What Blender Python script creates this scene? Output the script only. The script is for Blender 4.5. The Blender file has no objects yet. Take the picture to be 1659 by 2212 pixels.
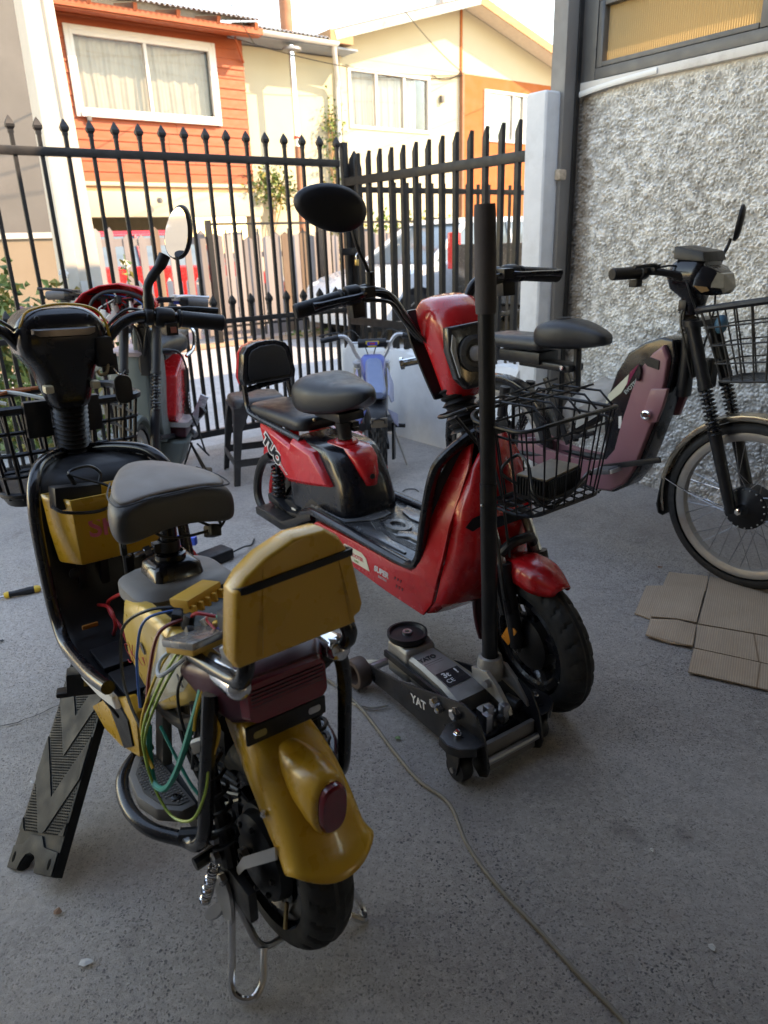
import bpy, bmesh, math, random
from mathutils import Vector, Matrix, Euler, noise
R_=math.radians
random.seed(7)
SC=bpy.context.scene; COL=SC.collection
# ---------------------------------------------------------------- camera, light
cam=bpy.data.cameras.new('camera'); camo=bpy.data.objects.new('camera',cam); COL.objects.link(camo)
# camera axes: right, down, forward in world space (slight roll, tilted 20 degrees down)
_f=1560.0; _d=Vector((142.,4179.,_f)).normalized(); _up=-_d
_z=Vector((0,0,1)); _Y=(_z-_up*_z.dot(_up)).normalized(); _X=_Y.cross(_up)
_M=Matrix((_X,_Y,_up))            # camera(x right,y down,z fwd) -> world
_rot=_M@Matrix(((1,0,0),(0,-1,0),(0,0,-1)))
camo.matrix_world=Matrix.Translation((0,0,1.2))@_rot.to_4x4()
cam.sensor_fit='VERTICAL'; cam.sensor_height=36.0; cam.sensor_width=27.0
cam.lens=36.0*_f/2212.0; cam.clip_start=.02; cam.clip_end=600
cam.dof.use_dof=True; cam.dof.focus_distance=1.75; cam.dof.aperture_fstop=5.5
SC.camera=camo
SUN_AZ=Vector((.974,-.227)); SUN_EL=R_(36)
w=bpy.data.worlds.new('World'); SC.world=w; w.use_nodes=True
nt=w.node_tree; nt.nodes.clear()
sky=nt.nodes.new('ShaderNodeTexSky'); sky.sky_type='NISHITA'; sky.sun_disc=False
sky.sun_elevation=SUN_EL; sky.sun_rotation=math.atan2(SUN_AZ.x,SUN_AZ.y); sky.altitude=0; sky.air_density=1.5; sky.dust_density=0.0; sky.ozone_density=2.5
bg=nt.nodes.new('ShaderNodeBackground'); bg.inputs['Strength'].default_value=0.15
wo=nt.nodes.new('ShaderNodeOutputWorld'); nt.links.new(sky.outputs[0],bg.inputs[0]); nt.links.new(bg.outputs[0],wo.inputs[0])
sl=bpy.data.lights.new('sun','SUN'); sl.energy=2.0; sl.angle=R_(.5); sl.color=(1,.86,.66)
so=bpy.data.objects.new('sun',sl); COL.objects.link(so)
_sd=Vector((SUN_AZ.x*math.cos(SUN_EL),SUN_AZ.y*math.cos(SUN_EL),math.sin(SUN_EL)))
so.rotation_euler=_sd.to_track_quat('Z','Y').to_euler(); so.location=(6,-3,12)
SC.view_settings.view_transform='Standard'; SC.view_settings.look='None'; SC.view_settings.gamma=1
SC.view_settings.use_curve_mapping=False; SC.view_settings.exposure=2.45
SC.view_settings.use_white_balance=True; SC.view_settings.white_balance_temperature=8800; SC.view_settings.white_balance_tint=19
SC.cycles.max_bounces=8; SC.cycles.transparent_max_bounces=16
# ---------------------------------------------------------------- materials
_mats={}
def pm(name,col,rough=.5,metal=0.,var=.12,vs=12.,bump=0.,bs=150.,coat=0.,rv=.1,dirt=0.,dcol=(.12,.1,.085),ds=6.,spec=.5,coord='Object',stretch=None,trans=0.,emit=0.,alpha=1.):
    if name in _mats: return _mats[name]
    m=bpy.data.materials.new(name); m.use_nodes=True; n=m.node_tree; N=n.nodes; L=n.links
    b=N['Principled BSDF']; b.inputs['Roughness'].default_value=rough; b.inputs['Metallic'].default_value=metal
    b.inputs['Specular IOR Level'].default_value=spec
    if coat: b.inputs['Coat Weight'].default_value=coat; b.inputs['Coat Roughness'].default_value=.08
    if trans: b.inputs['Transmission Weight'].default_value=trans
    if alpha<1: b.inputs['Alpha'].default_value=alpha
    if emit: b.inputs['Emission Color'].default_value=(*col,1); b.inputs['Emission Strength'].default_value=emit
    tc=N.new('ShaderNodeTexCoord'); src=tc.outputs[coord]
    if stretch:
        mp=N.new('ShaderNodeMapping'); mp.inputs['Scale'].default_value=stretch; L.new(src,mp.inputs[0]); src=mp.outputs[0]
    nz=N.new('ShaderNodeTexNoise'); nz.inputs['Scale'].default_value=vs; nz.inputs['Detail'].default_value=6; L.new(src,nz.inputs['Vector'])
    mx=N.new('ShaderNodeMix'); mx.data_type='RGBA'
    c1=[max(0,c*(1-var)) for c in col]; c2=[min(1,c*(1+var)) for c in col]
    mx.inputs[6].default_value=(*c1,1); mx.inputs[7].default_value=(*c2,1)
    L.new(nz.outputs['Fac'],mx.inputs[0]); out=mx.outputs[2]
    if dirt:
        n2=N.new('ShaderNodeTexNoise'); n2.inputs['Scale'].default_value=ds; n2.inputs['Detail'].default_value=8; n2.inputs['Roughness'].default_value=.7; L.new(src,n2.inputs['Vector'])
        rp=N.new('ShaderNodeMapRange'); rp.inputs[1].default_value=.5; rp.inputs[2].default_value=.75; rp.inputs[3].default_value=0; rp.inputs[4].default_value=dirt; L.new(n2.outputs['Fac'],rp.inputs[0])
        m2=N.new('ShaderNodeMix'); m2.data_type='RGBA'; L.new(rp.outputs[0],m2.inputs[0]); L.new(out,m2.inputs[6]); m2.inputs[7].default_value=(*dcol,1); out=m2.outputs[2]
    L.new(out,b.inputs['Base Color'])
    if rv:
        n3=N.new('ShaderNodeTexNoise'); n3.inputs['Scale'].default_value=vs*2.3; n3.inputs['Detail'].default_value=5; L.new(src,n3.inputs['Vector'])
        r2=N.new('ShaderNodeMapRange'); r2.inputs[3].default_value=max(0.02,rough-rv); r2.inputs[4].default_value=min(1,rough+rv); r2.inputs[1].default_value=.3; r2.inputs[2].default_value=.7
        L.new(n3.outputs['Fac'],r2.inputs[0]); L.new(r2.outputs[0],b.inputs['Roughness'])
    if bump:
        n4=N.new('ShaderNodeTexNoise'); n4.inputs['Scale'].default_value=bs; n4.inputs['Detail'].default_value=4; L.new(src,n4.inputs['Vector'])
        bp=N.new('ShaderNodeBump'); bp.inputs['Strength'].default_value=min(1,bump); bp.inputs['Distance'].default_value=.002; L.new(n4.outputs['Fac'],bp.inputs['Height']); L.new(bp.outputs[0],b.inputs['Normal'])
    _mats[name]=m; return m
# ---------------------------------------------------------------- mesh helpers
def V(*a): return Vector(a)
class MB:
    def __init__(s): s.v=[]; s.f=[]; s.mi=[]
    def add(s,vs,fs,mi=0):
        o=len(s.v); s.v+= [tuple(v) for v in vs]; s.f+= [tuple(i+o for i in f) for f in fs]; s.mi+=[mi]*len(fs); return s
    def box(s,c,d,rot=None,mi=0):
        c=Vector(c); hx,hy,hz=[x/2 for x in d]
        vs=[Vector((x*hx,y*hy,z*hz)) for x in(-1,1) for y in(-1,1) for z in(-1,1)]
        if rot is not None:
            rot=rot if isinstance(rot,Matrix) else Euler(rot).to_matrix(); vs=[rot@v for v in vs]
        return s.add([v+c for v in vs],[(0,1,3,2),(4,6,7,5),(0,4,5,1),(2,3,7,6),(0,2,6,4),(1,5,7,3)],mi)
    def beam(s,p,q,w,h,up=(0,0,1),mi=0):
        p=Vector(p);q=Vector(q);d=(q-p); L=d.length; d.normalize(); up=Vector(up)
        sd=d.cross(up); sd=sd.normalized() if sd.length>1e-4 else Vector((1,0,0)); u=sd.cross(d)
        return s.box((p+q)/2,(L,w,h),Matrix((d,sd,u)).transposed(),mi)
    def loft(s,rings,cap=True,closed=True,mi=0):
        n=len(rings[0]); vs=[v for r in rings for v in r]; fs=[]
        for i in range(len(rings)-1):
            for j in range(n if closed else n-1):
                k=(j+1)%n; fs.append((i*n+j,i*n+k,(i+1)*n+k,(i+1)*n+j))
        if cap and closed: fs.append(tuple(range(n-1,-1,-1))); fs.append(tuple((len(rings)-1)*n+j for j in range(n)))
        return s.add(vs,fs,mi)
    def tube(s,pts,r,n=8,closed=False,cap=True,mi=0,flat=None):
        P=[Vector(p) for p in pts]; rr=r if isinstance(r,(list,tuple)) else [r]*len(P)
        m=len(P); T=[]
        for i in range(m):
            if closed: t=P[(i+1)%m]-P[i-1]
            else: t=P[min(i+1,m-1)]-P[max(i-1,0)]
            T.append(t.normalized() if t.length>1e-9 else Vector((0,0,1)))
        a=Vector((0,0,1)) if abs(T[0].z)<.9 else Vector((1,0,0))
        nrm=(a-T[0]*a.dot(T[0])).normalized(); rings=[]
        for i in range(m):
            if i>0:
                ax=T[i-1].cross(T[i])
                if ax.length>1e-7:
                    ang=T[i-1].angle(T[i]); nrm=Matrix.Rotation(ang,3,ax.normalized())@nrm
                nrm=(nrm-T[i]*nrm.dot(T[i])).normalized()
            bn=T[i].cross(nrm); f=flat or 1
            rings.append([P[i]+nrm*math.cos(2*math.pi*j/n)*rr[i]+bn*math.sin(2*math.pi*j/n)*rr[i]*f for j in range(n)])
        if closed:
            rings.append(rings[0]); return s.loft(rings,cap=False,mi=mi)
        return s.loft(rings,cap=cap,mi=mi)
    def lathe(s,prof,o,d=(0,1,0),n=24,mi=0,arc=None,cap=False):
        o=Vector(o); d=Vector(d).normalized(); a=Vector((0,0,1)) if abs(d.z)<.9 else Vector((1,0,0)); u=(a-d*a.dot(d)).normalized(); v=d.cross(u)
        m=n; rings=[]
        for (r,h) in prof:
            rings.append([o+d*h+(u*math.cos(2*math.pi*j/m)+v*math.sin(2*math.pi*j/m))*r for j in range(m)])
        return s.loft(rings,cap=cap,mi=mi)
    def prism(s,poly,fn,h0,h1,mi=0):
        n=len(poly); vs=[fn(u,v,h0) for u,v in poly]+[fn(u,v,h1) for u,v in poly]
        fs=[tuple(range(n-1,-1,-1)),tuple(range(n,2*n))]+[(i,(i+1)%n,n+(i+1)%n,n+i) for i in range(n)]
        return s.add(vs,fs,mi)
    def xz(s,poly,y0,y1,mi=0): return s.prism(poly,lambda u,v,h:(u,h,v),y0,y1,mi)
    def xy(s,poly,z0,z1,mi=0): return s.prism(poly,lambda u,v,h:(u,v,h),z0,z1,mi)
    def sph(s,c,r,n=12,m=8,mi=0,rot=None):
        c=Vector(c); r=r if isinstance(r,(list,tuple)) else (r,r,r); rings=[]
        for i in range(1,m):
            t=math.pi*i/m; rings.append([Vector((r[0]*math.sin(t)*math.cos(2*math.pi*j/n),r[1]*math.sin(t)*math.sin(2*math.pi*j/n),-r[2]*math.cos(t))) for j in range(n)])
        if rot is not None:
            rot=rot if isinstance(rot,Matrix) else Euler(rot).to_matrix(); rings=[[rot@v for v in q] for q in rings]
        return s.loft([[v+c for v in q] for q in rings],mi=mi)
    def build(s,name,mat,parent=None,bev=0.,bs=2,sharp=35,sub=0,flat=False,loc=None,rot=None):
        me=bpy.data.meshes.new(name); me.from_pydata(s.v,[],s.f)
        mats=mat if isinstance(mat,(list,tuple)) else [mat]
        for m in mats: me.materials.append(m)
        if len(mats)>1: me.polygons.foreach_set('material_index',s.mi)
        bm=bmesh.new(); bm.from_mesh(me); bmesh.ops.remove_doubles(bm,verts=bm.verts,dist=1e-6); bmesh.ops.recalc_face_normals(bm,faces=bm.faces)
        if bev:
            es=[e for e in bm.edges if len(e.link_faces)==2 and e.calc_face_angle(0)>R_(28)]
            if es:
                bmesh.ops.bevel(bm,geom=es,offset=bev,segments=bs,profile=.6,affect='EDGES',clamp_overlap=True)
        bm.to_mesh(me); bm.free()
        if not flat:
            me.polygons.foreach_set('use_smooth',[True]*len(me.polygons))
            try: me.set_sharp_from_angle(angle=R_(sharp))
            except Exception: pass
        o=bpy.data.objects.new(name,me); COL.objects.link(o)
        if sub:
            md=o.modifiers.new('sub','SUBSURF'); md.levels=sub; md.render_levels=sub
        if parent is not None: o.parent=parent
        if loc is not None: o.location=loc
        if rot is not None: o.rotation_euler=rot
        return o
def tag(o,label=None,cat=None,group=None,kind=None):
    if label: o['label']=label
    if cat: o['category']=cat
    if group: o['group']=group
    if kind: o['kind']=kind
    return o
def empty(name,loc=(0,0,0),rot=(0,0,0),label=None,cat=None,group=None):
    o=bpy.data.objects.new(name,None); COL.objects.link(o); o.location=loc; o.rotation_euler=rot; o.empty_display_size=.1
    return tag(o,label,cat,group)
def dup(o,parent=None,loc=None,rot=None):
    c=o.copy(); COL.objects.link(c)
    if parent is not None: c.parent=parent
    if loc is not None: c.location=loc
    if rot is not None: c.rotation_euler=rot
    return c
def dup_tree(o,parent=None,loc=None,rot=None,label=None):
    c=dup(o,parent,loc,rot)
    if label: c['label']=label
    for ch in list(o.children): dup_tree(ch,c)
    return c
def crv(pts,k=6,closed=False):
    P=[Vector(p) for p in pts]; n=len(P); out=[]
    rng=range(n if closed else n-1)
    for i in rng:
        p0=P[(i-1)%n] if closed else P[max(i-1,0)]; p1=P[i]; p2=P[(i+1)%n] if closed else P[i+1]; p3=P[(i+2)%n] if closed else P[min(i+2,n-1)]
        for j in range(k):
            t=j/k; out.append(.5*((2*p1)+(-p0+p2)*t+(2*p0-5*p1+4*p2-p3)*t*t+(-p0+3*p1-3*p2+p3)*t**3))
    if not closed: out.append(P[-1])
    return out
def rrect(c,u,v,a,b,r=.3,n=4):
    """rounded rectangle ring; half sizes a,b ; r corner radius (absolute)"""
    c=Vector(c);u=Vector(u);v=Vector(v); r=min(r,a*.999,b*.999); out=[]
    for k,(sx,sy) in enumerate(((1,1),(-1,1),(-1,-1),(1,-1))):
        for j in range(n+1):
            t=math.pi/2*(k+j/n); out.append(c+u*(sx*(a-r)+r*math.cos(t))+v*(sy*(b-r)+r*math.sin(t)))
    return out
def ell(c,u,v,a,b,n=20,p=2.):
    c=Vector(c);u=Vector(u);v=Vector(v); out=[]
    for j in range(n):
        t=2*math.pi*j/n; ct,st=math.cos(t),math.sin(t)
        out.append(c+u*a*math.copysign(abs(ct)**(2/p),ct)+v*b*math.copysign(abs(st)**(2/p),st))
    return out
X1=Vector((1,0,0));Y1=Vector((0,1,0));Z1=Vector((0,0,1))
def arcp(c,r,a0,a1,n,y=0.):
    return [(c[0]+r*math.cos(R_(a0+(a1-a0)*i/n)),y,c[1]+r*math.sin(R_(a0+(a1-a0)*i/n))) for i in range(n+1)]
def text(name,s,size,mat,parent,loc,xdir,ydir,depth=.0006,bold=0.,align='CENTER',shear=0):
    cu=bpy.data.curves.new(name,'FONT'); cu.body=s; cu.size=size; cu.extrude=depth; cu.align_x=align; cu.align_y='CENTER'; cu.offset=bold; cu.shear=shear
    o=bpy.data.objects.new(name,cu); COL.objects.link(o)
    dg=bpy.context.evaluated_depsgraph_get(); me=bpy.data.meshes.new_from_object(o.evaluated_get(dg))
    bpy.data.objects.remove(o); me.name=name; me.materials.clear(); me.materials.append(mat)
    o=bpy.data.objects.new(name,me); COL.objects.link(o); o.parent=parent
    x=Vector(xdir).normalized(); y=Vector(ydir); y=(y-x*y.dot(x)).normalized(); z=x.cross(y)
    M=Matrix((x,y,z)).transposed().to_4x4(); M.translation=Vector(loc); o.matrix_local=M
    return o
def helix(p,q,r,turns,wr,mb,n=10,wn=5,mi=0):
    p=Vector(p);q=Vector(q);d=(q-p); a=Vector((1,0,0)) if abs(d.normalized().x)<.9 else Vector((0,1,0)); u=d.cross(a).normalized(); v=d.normalized().cross(u)
    pts=[p+d*(i/(turns*n))+u*r*math.cos(2*math.pi*i/n)+v*r*math.sin(2*math.pi*i/n) for i in range(int(turns*n)+1)]
    mb.tube(pts,wr,wn,mi=mi)
# ---------------------------------------------------------------- palette
BLK=pm('black_plastic',(.010,.010,.012),.42,bump=.15,bs=900,dirt=.1,dcol=(.09,.085,.08),ds=5,spec=.35)
BLKG=pm('black_gloss',(.008,.008,.011),.24,rv=.08,coat=.25,dirt=.08,dcol=(.06,.055,.05),ds=8,spec=.4)
BLKM=pm('black_metal',(.012,.012,.014),.38,metal=.0,dirt=.25,dcol=(.08,.072,.065),ds=9,spec=.35)
RUB=pm('rubber',(.014,.0135,.0135),.75,bump=.3,bs=300,dirt=.45,dcol=(.08,.07,.06),ds=8)
GRYP=pm('grey_plastic',(.09,.088,.09),.55,bump=.2,bs=700,dirt=.35,dcol=(.2,.18,.16),ds=7)
CHR=pm('chrome',(.75,.75,.76),.13,metal=1,var=.05,rv=.06,dirt=.15,dcol=(.25,.2,.15),ds=14)
STL=pm('steel',(.42,.42,.43),.36,metal=1,dirt=.3,dcol=(.12,.1,.08),ds=10)
ALU=pm('aluminium',(.55,.55,.56),.42,metal=.8,dirt=.25,dcol=(.2,.18,.16))
YEL=pm('yellow_paint',(.62,.34,.03),.3,coat=.35,var=.06,rv=.07,dirt=.12,dcol=(.28,.16,.04),ds=4)
YEL2=pm('yellow_paint_pale',(.66,.43,.09),.34,coat=.3,var=.06,dirt=.12,dcol=(.3,.2,.07),ds=4)
RED=pm('red_paint',(.55,.012,.016),.25,coat=.5,var=.08,rv=.06,dirt=.06,dcol=(.2,.03,.03),ds=4)
DRED=pm('dark_red_plastic',(.065,.006,.016),.4,var=.15)
LENS=pm('red_lens',(.17,.005,.012),.16,coat=.6,var=.2,vs=40)
PINK=pm('pink_paint',(.26,.105,.122),.38,coat=.25,var=.06,dirt=.2,dcol=(.22,.12,.12),ds=5)
LEA=pm('black_leather',(.013,.0135,.016),.38,bump=.35,bs=650,var=.2,rv=.1)
LEA_LIT=pm('lit_top_leather',(.24,.205,.18),.5,bump=.35,bs=600,var=.12,dirt=.15,dcol=(.16,.145,.13),ds=5)  # for the saddle top: lightened in colour as if catching the sky
WHT=pm('white_paint',(.72,.71,.68),.5,var=.06,dirt=.25,dcol=(.42,.4,.36),ds=5)
IRON=pm('black_iron_paint',(.010,.010,.011),.42,dirt=.3,dcol=(.06,.05,.045),ds=12,spec=.35)
# ================================================================ SETTING
ANG=math.atan2(.6,.8)
GP=Vector((-.185,5.18,0))
def YD(a,b,z=0): return Vector((GP.x+.8*a-.6*b, GP.y+.6*a+.8*b, z))
def yard(name,a,b,z,label,cat,group=None): return empty(name,YD(a,b,z),(0,0,ANG),label,cat,group)
# ---- ground
def concrete(name,c1,c2,peb=1.,scale=1.,patch=None):
    m=bpy.data.materials.new(name); m.use_nodes=True; n=m.node_tree; N=n.nodes; L=n.links; b=N['Principled BSDF']
    tc=N.new('ShaderNodeTexCoord'); P=tc.outputs['Object']
    def nz(s,d=6,r=.6):
        q=N.new('ShaderNodeTexNoise'); q.inputs['Scale'].default_value=s; q.inputs['Detail'].default_value=d; q.inputs['Roughness'].default_value=r; L.new(P,q.inputs['Vector']); return q.outputs['Fac']
    def mr(x,a,bb,c=0,d=1):
        q=N.new('ShaderNodeMapRange'); q.inputs[1].default_value=a;q.inputs[2].default_value=bb;q.inputs[3].default_value=c;q.inputs[4].default_value=d; L.new(x,q.inputs[0]); return q.outputs[0]
    def mix(f,a,bb):
        q=N.new('ShaderNodeMix'); q.data_type='RGBA'
        if hasattr(f,'links'): L.new(f,q.inputs[0])
        else: q.inputs[0].default_value=f
        for k,x in ((6,a),(7,bb)):
            if hasattr(x,'links'): L.new(x,q.inputs[k])
            else: q.inputs[k].default_value=(*x,1)
        return q.outputs[2]
    def mul(a,bb):
        q=N.new('ShaderNodeMath'); q.operation='MULTIPLY'
        for k,x in ((0,a),(1,bb)):
            if hasattr(x,'links'): L.new(x,q.inputs[k])
            else: q.inputs[k].default_value=x
        return q.outputs[0]
    base=mix(mr(nz(2.2,8,.65),.35,.65),[x*.86 for x in c1],c2)
    base=mix(mr(nz(9,8,.7),.45,.75,0,.55),base,[x*.62 for x in c1])
    base=mix(mr(nz(60,5,.7),.45,.7,0,.5),base,[min(1,x*1.35) for x in c2])
    # exposed aggregate: stones of several tones
    hts=[]
    for sc,th,amt in ((150*scale,.30,.95),(290*scale,.30,.75)):
        vo=N.new('ShaderNodeTexVoronoi'); vo.inputs['Scale'].default_value=sc; vo.inputs['Randomness'].default_value=1
        wob=N.new('ShaderNodeVectorMath'); wob.operation='ADD'
        nv=N.new('ShaderNodeTexNoise'); nv.inputs['Scale'].default_value=sc*.8; L.new(P,nv.inputs['Vector'])
        sv=N.new('ShaderNodeVectorMath'); sv.operation='SCALE'; sv.inputs['Scale'].default_value=.012/scale; L.new(nv.outputs['Color'],sv.inputs[0]); L.new(P,wob.inputs[0]); L.new(sv.outputs[0],wob.inputs[1]); L.new(wob.outputs[0],vo.inputs['Vector'])
        sep=N.new('ShaderNodeSeparateColor'); L.new(vo.outputs['Color'],sep.inputs[0])
        sel=mr(sep.outputs[0],.45,.55)                    # only some cells carry a visible stone
        st=mul(mr(vo.outputs['Distance'],th,th+.12,1,0),sel)
        dens=mr(nz(1.3,4),.36,.6,.15,1)
        st=mul(st,mul(dens,amt*peb))
        tone=mix(mr(sep.outputs[1],.0,1),(.045,.05,.062),(.17,.155,.15))
        lt=mr(sep.outputs[2],.86,.9); tone=mix(lt,tone,(.45,.42,.38))
        base=mix(st,base,tone); hts.append(st)
        # small pits around
    pit=mr(nz(210*scale,3,.6),.60,.70,0,.85*peb); base=mix(pit,base,[x*.35 for x in c1])
    if patch:
        for (sc,lo,hi,amt,col) in patch: base=mix(mr(nz(sc,7,.65),lo,hi,0,amt),base,col)
    L.new(base,b.inputs['Base Color']); L.new(mr(nz(5,6,.6),.35,.7,.42,.68),b.inputs['Roughness']); b.inputs['Specular IOR Level'].default_value=.55
    ad=N.new('ShaderNodeMath'); ad.operation='ADD'; L.new(hts[0],ad.inputs[0]); L.new(nz(420*scale,4,.7),ad.inputs[1])
    ad2=N.new('ShaderNodeMath'); ad2.operation='SUBTRACT'; L.new(ad.outputs[0],ad2.inputs[0]); L.new(pit,ad2.inputs[1])
    bp=N.new('ShaderNodeBump'); bp.inputs['Strength'].default_value=.75; bp.inputs['Distance'].default_value=.0045; L.new(ad2.outputs[0],bp.inputs['Height']); L.new(bp.outputs[0],b.inputs['Normal'])
    return m
CON=concrete('yard_concrete',(.36,.32,.29),(.46,.415,.38),1.,1.,patch=[(1.1,.52,.70,.6,(.19,.165,.155)),(2.6,.60,.68,.55,(.15,.125,.115)),(3.1,.62,.7,.5,(.27,.2,.17)),(14,.66,.74,.45,(.55,.52,.48))])
STR=concrete('street_concrete',(.42,.41,.4),(.52,.5,.48),.35,.6)
def sheet(name,pts,mat,z,kind='structure',sub=0):
    m=MB(); vs=[YD(a,b,z) for a,b in pts]; m.add(vs,[tuple(range(len(vs)))]); o=m.build(name,mat,flat=True); tag(o,kind=kind); return o
sheet('ground',[(-120,-90),(120,-90),(120,140),(-120,140)],pm('earth',(.2,.17,.13),.95,vs=.6,var=.3),-.03)
# yard floor: gently uneven
m=MB(); NX,NY=150,130; a0,a1,b0,b1=-8.,.19,-8.,.06
vs=[]
for i in range(NX+1):
    for j in range(NY+1):
        a=a0+(a1-a0)*(i/NX); b=b0+(b1-b0)*(j/NY); p=YD(a,b,0); p.z=-.0015+.003*noise.fractal(Vector((p.x*1.3,p.y*1.3,0)),1,2,4); vs.append(p)
fs=[(i*(NY+1)+j,(i+1)*(NY+1)+j,(i+1)*(NY+1)+j+1,i*(NY+1)+j+1) for i in range(NX) for j in range(NY)]
m.add(vs,fs); tag(m.build('yard_floor',CON),kind='structure')
sheet('street',[(-60,.075),(60,.075),(60,4.55),(-60,4.55)],STR,-.006)
sheet('soil_strip',[(-60,4.56),(60,4.56),(60,5.05),(-60,5.05)],pm('soil',(.42,.27,.17),.95,vs=5,var=.35,bump=.8,bs=60),.0)
sheet('front_yard',[(-60,5.06),(60,5.06),(60,9.4),(-60,9.4)],pm('front_yard_floor',(.4,.38,.35),.9,vs=3,var=.2),-.004)
# crack in the yard floor and the joint lines
CRK=pm('crack',(.06,.05,.045),.95)
def strip(name,pts,wd,mat,z=.004):
    P=[Vector((*p,0)) for p in pts]; P=crv(P,6); m=MB(); vs=[]
    for i,p in enumerate(P):
        t=(P[min(i+1,len(P)-1)]-P[max(i-1,0)]).normalized(); s=Vector((-t.y,t.x,0)); j=Vector((random.uniform(-.004,.004),random.uniform(-.004,.004),0)); ww=wd*random.uniform(.4,1.2)
        vs+= [p+s*ww+j+Vector((0,0,z)),p-s*ww+j+Vector((0,0,z))]
    m.add(vs,[(2*i,2*i+1,2*i+3,2*i+2) for i in range(len(P)-1)]); return m.build(name,mat,flat=True)
tag(strip('floor_crack',[(-1.15,1.62),(-1.02,1.66),(-.93,1.74),(-.8,1.79),(-.72,1.88),(-.6,1.92)],.0022,CRK),kind='structure')
# ---- rough rendered wall (right) with strip window
stw=yard('rendered_wall',0,0,0,'white rough-cast wall beside the pink electric bike under a strip window','wall')
m=MB(); NB,NZ=400,420; Bs,Be,Zh=-1.69,-3.45,1.845
vs=[]
for i in range(NB+1):
    for j in range(NZ+1):
        b=Bs+(Be-Bs)*i/NB; z=Zh*j/NZ-.01*(j==0)
        q=Vector((b*1.,z*1.,3.1))
        # thrown render: directional lumps running diagonally
        u_=b*.82+z*.57; v_=z*.82-b*.57
        f1=noise.voronoi(Vector((u_*62,v_*44,1.7)))[0]; f2=noise.noise(Vector((u_*120,v_*95,4)))
        h=(f1[1]-f1[0])*1.15+f2*.35+noise.noise(Vector((b*22,z*22,7)))*.55-.35
        fade=min(1,(Zh-z)/.05,)
        vs.append((.2-max(-.010,min(.02,h*.0165))*max(.15,fade),b,z))
m.add(vs,[(i*(NZ+1)+j,(i+1)*(NZ+1)+j,(i+1)*(NZ+1)+j+1,i*(NZ+1)+j+1) for i in range(NB) for j in range(NZ)])
def stucco_mat():
    m=bpy.data.materials.new('rough_cast'); m.use_nodes=True; n=m.node_tree; N=n.nodes; L=n.links; b=N['Principled BSDF']
    tc=N.new('ShaderNodeTexCoord'); P=tc.outputs['Object']
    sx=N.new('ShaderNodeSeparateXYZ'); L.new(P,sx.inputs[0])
    # darker in the recesses of the render (x is the depth of the surface), amount varied by noise
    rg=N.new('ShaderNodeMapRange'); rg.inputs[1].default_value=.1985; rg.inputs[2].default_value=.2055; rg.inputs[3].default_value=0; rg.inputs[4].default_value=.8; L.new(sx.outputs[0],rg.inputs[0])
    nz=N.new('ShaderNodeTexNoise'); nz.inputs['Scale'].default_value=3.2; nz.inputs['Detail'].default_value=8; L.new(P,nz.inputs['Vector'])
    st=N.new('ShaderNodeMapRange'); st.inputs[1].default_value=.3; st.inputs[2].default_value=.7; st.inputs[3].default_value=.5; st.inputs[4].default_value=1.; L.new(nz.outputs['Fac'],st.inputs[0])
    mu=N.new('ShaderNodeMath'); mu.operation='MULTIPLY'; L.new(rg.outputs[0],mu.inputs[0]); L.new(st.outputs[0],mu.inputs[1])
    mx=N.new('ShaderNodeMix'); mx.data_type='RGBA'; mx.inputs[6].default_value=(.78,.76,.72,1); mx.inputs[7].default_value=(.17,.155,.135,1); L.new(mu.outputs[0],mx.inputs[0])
    # brown bare strip beside the post
    nw=N.new('ShaderNodeTexNoise'); nw.inputs['Scale'].default_value=7; nw.inputs['Detail'].default_value=5; L.new(P,nw.inputs['Vector'])
    ad=N.new('ShaderNodeMath'); ad.operation='MULTIPLY_ADD'; ad.inputs[1].default_value=.16; L.new(nw.outputs['Fac'],ad.inputs[0]); L.new(sx.outputs[1],ad.inputs[2])
    eg=N.new('ShaderNodeMapRange'); eg.inputs[1].default_value=-1.755; eg.inputs[2].default_value=-1.69; eg.inputs[3].default_value=0; eg.inputs[4].default_value=.85; L.new(ad.outputs[0],eg.inputs[0])
    m2=N.new('ShaderNodeMix'); m2.data_type='RGBA'; L.new(eg.outputs[0],m2.inputs[0]); L.new(mx.outputs[2],m2.inputs[6]); m2.inputs[7].default_value=(.2,.155,.115,1)
    L.new(m2.outputs[2],b.inputs['Base Color']); b.inputs['Roughness'].default_value=.9
    n4=N.new('ShaderNodeTexNoise'); n4.inputs['Scale'].default_value=180; n4.inputs['Detail'].default_value=4; L.new(P,n4.inputs['Vector'])
    bp=N.new('ShaderNodeBump'); bp.inputs['Strength'].default_value=.6; bp.inputs['Distance'].default_value=.004; L.new(n4.outputs['Fac'],bp.inputs['Height']); L.new(bp.outputs[0],b.inputs['Normal'])
    return m
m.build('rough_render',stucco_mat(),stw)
MB().box((.33,-3.0,.9),(.22,2.62,1.85)).build('masonry',pm('masonry_grey',(.4,.38,.35),.9),stw)
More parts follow.
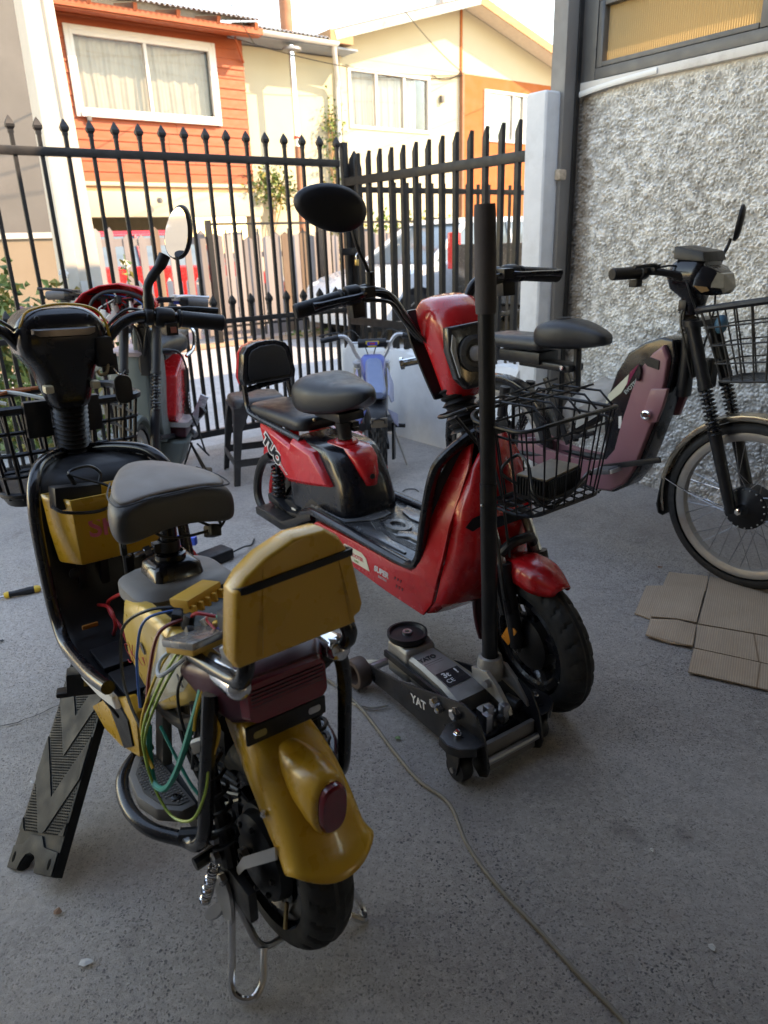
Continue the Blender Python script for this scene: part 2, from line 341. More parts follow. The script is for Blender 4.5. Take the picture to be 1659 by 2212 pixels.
# strip window over it
FRM=pm('window_frame_grey',(.1,.097,.093),.5,dirt=.35,dcol=(.2,.18,.15),ds=8)
wn=yard('strip_window',.2,-1.7,1.85,'grey framed strip window with ribbed obscure glass above the rough white wall','window')
sil=MB(); sil.add(*(lambda P:(P,[(0,1,3,2),(4,6,7,5),(0,4,5,1),(2,3,7,6),(0,2,6,4),(1,5,7,3)]))([V(-.03,0,-.012),V(-.03,0,.024),V(-.03,-2.7,-.012),V(-.03,-2.7,.024),V(.05,0,-.012),V(.05,0,.024),V(.05,-2.7,-.012),V(.05,-2.7,.024)]))
sil.build('sill',pm('sill_white',(.6,.57,.53),.55,dirt=.5,dcol=(.3,.26,.22),ds=9),wn,bev=.004)
m=MB(); m.tube(crv([(-.028,.03,-.035),(-.034,-.06,-.022),(-.036,-.2,-.008),(-.034,-.45,.006)],6),.012,6,flat=.3); m.build('loose_sill_strip',WHT,wn)
fr=MB()
fr.box((.03,-.05,.25),(.07,.1,.45)); fr.box((.03,-1.35,.054),(.07,2.5,.046)); fr.box((.03,-1.35,.40),(.07,2.5,.12)); fr.box((.028,-.895,.2085),(.076,.055,.262)); fr.box((.028,-1.8,.2085),(.076,.055,.262))
fr.build('frame',FRM,wn,bev=.005)
fr=MB(); fr.box((.018,-.122,.208),(.05,.03,.262)); fr.box((.018,-.50,.088),(.05,.726,.02)); fr.box((.018,-.50,.329),(.05,.726,.02)); fr.build('sash',FRM,wn,bev=.003)
# fluted glass: real ribs, translucent
GL=bpy.data.materials.new('ribbed_glass'); GL.use_nodes=True; _n=GL.node_tree; _b=_n.nodes['Principled BSDF']; _b.inputs['Base Color'].default_value=(.5,.38,.21,1); _b.inputs['Roughness'].default_value=.35
_t=_n.nodes.new('ShaderNodeBsdfTranslucent'); _t.inputs[0].default_value=(.42,.31,.16,1); _mx=_n.nodes.new('ShaderNodeMixShader'); _mx.inputs[0].default_value=.55
_n.links.new(_b.outputs[0],_mx.inputs[1]); _n.links.new(_t.outputs[0],_mx.inputs[2]); _n.links.new(_mx.outputs[0],_n.nodes['Material Output'].inputs[0])
for k,(p0,p1) in enumerate(((-.137,-.868),(-.922,-1.773),(-1.827,-2.6))):
    m=MB(); n=int(abs(p1-p0)/.0105)*4; vs=[]
    for i in range(n+1):
        y=p0+(p1-p0)*i/n; x=.03+.0022*math.cos(i*math.pi/2)
        vs+=[(x,y,.075),(x,y,.342)]
    m.add(vs,[(2*i,2*i+1,2*i+3,2*i+2) for i in range(n)]); m.build('pane',GL,wn)
# building that the wall belongs to (upper wall, roof; made-up roof gap lets sun reach the window from behind)
bl=yard('workshop_building',0,0,0,'white two storey workshop building that carries the strip window, right of the yard','building')
MB().box((.34,-5.6,2.4),(.24,7.6,.3)).build('upper_wall',WHT,bl)
m=MB(); m.box((.34,-5.6,3.3),(.24,7.6,1.5)); m.box((4.2,-1.82,3.05),(7.5,.22,2.0)); m.box((2.2,-1.82,1.0),(3.5,.22,2.0)); m.build('wall',WHT,bl)
m=MB(); m.box((5.6,-5.6,4.1),(4.9,7.6,.15)); m.box((1.9,-7.4,4.1),(3.5,4.,.15)); m.build('roof',pm('roof_sheet',(.35,.34,.33),.6),bl)
# garage roof over the viewer, back and side walls; unseen left wall added to darken the foreground
DK=pm('garage_lining',(.35,.32,.29),.9)
gr=yard('garage',0,0,0,'plain garage roof and walls, left wall added, that shade the yard behind the viewer','garage')
MB().box((-2.0,-5.95,2.5),(4.1,5.9,.12)).build('roof',DK,gr)
m=MB(); m.box((-2.0,-8.8,1.3),(4.1,.15,2.6)); m.box((-3.97,-5.65,1.3),(.15,6.3,2.6)); m.build('wall',DK,gr)
m=MB(); m.box((.12,-6.3,1.5),(.1,3.9,3.0)); m.build('side_wall',DK,gr)
# grey steel post and white pillar
ps=yard('steel_post',.11,-1.69,0,'grey square steel post between the white pillar and the rough wall','post')
MB().box((0,0,1.5),(.085,.085,3.02)).build('shaft',pm('post_grey',(.15,.14,.132),.45,dirt=.3,dcol=(.25,.18,.12),ds=5),ps,bev=.005)
MB().box((.048,-.035,1.5),(.03,.03,2.9)).build('edge_trim',IRON,ps,bev=.003)
MB().box((-.03,.0,1.48),(.055,.1,.05)).build('patch',pm('flaking_paint',(.5,.4,.3),.8,vs=60,var=.6),ps,bev=.012)
pl=yard('gate_pillar',.02,-1.615,0,'white painted pillar at the end of the side fence next to the grey post','pillar')
MB().box((.05,-.03,.92),(.2,.13,1.84)).build('shaft',pm('pillar_white',(.62,.62,.62),.8,bump=.6,bs=60,dirt=.35,dcol=(.35,.33,.3),ds=7),pl,bev=.02,bs=3)
# low white wall under side fence
lw=yard('low_wall',0,0,0,'low white plastered wall under the side fence behind the little blue motorbike','wall')
m=MB(); rg=[]
for i in range(25):
    b=.06-1.66*i/24; z=.53+.012*math.sin(i*.9)+.01*random.random(); t=.07+.01*math.sin(i*.5)
    rg.append([V(-.08-.006*random.random(),b,0),V(-.085,b,.12),V(-t,b,z-.05),V(-t+.03,b,z),V(.07,b,z),V(.07,b,0)])
m.loft(rg); m.build('plaster',pm('low_wall_white',(.66,.67,.67),.85,bump=.5,bs=40,dirt=.35,dcol=(.42,.37,.3),ds=4),lw,sharp=50)
# ---- gate
def spear_bar(z0,z1,w=.0185,tip=True):
    m=MB(); h=w/2
    m.box((0,0,(z0+z1-.075)/2),(w,w,z1-.075-z0))
    if tip:
        rings=[]
        for z,s in ((z1-.078,.0125),(z1-.062,.0125),(z1-.05,.020),(z1-.038,.0205),(z1-.018,.012),(z1,.002)):
            rings.append([V(x*s,y*s*.75,z) for x,y in((-1,-1),(1,-1),(1,1),(-1,1))])
        m.loft(rings)
    return m
gt=yard('metal_gate',0,0,0,'black metal gate with spear topped bars across the front of the yard','gate')
gb=spear_bar(.09,1.84).build('bar',IRON,gt,flat=True); gs=spear_bar(.09,.93,.02).build('short_bar',IRON,gt,flat=True)
for k in range(33):
    a=-.05-.1285*k
    o=gb if k==0 else dup(gb,gt); o.location=(a,0,0); o.rotation_euler=(0,0,random.uniform(-.05,.05))
    o=gs if k==0 else dup(gs,gt); o.location=(a-.064,0,0)
for z,h in ((1.685,.042),(.775,.03),(.095,.04)):
    MB().box((-2.14,0,z),(4.2,.038,h)).build('rail',IRON,gt,bev=.004)
MB().box((.005,0,.93),(.04,.04,1.76)).build('end_stile',IRON,gt,bev=.004)
cp=yard('gate_post',.065,-.03,0,'square black corner post with a pointed cap between gate and side fence','post')
m=MB(); m.box((0,0,.83),(.065,.065,1.66)); m.loft([rrect((0,0,1.66),X1,Y1,.0325,.0325,.002,1),rrect((0,0,1.715),X1,Y1,.025,.025,.002,1),rrect((0,0,1.76),X1,Y1,.004,.004,.001,1)]); m.build('shaft',IRON,cp,sharp=20)
pk=yard('padlock',.02,-.09,1.08,'small brass padlock hanging from the gate latch','padlock')
MB().box((0,0,.0),(.05,.022,.04)).build('body',pm('brass',(.6,.42,.16),.35,metal=1),pk,bev=.006)
MB().tube(crv([(-.016,0,.02),(-.016,0,.045),(0,0,.06),(.016,0,.045),(.016,0,.02)],5),.004,6).build('shackle',CHR,pk)
lt=MB(); lt.box((-.02,-.055,1.15),(.15,.03,.045)); lt.box((.05,-.055,1.10),(.03,.012,.14)); lt.build('latch',IRON,gt,bev=.003)
# ---- side fence on low wall
sf=yard('side_fence',0,0,0,'black side fence of slant cut bars standing on the low white wall','fence')
m=MB(); hw=.013
m.add([(x*hw,y*hw,z) for z in(.56,) for x,y in((-1,-1),(1,-1),(1,1),(-1,1))]+[(-hw,-hw,1.735),(hw,-hw,1.735),(hw,hw,1.685),(-hw,hw,1.685)],[(3,2,1,0),(4,5,6,7)]+[(i,(i+1)%4,4+(i+1)%4,4+i) for i in range(4)])
fb=m.build('bar',IRON,sf,flat=True)
for k in range(13):
    b=-.155-.1135*k; o=fb if k==0 else dup(fb,sf); o.location=(0,b,random.uniform(-.006,.006))
for z in (1.575,.70): MB().box((0,-.8,z),(.028,1.6,.05)).build('rail',IRON,sf,bev=.003)
# ---- neighbour's gate continuing beyond the corner
ng=yard('neighbour_gate',0,.02,0,'dark grey barred gate next door seen through the side fence','gate')
nb=spear_bar(.1,1.66,.018,False).build('bar',IRON,ng,flat=True)
for k in range(26):
    o=nb if k==0 else dup(nb,ng); o.location=(.2+.115*k,0,0)
for z in (1.535,.62,.12): MB().box((1.6,0,z),(3.1,.026,.036)).build('rail',IRON,ng,bev=.003)
# ---- utility pole
PC=pm('pole_concrete',(.52,.47,.4),.9,bump=.6,bs=40,var=.1,dirt=.25,dcol=(.35,.3,.25),ds=3)
up=yard('utility_pole',-1.345,1.5,0,'pale concrete utility pole with grooved face just beyond the gate','utility pole')
rg=[]
for z in (-.02,1,2,3,4,5,6,7):
    w=.135-.0135*z; g=.022
    rg.append([V(-w,-w,z),V(-w*.35,-w,z),V(-w*.28,-w+g,z),V(w*.28,-w+g,z),V(w*.35,-w,z),V(w,-w,z),V(w,w,z),V(-w,w,z)])
m=MB(); m.loft(rg); m.build('shaft',PC,up,bev=.008,sharp=30)
m=MB(); m.box((0,-.14,.95),(.09,.02,.12)); m.build('plate',pm('meter_plate',(.45,.44,.42),.6),up,bev=.004)
wires=[]
for k,(p,q,sag) in enumerate((((-1.3,1.5,5.6),(4.1,8.4,4.45),.25),((-1.3,1.5,6.2),(9.3,8.75,4.55),.5),((-1.35,1.5,6.6),(13.,6.5,5.4),.55),((-1.35,1.5,6.75),(14.,8.,5.9),.6),((-1.3,1.5,6.4),(12.,4.,4.9),.5),((3.52,8.2,4.45),(9.3,8.75,4.5),.18))):
    P=YD(*p);Q=YD(*q); m=MB(); pts=[P.lerp(Q,t/24)-Vector((0,0,4*sag*(t/24)*(1-t/24))) for t in range(25)]
    m.tube(pts,.008,5); o=m.build('overhead_wire',BLK); tag(o,['thin black service wire running from the pole to the orange house eave','thin black wire running from the pole to the corner of the gable house','upper black cable crossing the sky above the gable roof','highest black cable crossing the sky towards the right','black cable crossing low in front of the gable roof','short black wire strung along the cream wall between the houses'][k],'wire',group='overhead wires')
# ================================================================ HOUSES ACROSS THE STREET
ORG=pm('orange_siding',(.34,.066,.016),.6,var=.12,vs=2.5,stretch=(1,1,9),dirt=.25,dcol=(.38,.12,.05),ds=2.5)
ORG2=pm('orange_plaster',(.36,.095,.018),.75,var=.08,vs=2)
CRM=pm('cream_plaster',(.47,.42,.30),.85,var=.07,vs=1.5,dirt=.2,dcol=(.48,.4,.28),ds=1.6,bump=.3,bs=50)
CRM2=pm('cream_plaster_pale',(.48,.43,.31),.85,var=.07,vs=1.5,dirt=.2,dcol=(.5,.42,.3),ds=1.4)
WFR=pm('white_window_frame',(.62,.61,.58),.45,var=.05)
WOOD=pm('weathered_timber',(.42,.24,.12),.8,var=.35,vs=4,stretch=(1,1,6))
ZINC=pm('zinc_sheet',(.3,.3,.31),.45,metal=.6,dirt=.5,dcol=(.2,.13,.08),ds=3)
SOF=pm('grey_blue_soffit',(.26,.3,.34),.7,dirt=.4,dcol=(.3,.2,.12),ds=3)
CURT=pm('curtain_cloth',(.38,.35,.29),.9,var=.08)
INT=pm('room_dark',(.10,.09,.08),.9)
PANE=bpy.data.materials.new('window_pane'); PANE.use_nodes=True; _n=PANE.node_tree; _n.nodes.remove(_n.nodes['Principled BSDF'])
_t=_n.nodes.new('ShaderNodeBsdfTransparent'); _g=_n.nodes.new('ShaderNodeBsdfGlossy'); _g.inputs['Roughness'].default_value=.03; _fz=_n.nodes.new('ShaderNodeFresnel'); _fz.inputs[0].default_value=1.5; _mx=_n.nodes.new('ShaderNodeMixShader')
_sc=_n.nodes.new('ShaderNodeMath'); _sc.operation='MULTIPLY'; _sc.inputs[1].default_value=.45; _n.links.new(_fz.outputs[0],_sc.inputs[0]); _n.links.new(_sc.outputs[0],_mx.inputs[0]); _n.links.new(_t.outputs[0],_mx.inputs[1]); _n.links.new(_g.outputs[0],_mx.inputs[2]); _n.links.new(_mx.outputs[0],_n.nodes['Material Output'].inputs[0])
def window(par,a0,a1,z0,z1,splits,y=0,frame=WFR,cur=(0,1),fw=.06,open_at=None,sill=False):
    """splits: x positions of mullions. parts: frame > pane, mullion ; curtain"""
    m=MB(); cx=(a0+a1)/2; cz=(z0+z1)/2
    m.box((a0+fw/2,y-.015,cz),(fw,.09,z1-z0)); m.box((a1-fw/2,y-.015,cz),(fw,.09,z1-z0)); m.box((cx,y-.0152,z0+fw/2),(a1-a0-2*fw,.088,fw)); m.box((cx,y-.0152,z1-fw/2),(a1-a0-2*fw,.088,fw))
    f=m.build('window',frame,par,bev=.006)
    xs=[a0+fw]+list(splits)+[a1-fw]
    for s in splits: MB().box((s,y-.01,cz),(.05,.07,z1-z0-2*fw)).build('mullion',frame,f,bev=.004)
    for i in range(len(xs)-1):
        l,r=xs[i]+(.025 if i else 0),xs[i+1]-(.025 if i<len(xs)-2 else 0)
        if open_at==i: continue
        MB().box(((l+r)/2,y+.005*(i%2),cz),(r-l,.006,z1-z0-2*fw)).build('pane',PANE,f,flat=True)
    m=MB(); c0=a0+fw+(a1-a0-2*fw)*cur[0]; c1=a0+fw+(a1-a0-2*fw)*cur[1]; n=110; vs=[]
    for i in range(n+1):
        x=c0+(c1-c0)*i/n; d=.022*math.sin(i*.62+1.2*math.sin(i*.13))+.012*math.sin(i*1.7)
        for t in range(5): vs.append((x+.008*math.sin(t*1.3+i*.1),y+.13+d*(1-.12*t),z0+(z1-z0)*t/4))
    m.add(vs,[(i*5+t,(i+1)*5+t,(i+1)*5+t+1,i*5+t+1) for i in range(n) for t in range(4)]); m.build('curtain',CURT,f,sharp=80)
    m=MB(); m.box((cx,y+.75,cz),(a1-a0+.3,.05,z1-z0+.3)); m.box((cx,y+.4,z0-.12),(a1-a0+.3,.65,.04)); m.box((cx,y+.4,z1+.12),(a1-a0+.3,.65,.04)); m.box((a0-.12,y+.4,cz),(.04,.65,z1-z0+.2)); m.box((a1+.12,y+.4,cz),(.04,.65,z1-z0+.2)); m.build('room',INT,f)
    return f
def wall_hole(m,a0,a1,z0,z1,holes,y0,y1):
    """flat wall of boxes round rectangular holes (holes: (a0,a1,z0,z1), sorted by a, not overlapping)"""
    x=a0
    for (h0,h1,k0,k1) in holes:
        if h0>x: m.box(((x+h0)/2,(y0+y1)/2,(z0+z1)/2),(h0-x,y1-y0,z1-z0))
        if k0>z0: m.box(((h0+h1)/2,(y0+y1)/2,(z0+k0)/2),(h1-h0,y1-y0,k0-z0))
        if z1>k1: m.box(((h0+h1)/2,(y0+y1)/2,(k1+z1)/2),(h1-h0,y1-y0,z1-k1))
        x=h1
    if a1>x: m.box(((x+a1)/2,(y0+y1)/2,(z0+z1)/2),(a1-x,y1-y0,z1-z0))
def corrugated(name,a0,a1,b0,z0,b1,z1,mat,par,pitch=.085,amp=.018):
    n=int((a1-a0)/pitch*6); m=MB(); vs=[]
    for i in range(n+1):
        x=a0+(a1-a0)*i/n; d=amp*math.sin(i/6*2*math.pi)
        vs+=[(x,b0,z0+d),(x,b1,z1+d),(x,b0,z0+d-.006),(x,b1,z1+d-.006)]
    fs=[]
    for i in range(n):
        o=4*i; fs+=[(o,o+4,o+5,o+1),(o+2,o+3,o+7,o+6),(o,o+2,o+6,o+4)]
    m.add(vs,fs); return m.build(name,mat,par,sharp=70)
# ---- orange house
oh=yard('orange_house',0,8.7,0,'orange house with horizontal board siding and a wide white curtained window','house')
W=(1.09,3.42,3.26,4.36)
m=MB(); wall_hole(m,.46,4.02,2.2,4.62,[(W[0],W[1],W[2],W[3])],.03,.15); m.build('wall',pm('sheathing',(.35,.12,.05),.9),oh)
bm_=MB(); L=1.; bm_.add([(0,-.022,0),(0,.028,0),(0,.028,.165),(0,-.004,.165),(1,-.022,0),(1,.028,0),(1,.028,.165),(1,-.004,.165)],[(0,1,2,3),(7,6,5,4),(0,4,5,1),(3,2,6,7),(0,3,7,4),(1,5,6,2)])
proto=None
z=2.265
while z<4.55:
    segs=[(.46,W[0]-.002),(W[1]+.002,4.02)] if (z+.15>W[2] and z<W[3]-.02) else [(.46,2.2+random.uniform(-.9,.9)),(None,4.02)]
    if segs[1][0] is None: segs[1]=(segs[0][1]+.004,4.02)
    for s0,s1 in segs:
        o=bm_.build('board',ORG,oh,flat=True) if proto is None else dup(proto,oh)
        proto=proto or o
        o.location=(s0,random.uniform(-.002,.002),z); o.scale=(s1-s0,1,1)
    z+=.152
m=MB()
for s in (-1,1): m.box(((W[0]-.03) if s<0 else W[1]+.03,-.03,(W[2]+W[3])/2),(.07,.05,W[3]-W[2]+.14))
m.box(((W[0]+W[1])/2,-.03,W[3]+.035),(W[1]-W[0]-.01,.048,.07)); m.box(((W[0]+W[1])/2,-.045,W[2]-.035),(W[1]-W[0]-.01,.08,.07)); m.build('window_trim',WFR,oh,bev=.004)
window(oh,W[0],W[1],W[2],W[3],[2.26],cur=(.0,1.))
m=MB(); m.box((2.24,-.02,2.235),(3.6,.1,.06)); m.build('sill_board',CRM2,oh,bev=.004)
m=MB(); m.box((2.24,-.0,2.17),(3.55,.06,.07)); m.build('timber_plate',WOOD,oh)
m=MB(); m.box((2.3,.05,1.93),(3.7,.22,.40)); m.build('carport_beam',CRM,oh,bev=.01)
m=MB(); m.box((2.3,2.3,2.1),(3.7,4.2,.06)); m.build('carport_ceiling',pm('carport_ceiling',(.34,.25,.18),.85),oh)
m=MB(); m.box((2.3,4.4,1.),(3.7,.1,2.1)); m.box((.5,2.3,1.),(.1,4.1,2.1)); m.build('carport_wall',pm('carport_wall',(.36,.3,.22),.85,var=.2),oh)
m=MB(); m.box((.62,.05,.87),(.2,.2,1.74)); m.box((3.98,.05,.87),(.2,.2,1.74)); m.build('carport_post',CRM,oh,bev=.01)
m=MB(); m.box((2.25,-.58,4.56),(3.75,.035,.09)); m.build('fascia',ORG,oh)
for k in range(4):
    MB().box((2.25,-.5+.14*k,4.5+.028*k),(3.7,.125,.014)).build('soffit_board',ORG,oh,flat=True)
for k in range(6): MB().beam((.6+.68*k,-.62,4.63),(.6+.68*k,.2,4.8),.06,.1).build('rafter',ORG,oh)
corrugated('roof',.2,4.0,-.72,4.70,3.2,5.55,ZINC,oh)
m=MB(); m.tube(crv([(.52,-.12,4.5),(.50,-.1,4.3),(.50,-.06,4.1),(.5,-.06,3.),(.5,-.06,.1)],5),.04,8); m.build('downpipe',WFR,oh)
m=MB(); m.tube([(3.75,-.3,4.5),(4.0,-.05,4.2)],.02,6); m.build('bracket',ORG,oh)
m=MB(); m.box((1.2,-.06,3.17),(.07,.05,.08)); m.build('junction_box',FRM,oh,bev=.005)
m=MB(); m.sph((2.12,-.2,1.98),(.055,.03,.06),4,4); m.build('lamp',FRM,oh)
# ---- cream middle house
ch=yard('cream_house',0,8.9,0,'narrow cream plastered house between the orange and the gabled house, with a metal flue','house')
m=MB(); m.box((5.1,.1,2.25),(2.15,.2,4.55)); m.build('wall',CRM2,ch)
m=MB(); m.box((5.0,.2,4.56),(2.5,1.5,.03)); m.build('soffit',SOF,ch)
m=MB(); rg=[]
for x in (3.5,3.51,5.74,5.75):
    r=.075 if x not in(3.5,5.75) else .07
    rg.append([V(x,-.62+r*math.cos(t),4.62+r*math.sin(t)*.9) for t in [math.pi+math.pi*i/8 for i in range(9)]]+[V(x,-.62+r*.85*math.cos(t),4.625+r*.85*math.sin(t)*.9) for t in [2*math.pi-math.pi*i/8 for i in range(9)]])
m.loft(rg); m.build('gutter',WFR,ch)
corrugated('roof',3.9,5.9,-.62,4.68,3.2,5.5,ZINC,ch)
m=MB(); m.tube(crv([(5.7,-.6,4.6),(5.72,-.55,4.5),(5.92,-.3,4.22),(6.0,-.2,4.05),(6.0,-.18,3.6),(6.0,-.16,.2)],6),.045,10); m.build('downpipe',WFR,ch)
fl=MB(); fl.tube([(4.84,-.5,2.9),(4.83,-.5,4.5)],.055,12); f_=fl.build('flue',CHR,ch)
RUST=pm('rusty_pipe',(.3,.13,.07),.7,var=.35,vs=6)
MB().tube([(4.82,-.5,1.4),(4.84,-.5,2.9)],.06,12).build('flue_pipe',RUST,ch); MB().tube([(4.86,-.35,4.7),(4.86,-.35,6.6)],.11,14).build('chimney_pipe',RUST,ch)
MB().tube([(4.84,-.5,4.42),(4.84,-.5,4.46)],.17,14).build('flue_collar',ZINC,ch)
MB().tube([(4.835,-.5,3.02),(4.835,-.5,3.07)],.062,12).build('flue_band',pm('red_band',(.6,.1,.06),.5),ch)
# ---- gabled house
gh=yard('gabled_house',0,8.85,0,'gabled house painted cream on the left and orange on the right, with roof overhang','house')
W1=(6.34,8.44,3.34,4.40); W2=(10.05,11.75,3.28,4.32)
m=MB(); wall_hole(m,6.14,9.30,0,4.56,[W1],0,.18); m.build('wall',CRM2,gh)
m=MB(); wall_hole(m,9.36,13.2,0,4.56,[W2],0,.18); m.build('orange_wall',ORG2,gh)
AP=(9.36,5.82)
def sl(x): return AP[1]-abs(x-AP[0])*.285
m=MB(); m.xz([(6.14,4.56),(13.2,4.56),(13.2,sl(13.2)-.06),(AP[0],AP[1]-.06),(6.14,sl(6.14)-.06)],-.005,.175); m.build('gable_wall',CRM2,gh)
MB().box((9.33,-.012,5.13),(.06,.03,1.22)).build('orange_strip',ORG2,gh); MB().box((9.33,.0,2.28),(.055,.2,4.55)).build('party_strip',RUST,gh)
m=MB(); m.box((6.14,.05,2.28),(.06,.25,4.55)); m.build('corner_strip',CRM,gh)
for s,nm in ((-1,'left'),(1,'right')):
    x1=AP[0]+s*4.2 if s>0 else AP[0]-3.65
    m=MB(); P=[V(AP[0],-.55,AP[1]),V(x1,-.55,sl(x1)),V(x1,5,sl(x1)),V(AP[0],5,AP[1])]
    m.add(P+[p+V(0,0,.06) for p in P],[(0,1,2,3),(7,6,5,4),(0,4,5,1),(1,5,6,2),(2,6,7,3),(3,7,4,0)]); m.build('roof',pm('roof_dark',(.14,.13,.13),.8),gh)
    m=MB(); m.beam((AP[0],-.57,AP[1]-.05),(x1,-.57,sl(x1)-.05),.03,.15); m.build('barge_board',pm('peeling_paint',(.34,.4,.38),.8,vs=3,var=.2,dirt=.9,dcol=(.45,.22,.1),ds=3.5) if s<0 else WOOD,gh)
    m=MB(); P=[V(AP[0],-.54,AP[1]-.03),V(x1,-.54,sl(x1)-.03),V(x1,0,sl(x1)-.03),V(AP[0],0,AP[1]-.03)]; m.add(P+[p-V(0,0,.02) for p in P],[(0,1,2,3),(7,6,5,4),(0,4,5,1),(1,5,6,2),(2,6,7,3),(3,7,4,0)]); m.build('soffit',pm('cream_soffit',(.6,.52,.4),.8),gh)
m=MB(); m.box((5.85,-.3,4.72),(.5,.55,.2)); m.build('eave_box',WOOD,gh)
m=MB(); m.tube([(9.3,.6,5.8),(9.3,.6,6.2)],.13,10); m.build('chimney_pot',ZINC,gh)
MB().tube([(10.6,.3,5.4),(10.6,.3,7.2)],.025,6).build('vent_pipe',WFR,gh)
window(gh,*W1,[7.03,7.75],frame=WFR,cur=(0,.9),y=.03); window(gh,*W2,[11.0,11.35],frame=WFR,cur=(.55,1.),y=.03,open_at=None)
MB().box((10.5,.10,4.05),(.75,.01,.48)).build('blind',WHT,gh)
MB().box((8.75,-.05,4.02),(.08,.08,.14)).build('wall_lamp',FRM,gh,bev=.01)
for (p,q) in (((6.3,-.02,4.42),(9.3,-.02,4.5)),((8.5,-.02,4.45),(9.32,-.03,4.58))):
    m=MB(); m.tube([Vector(p).lerp(Vector(q),t/10)-Vector((0,0,.12*(t/10)*(1-t/10)*4)) for t in range(11)],.008,5); m.build('cable',BLK,gh)
# ---- grey neighbour at far left, tan wall
nb_=yard('grey_house',0,7,0,'plain rendered house side darkened to a shade grey, at the far left beyond the utility pole','house')
MB().box((-3.,.2,3.2),(6.02,.3,6.4)).build('wall',pm('shaded_grey_render',(.11,.105,.10),.9,var=.06,vs=1,dirt=.2,dcol=(.22,.2,.19),ds=1),nb_)  # wall colour darkened to stand in for shade
MB().box((-3.,.2,6.45),(6.2,.6,.1)).build('coping',ZINC,nb_)
tw=yard('tan_wall',0,4.7,0,'low tan garden wall behind the hollyhock plants at the left','wall')
MB().box((-2.35,.08,.68),(4.,.14,1.36)).build('render',pm('tan_render',(.2,.155,.11),.9,var=.1,vs=2),tw); MB().box((-2.35,.08,1.39),(4.05,.2,.06)).build('coping',pm('grey_coping',(.4,.38,.35),.9),tw)
# ---- timber fence and iron fence across the street
WB=[pm('grey_board_%s'%c,col,.85,var=.28,vs=3,stretch=(3,3,.5),dirt=.35,dcol=(.3,.22,.15),ds=3) for c,col in (('pale',(.28,.25,.245)),('mid',(.2,.175,.17)),('brown',(.17,.115,.08)))]
tf=yard('timber_fence',0,5.1,0,'weathered grey timber board fence across the street in front of the carport','fence')
k=0; x=1.42
while x<7.6:
    wd=random.uniform(.105,.15); h=random.uniform(1.33,1.42); d=random.uniform(.016,.024)
    m=MB(); t=random.choice((0,1,2)); z0=.12 if x>2.8 and x<3.6 else .03
    top=[(x,h),(x+wd,h-random.uniform(-.03,.03))] if t else [(x,h-.04),(x+wd*.5,h),(x+wd,h-.04)]
    m.xz([(x,z0),(x,top[0][1])]+top[1:-1]+[(x+wd,top[-1][1]),(x+wd,z0)] if len(top)>2 else [(x,z0),top[0],top[1],(x+wd,z0)],random.uniform(0,.012),.03)
    m.build('board',WB[0] if random.random()<.55 else WB[random.choice((1,2))],tf,flat=True); x+=wd+random.choice((.006,.012,.02,.035))
for z in (.4,1.1): MB().box((4.5,.05,z),(6.3,.04,.07)).build('rail',WB[1],tf)
wg=yard('carport_gate',0,5.15,0,'timber picket carport gate with gaps, left of the board fence','gate')
x=-.28
while x<1.35:
    wd=random.uniform(.07,.11); h=random.uniform(1.36,1.5)
    m=MB(); m.xz([(x,.06),(x,h-.05),(x+wd/2,h),(x+wd,h-.05),(x+wd,.06)],0,.022); m.build('picket',WB[random.choice((0,1,1,2))],wg,flat=True); x+=wd+random.choice((.05,.08,.11))
for z in (.5,1.30): MB().box((.53,.035,z),(1.7,.04,.09)).build('rail',WB[1],wg)
wp=yard('white_picket_fence',0,5.75,0,'white picket fence standing behind the timber carport gate','fence')
pk_=None
for k in range(16):
    if pk_ is None:
        m=MB(); m.xz([(-.04,.05),(-.04,.78),(0,.84),(.04,.78),(.04,.05)],0,.02); pk_=m.build('picket',WFR,wp,flat=True); o=pk_
    else: o=dup(pk_,wp)
    o.location=(-.1+.14*k,0,random.uniform(-.02,.02))
MB().box((1.,.03,.5),(2.4,.03,.07)).build('rail',WFR,wp)
mf=yard('iron_fence',0,5.0,0,'thin black iron fence in front of the timber boards across the street','fence')
ib=spear_bar(.05,1.50,.016,False).build('bar',IRON,mf,flat=True)
for k in range(30):
    o=ib if k==0 else dup(ib,mf); o.location=(1.32+.235*k,0,0)
for z in (1.49,.2): MB().box((4.8,0,z),(7.,.022,.03)).build('rail',IRON,mf)
for a in (1.32,3.0,5.2): MB().box((a,.0,.76),(.07,.07,1.56)).build('post',IRON,mf)
bw=yard('brick_plinth',0,5.03,0,'short plinth of red bricks at the foot of the board fence','brick wall')
BR=pm('red_brick',(.38,.17,.12),.9,var=.35,vs=5,bump=.5,bs=80); MB().box((3.3,.055,.16),(.98,.07,.34)).build('mortar',pm('mortar',(.45,.4,.36),.95),bw); bk=None
for r in range(5):
    for c in range(5):
        x=2.84+.2*c+(.1 if r%2 else 0)
        if x+.19>3.82: continue
        o=MB().box((0,0,0),(.185,.09,.055)).build('brick',BR,bw,bev=.004,bs=1) if bk is None else dup(bk,bw)
        bk=bk or o; o.location=(x+.095,.02+random.uniform(-.004,.004),.035+.066*r)
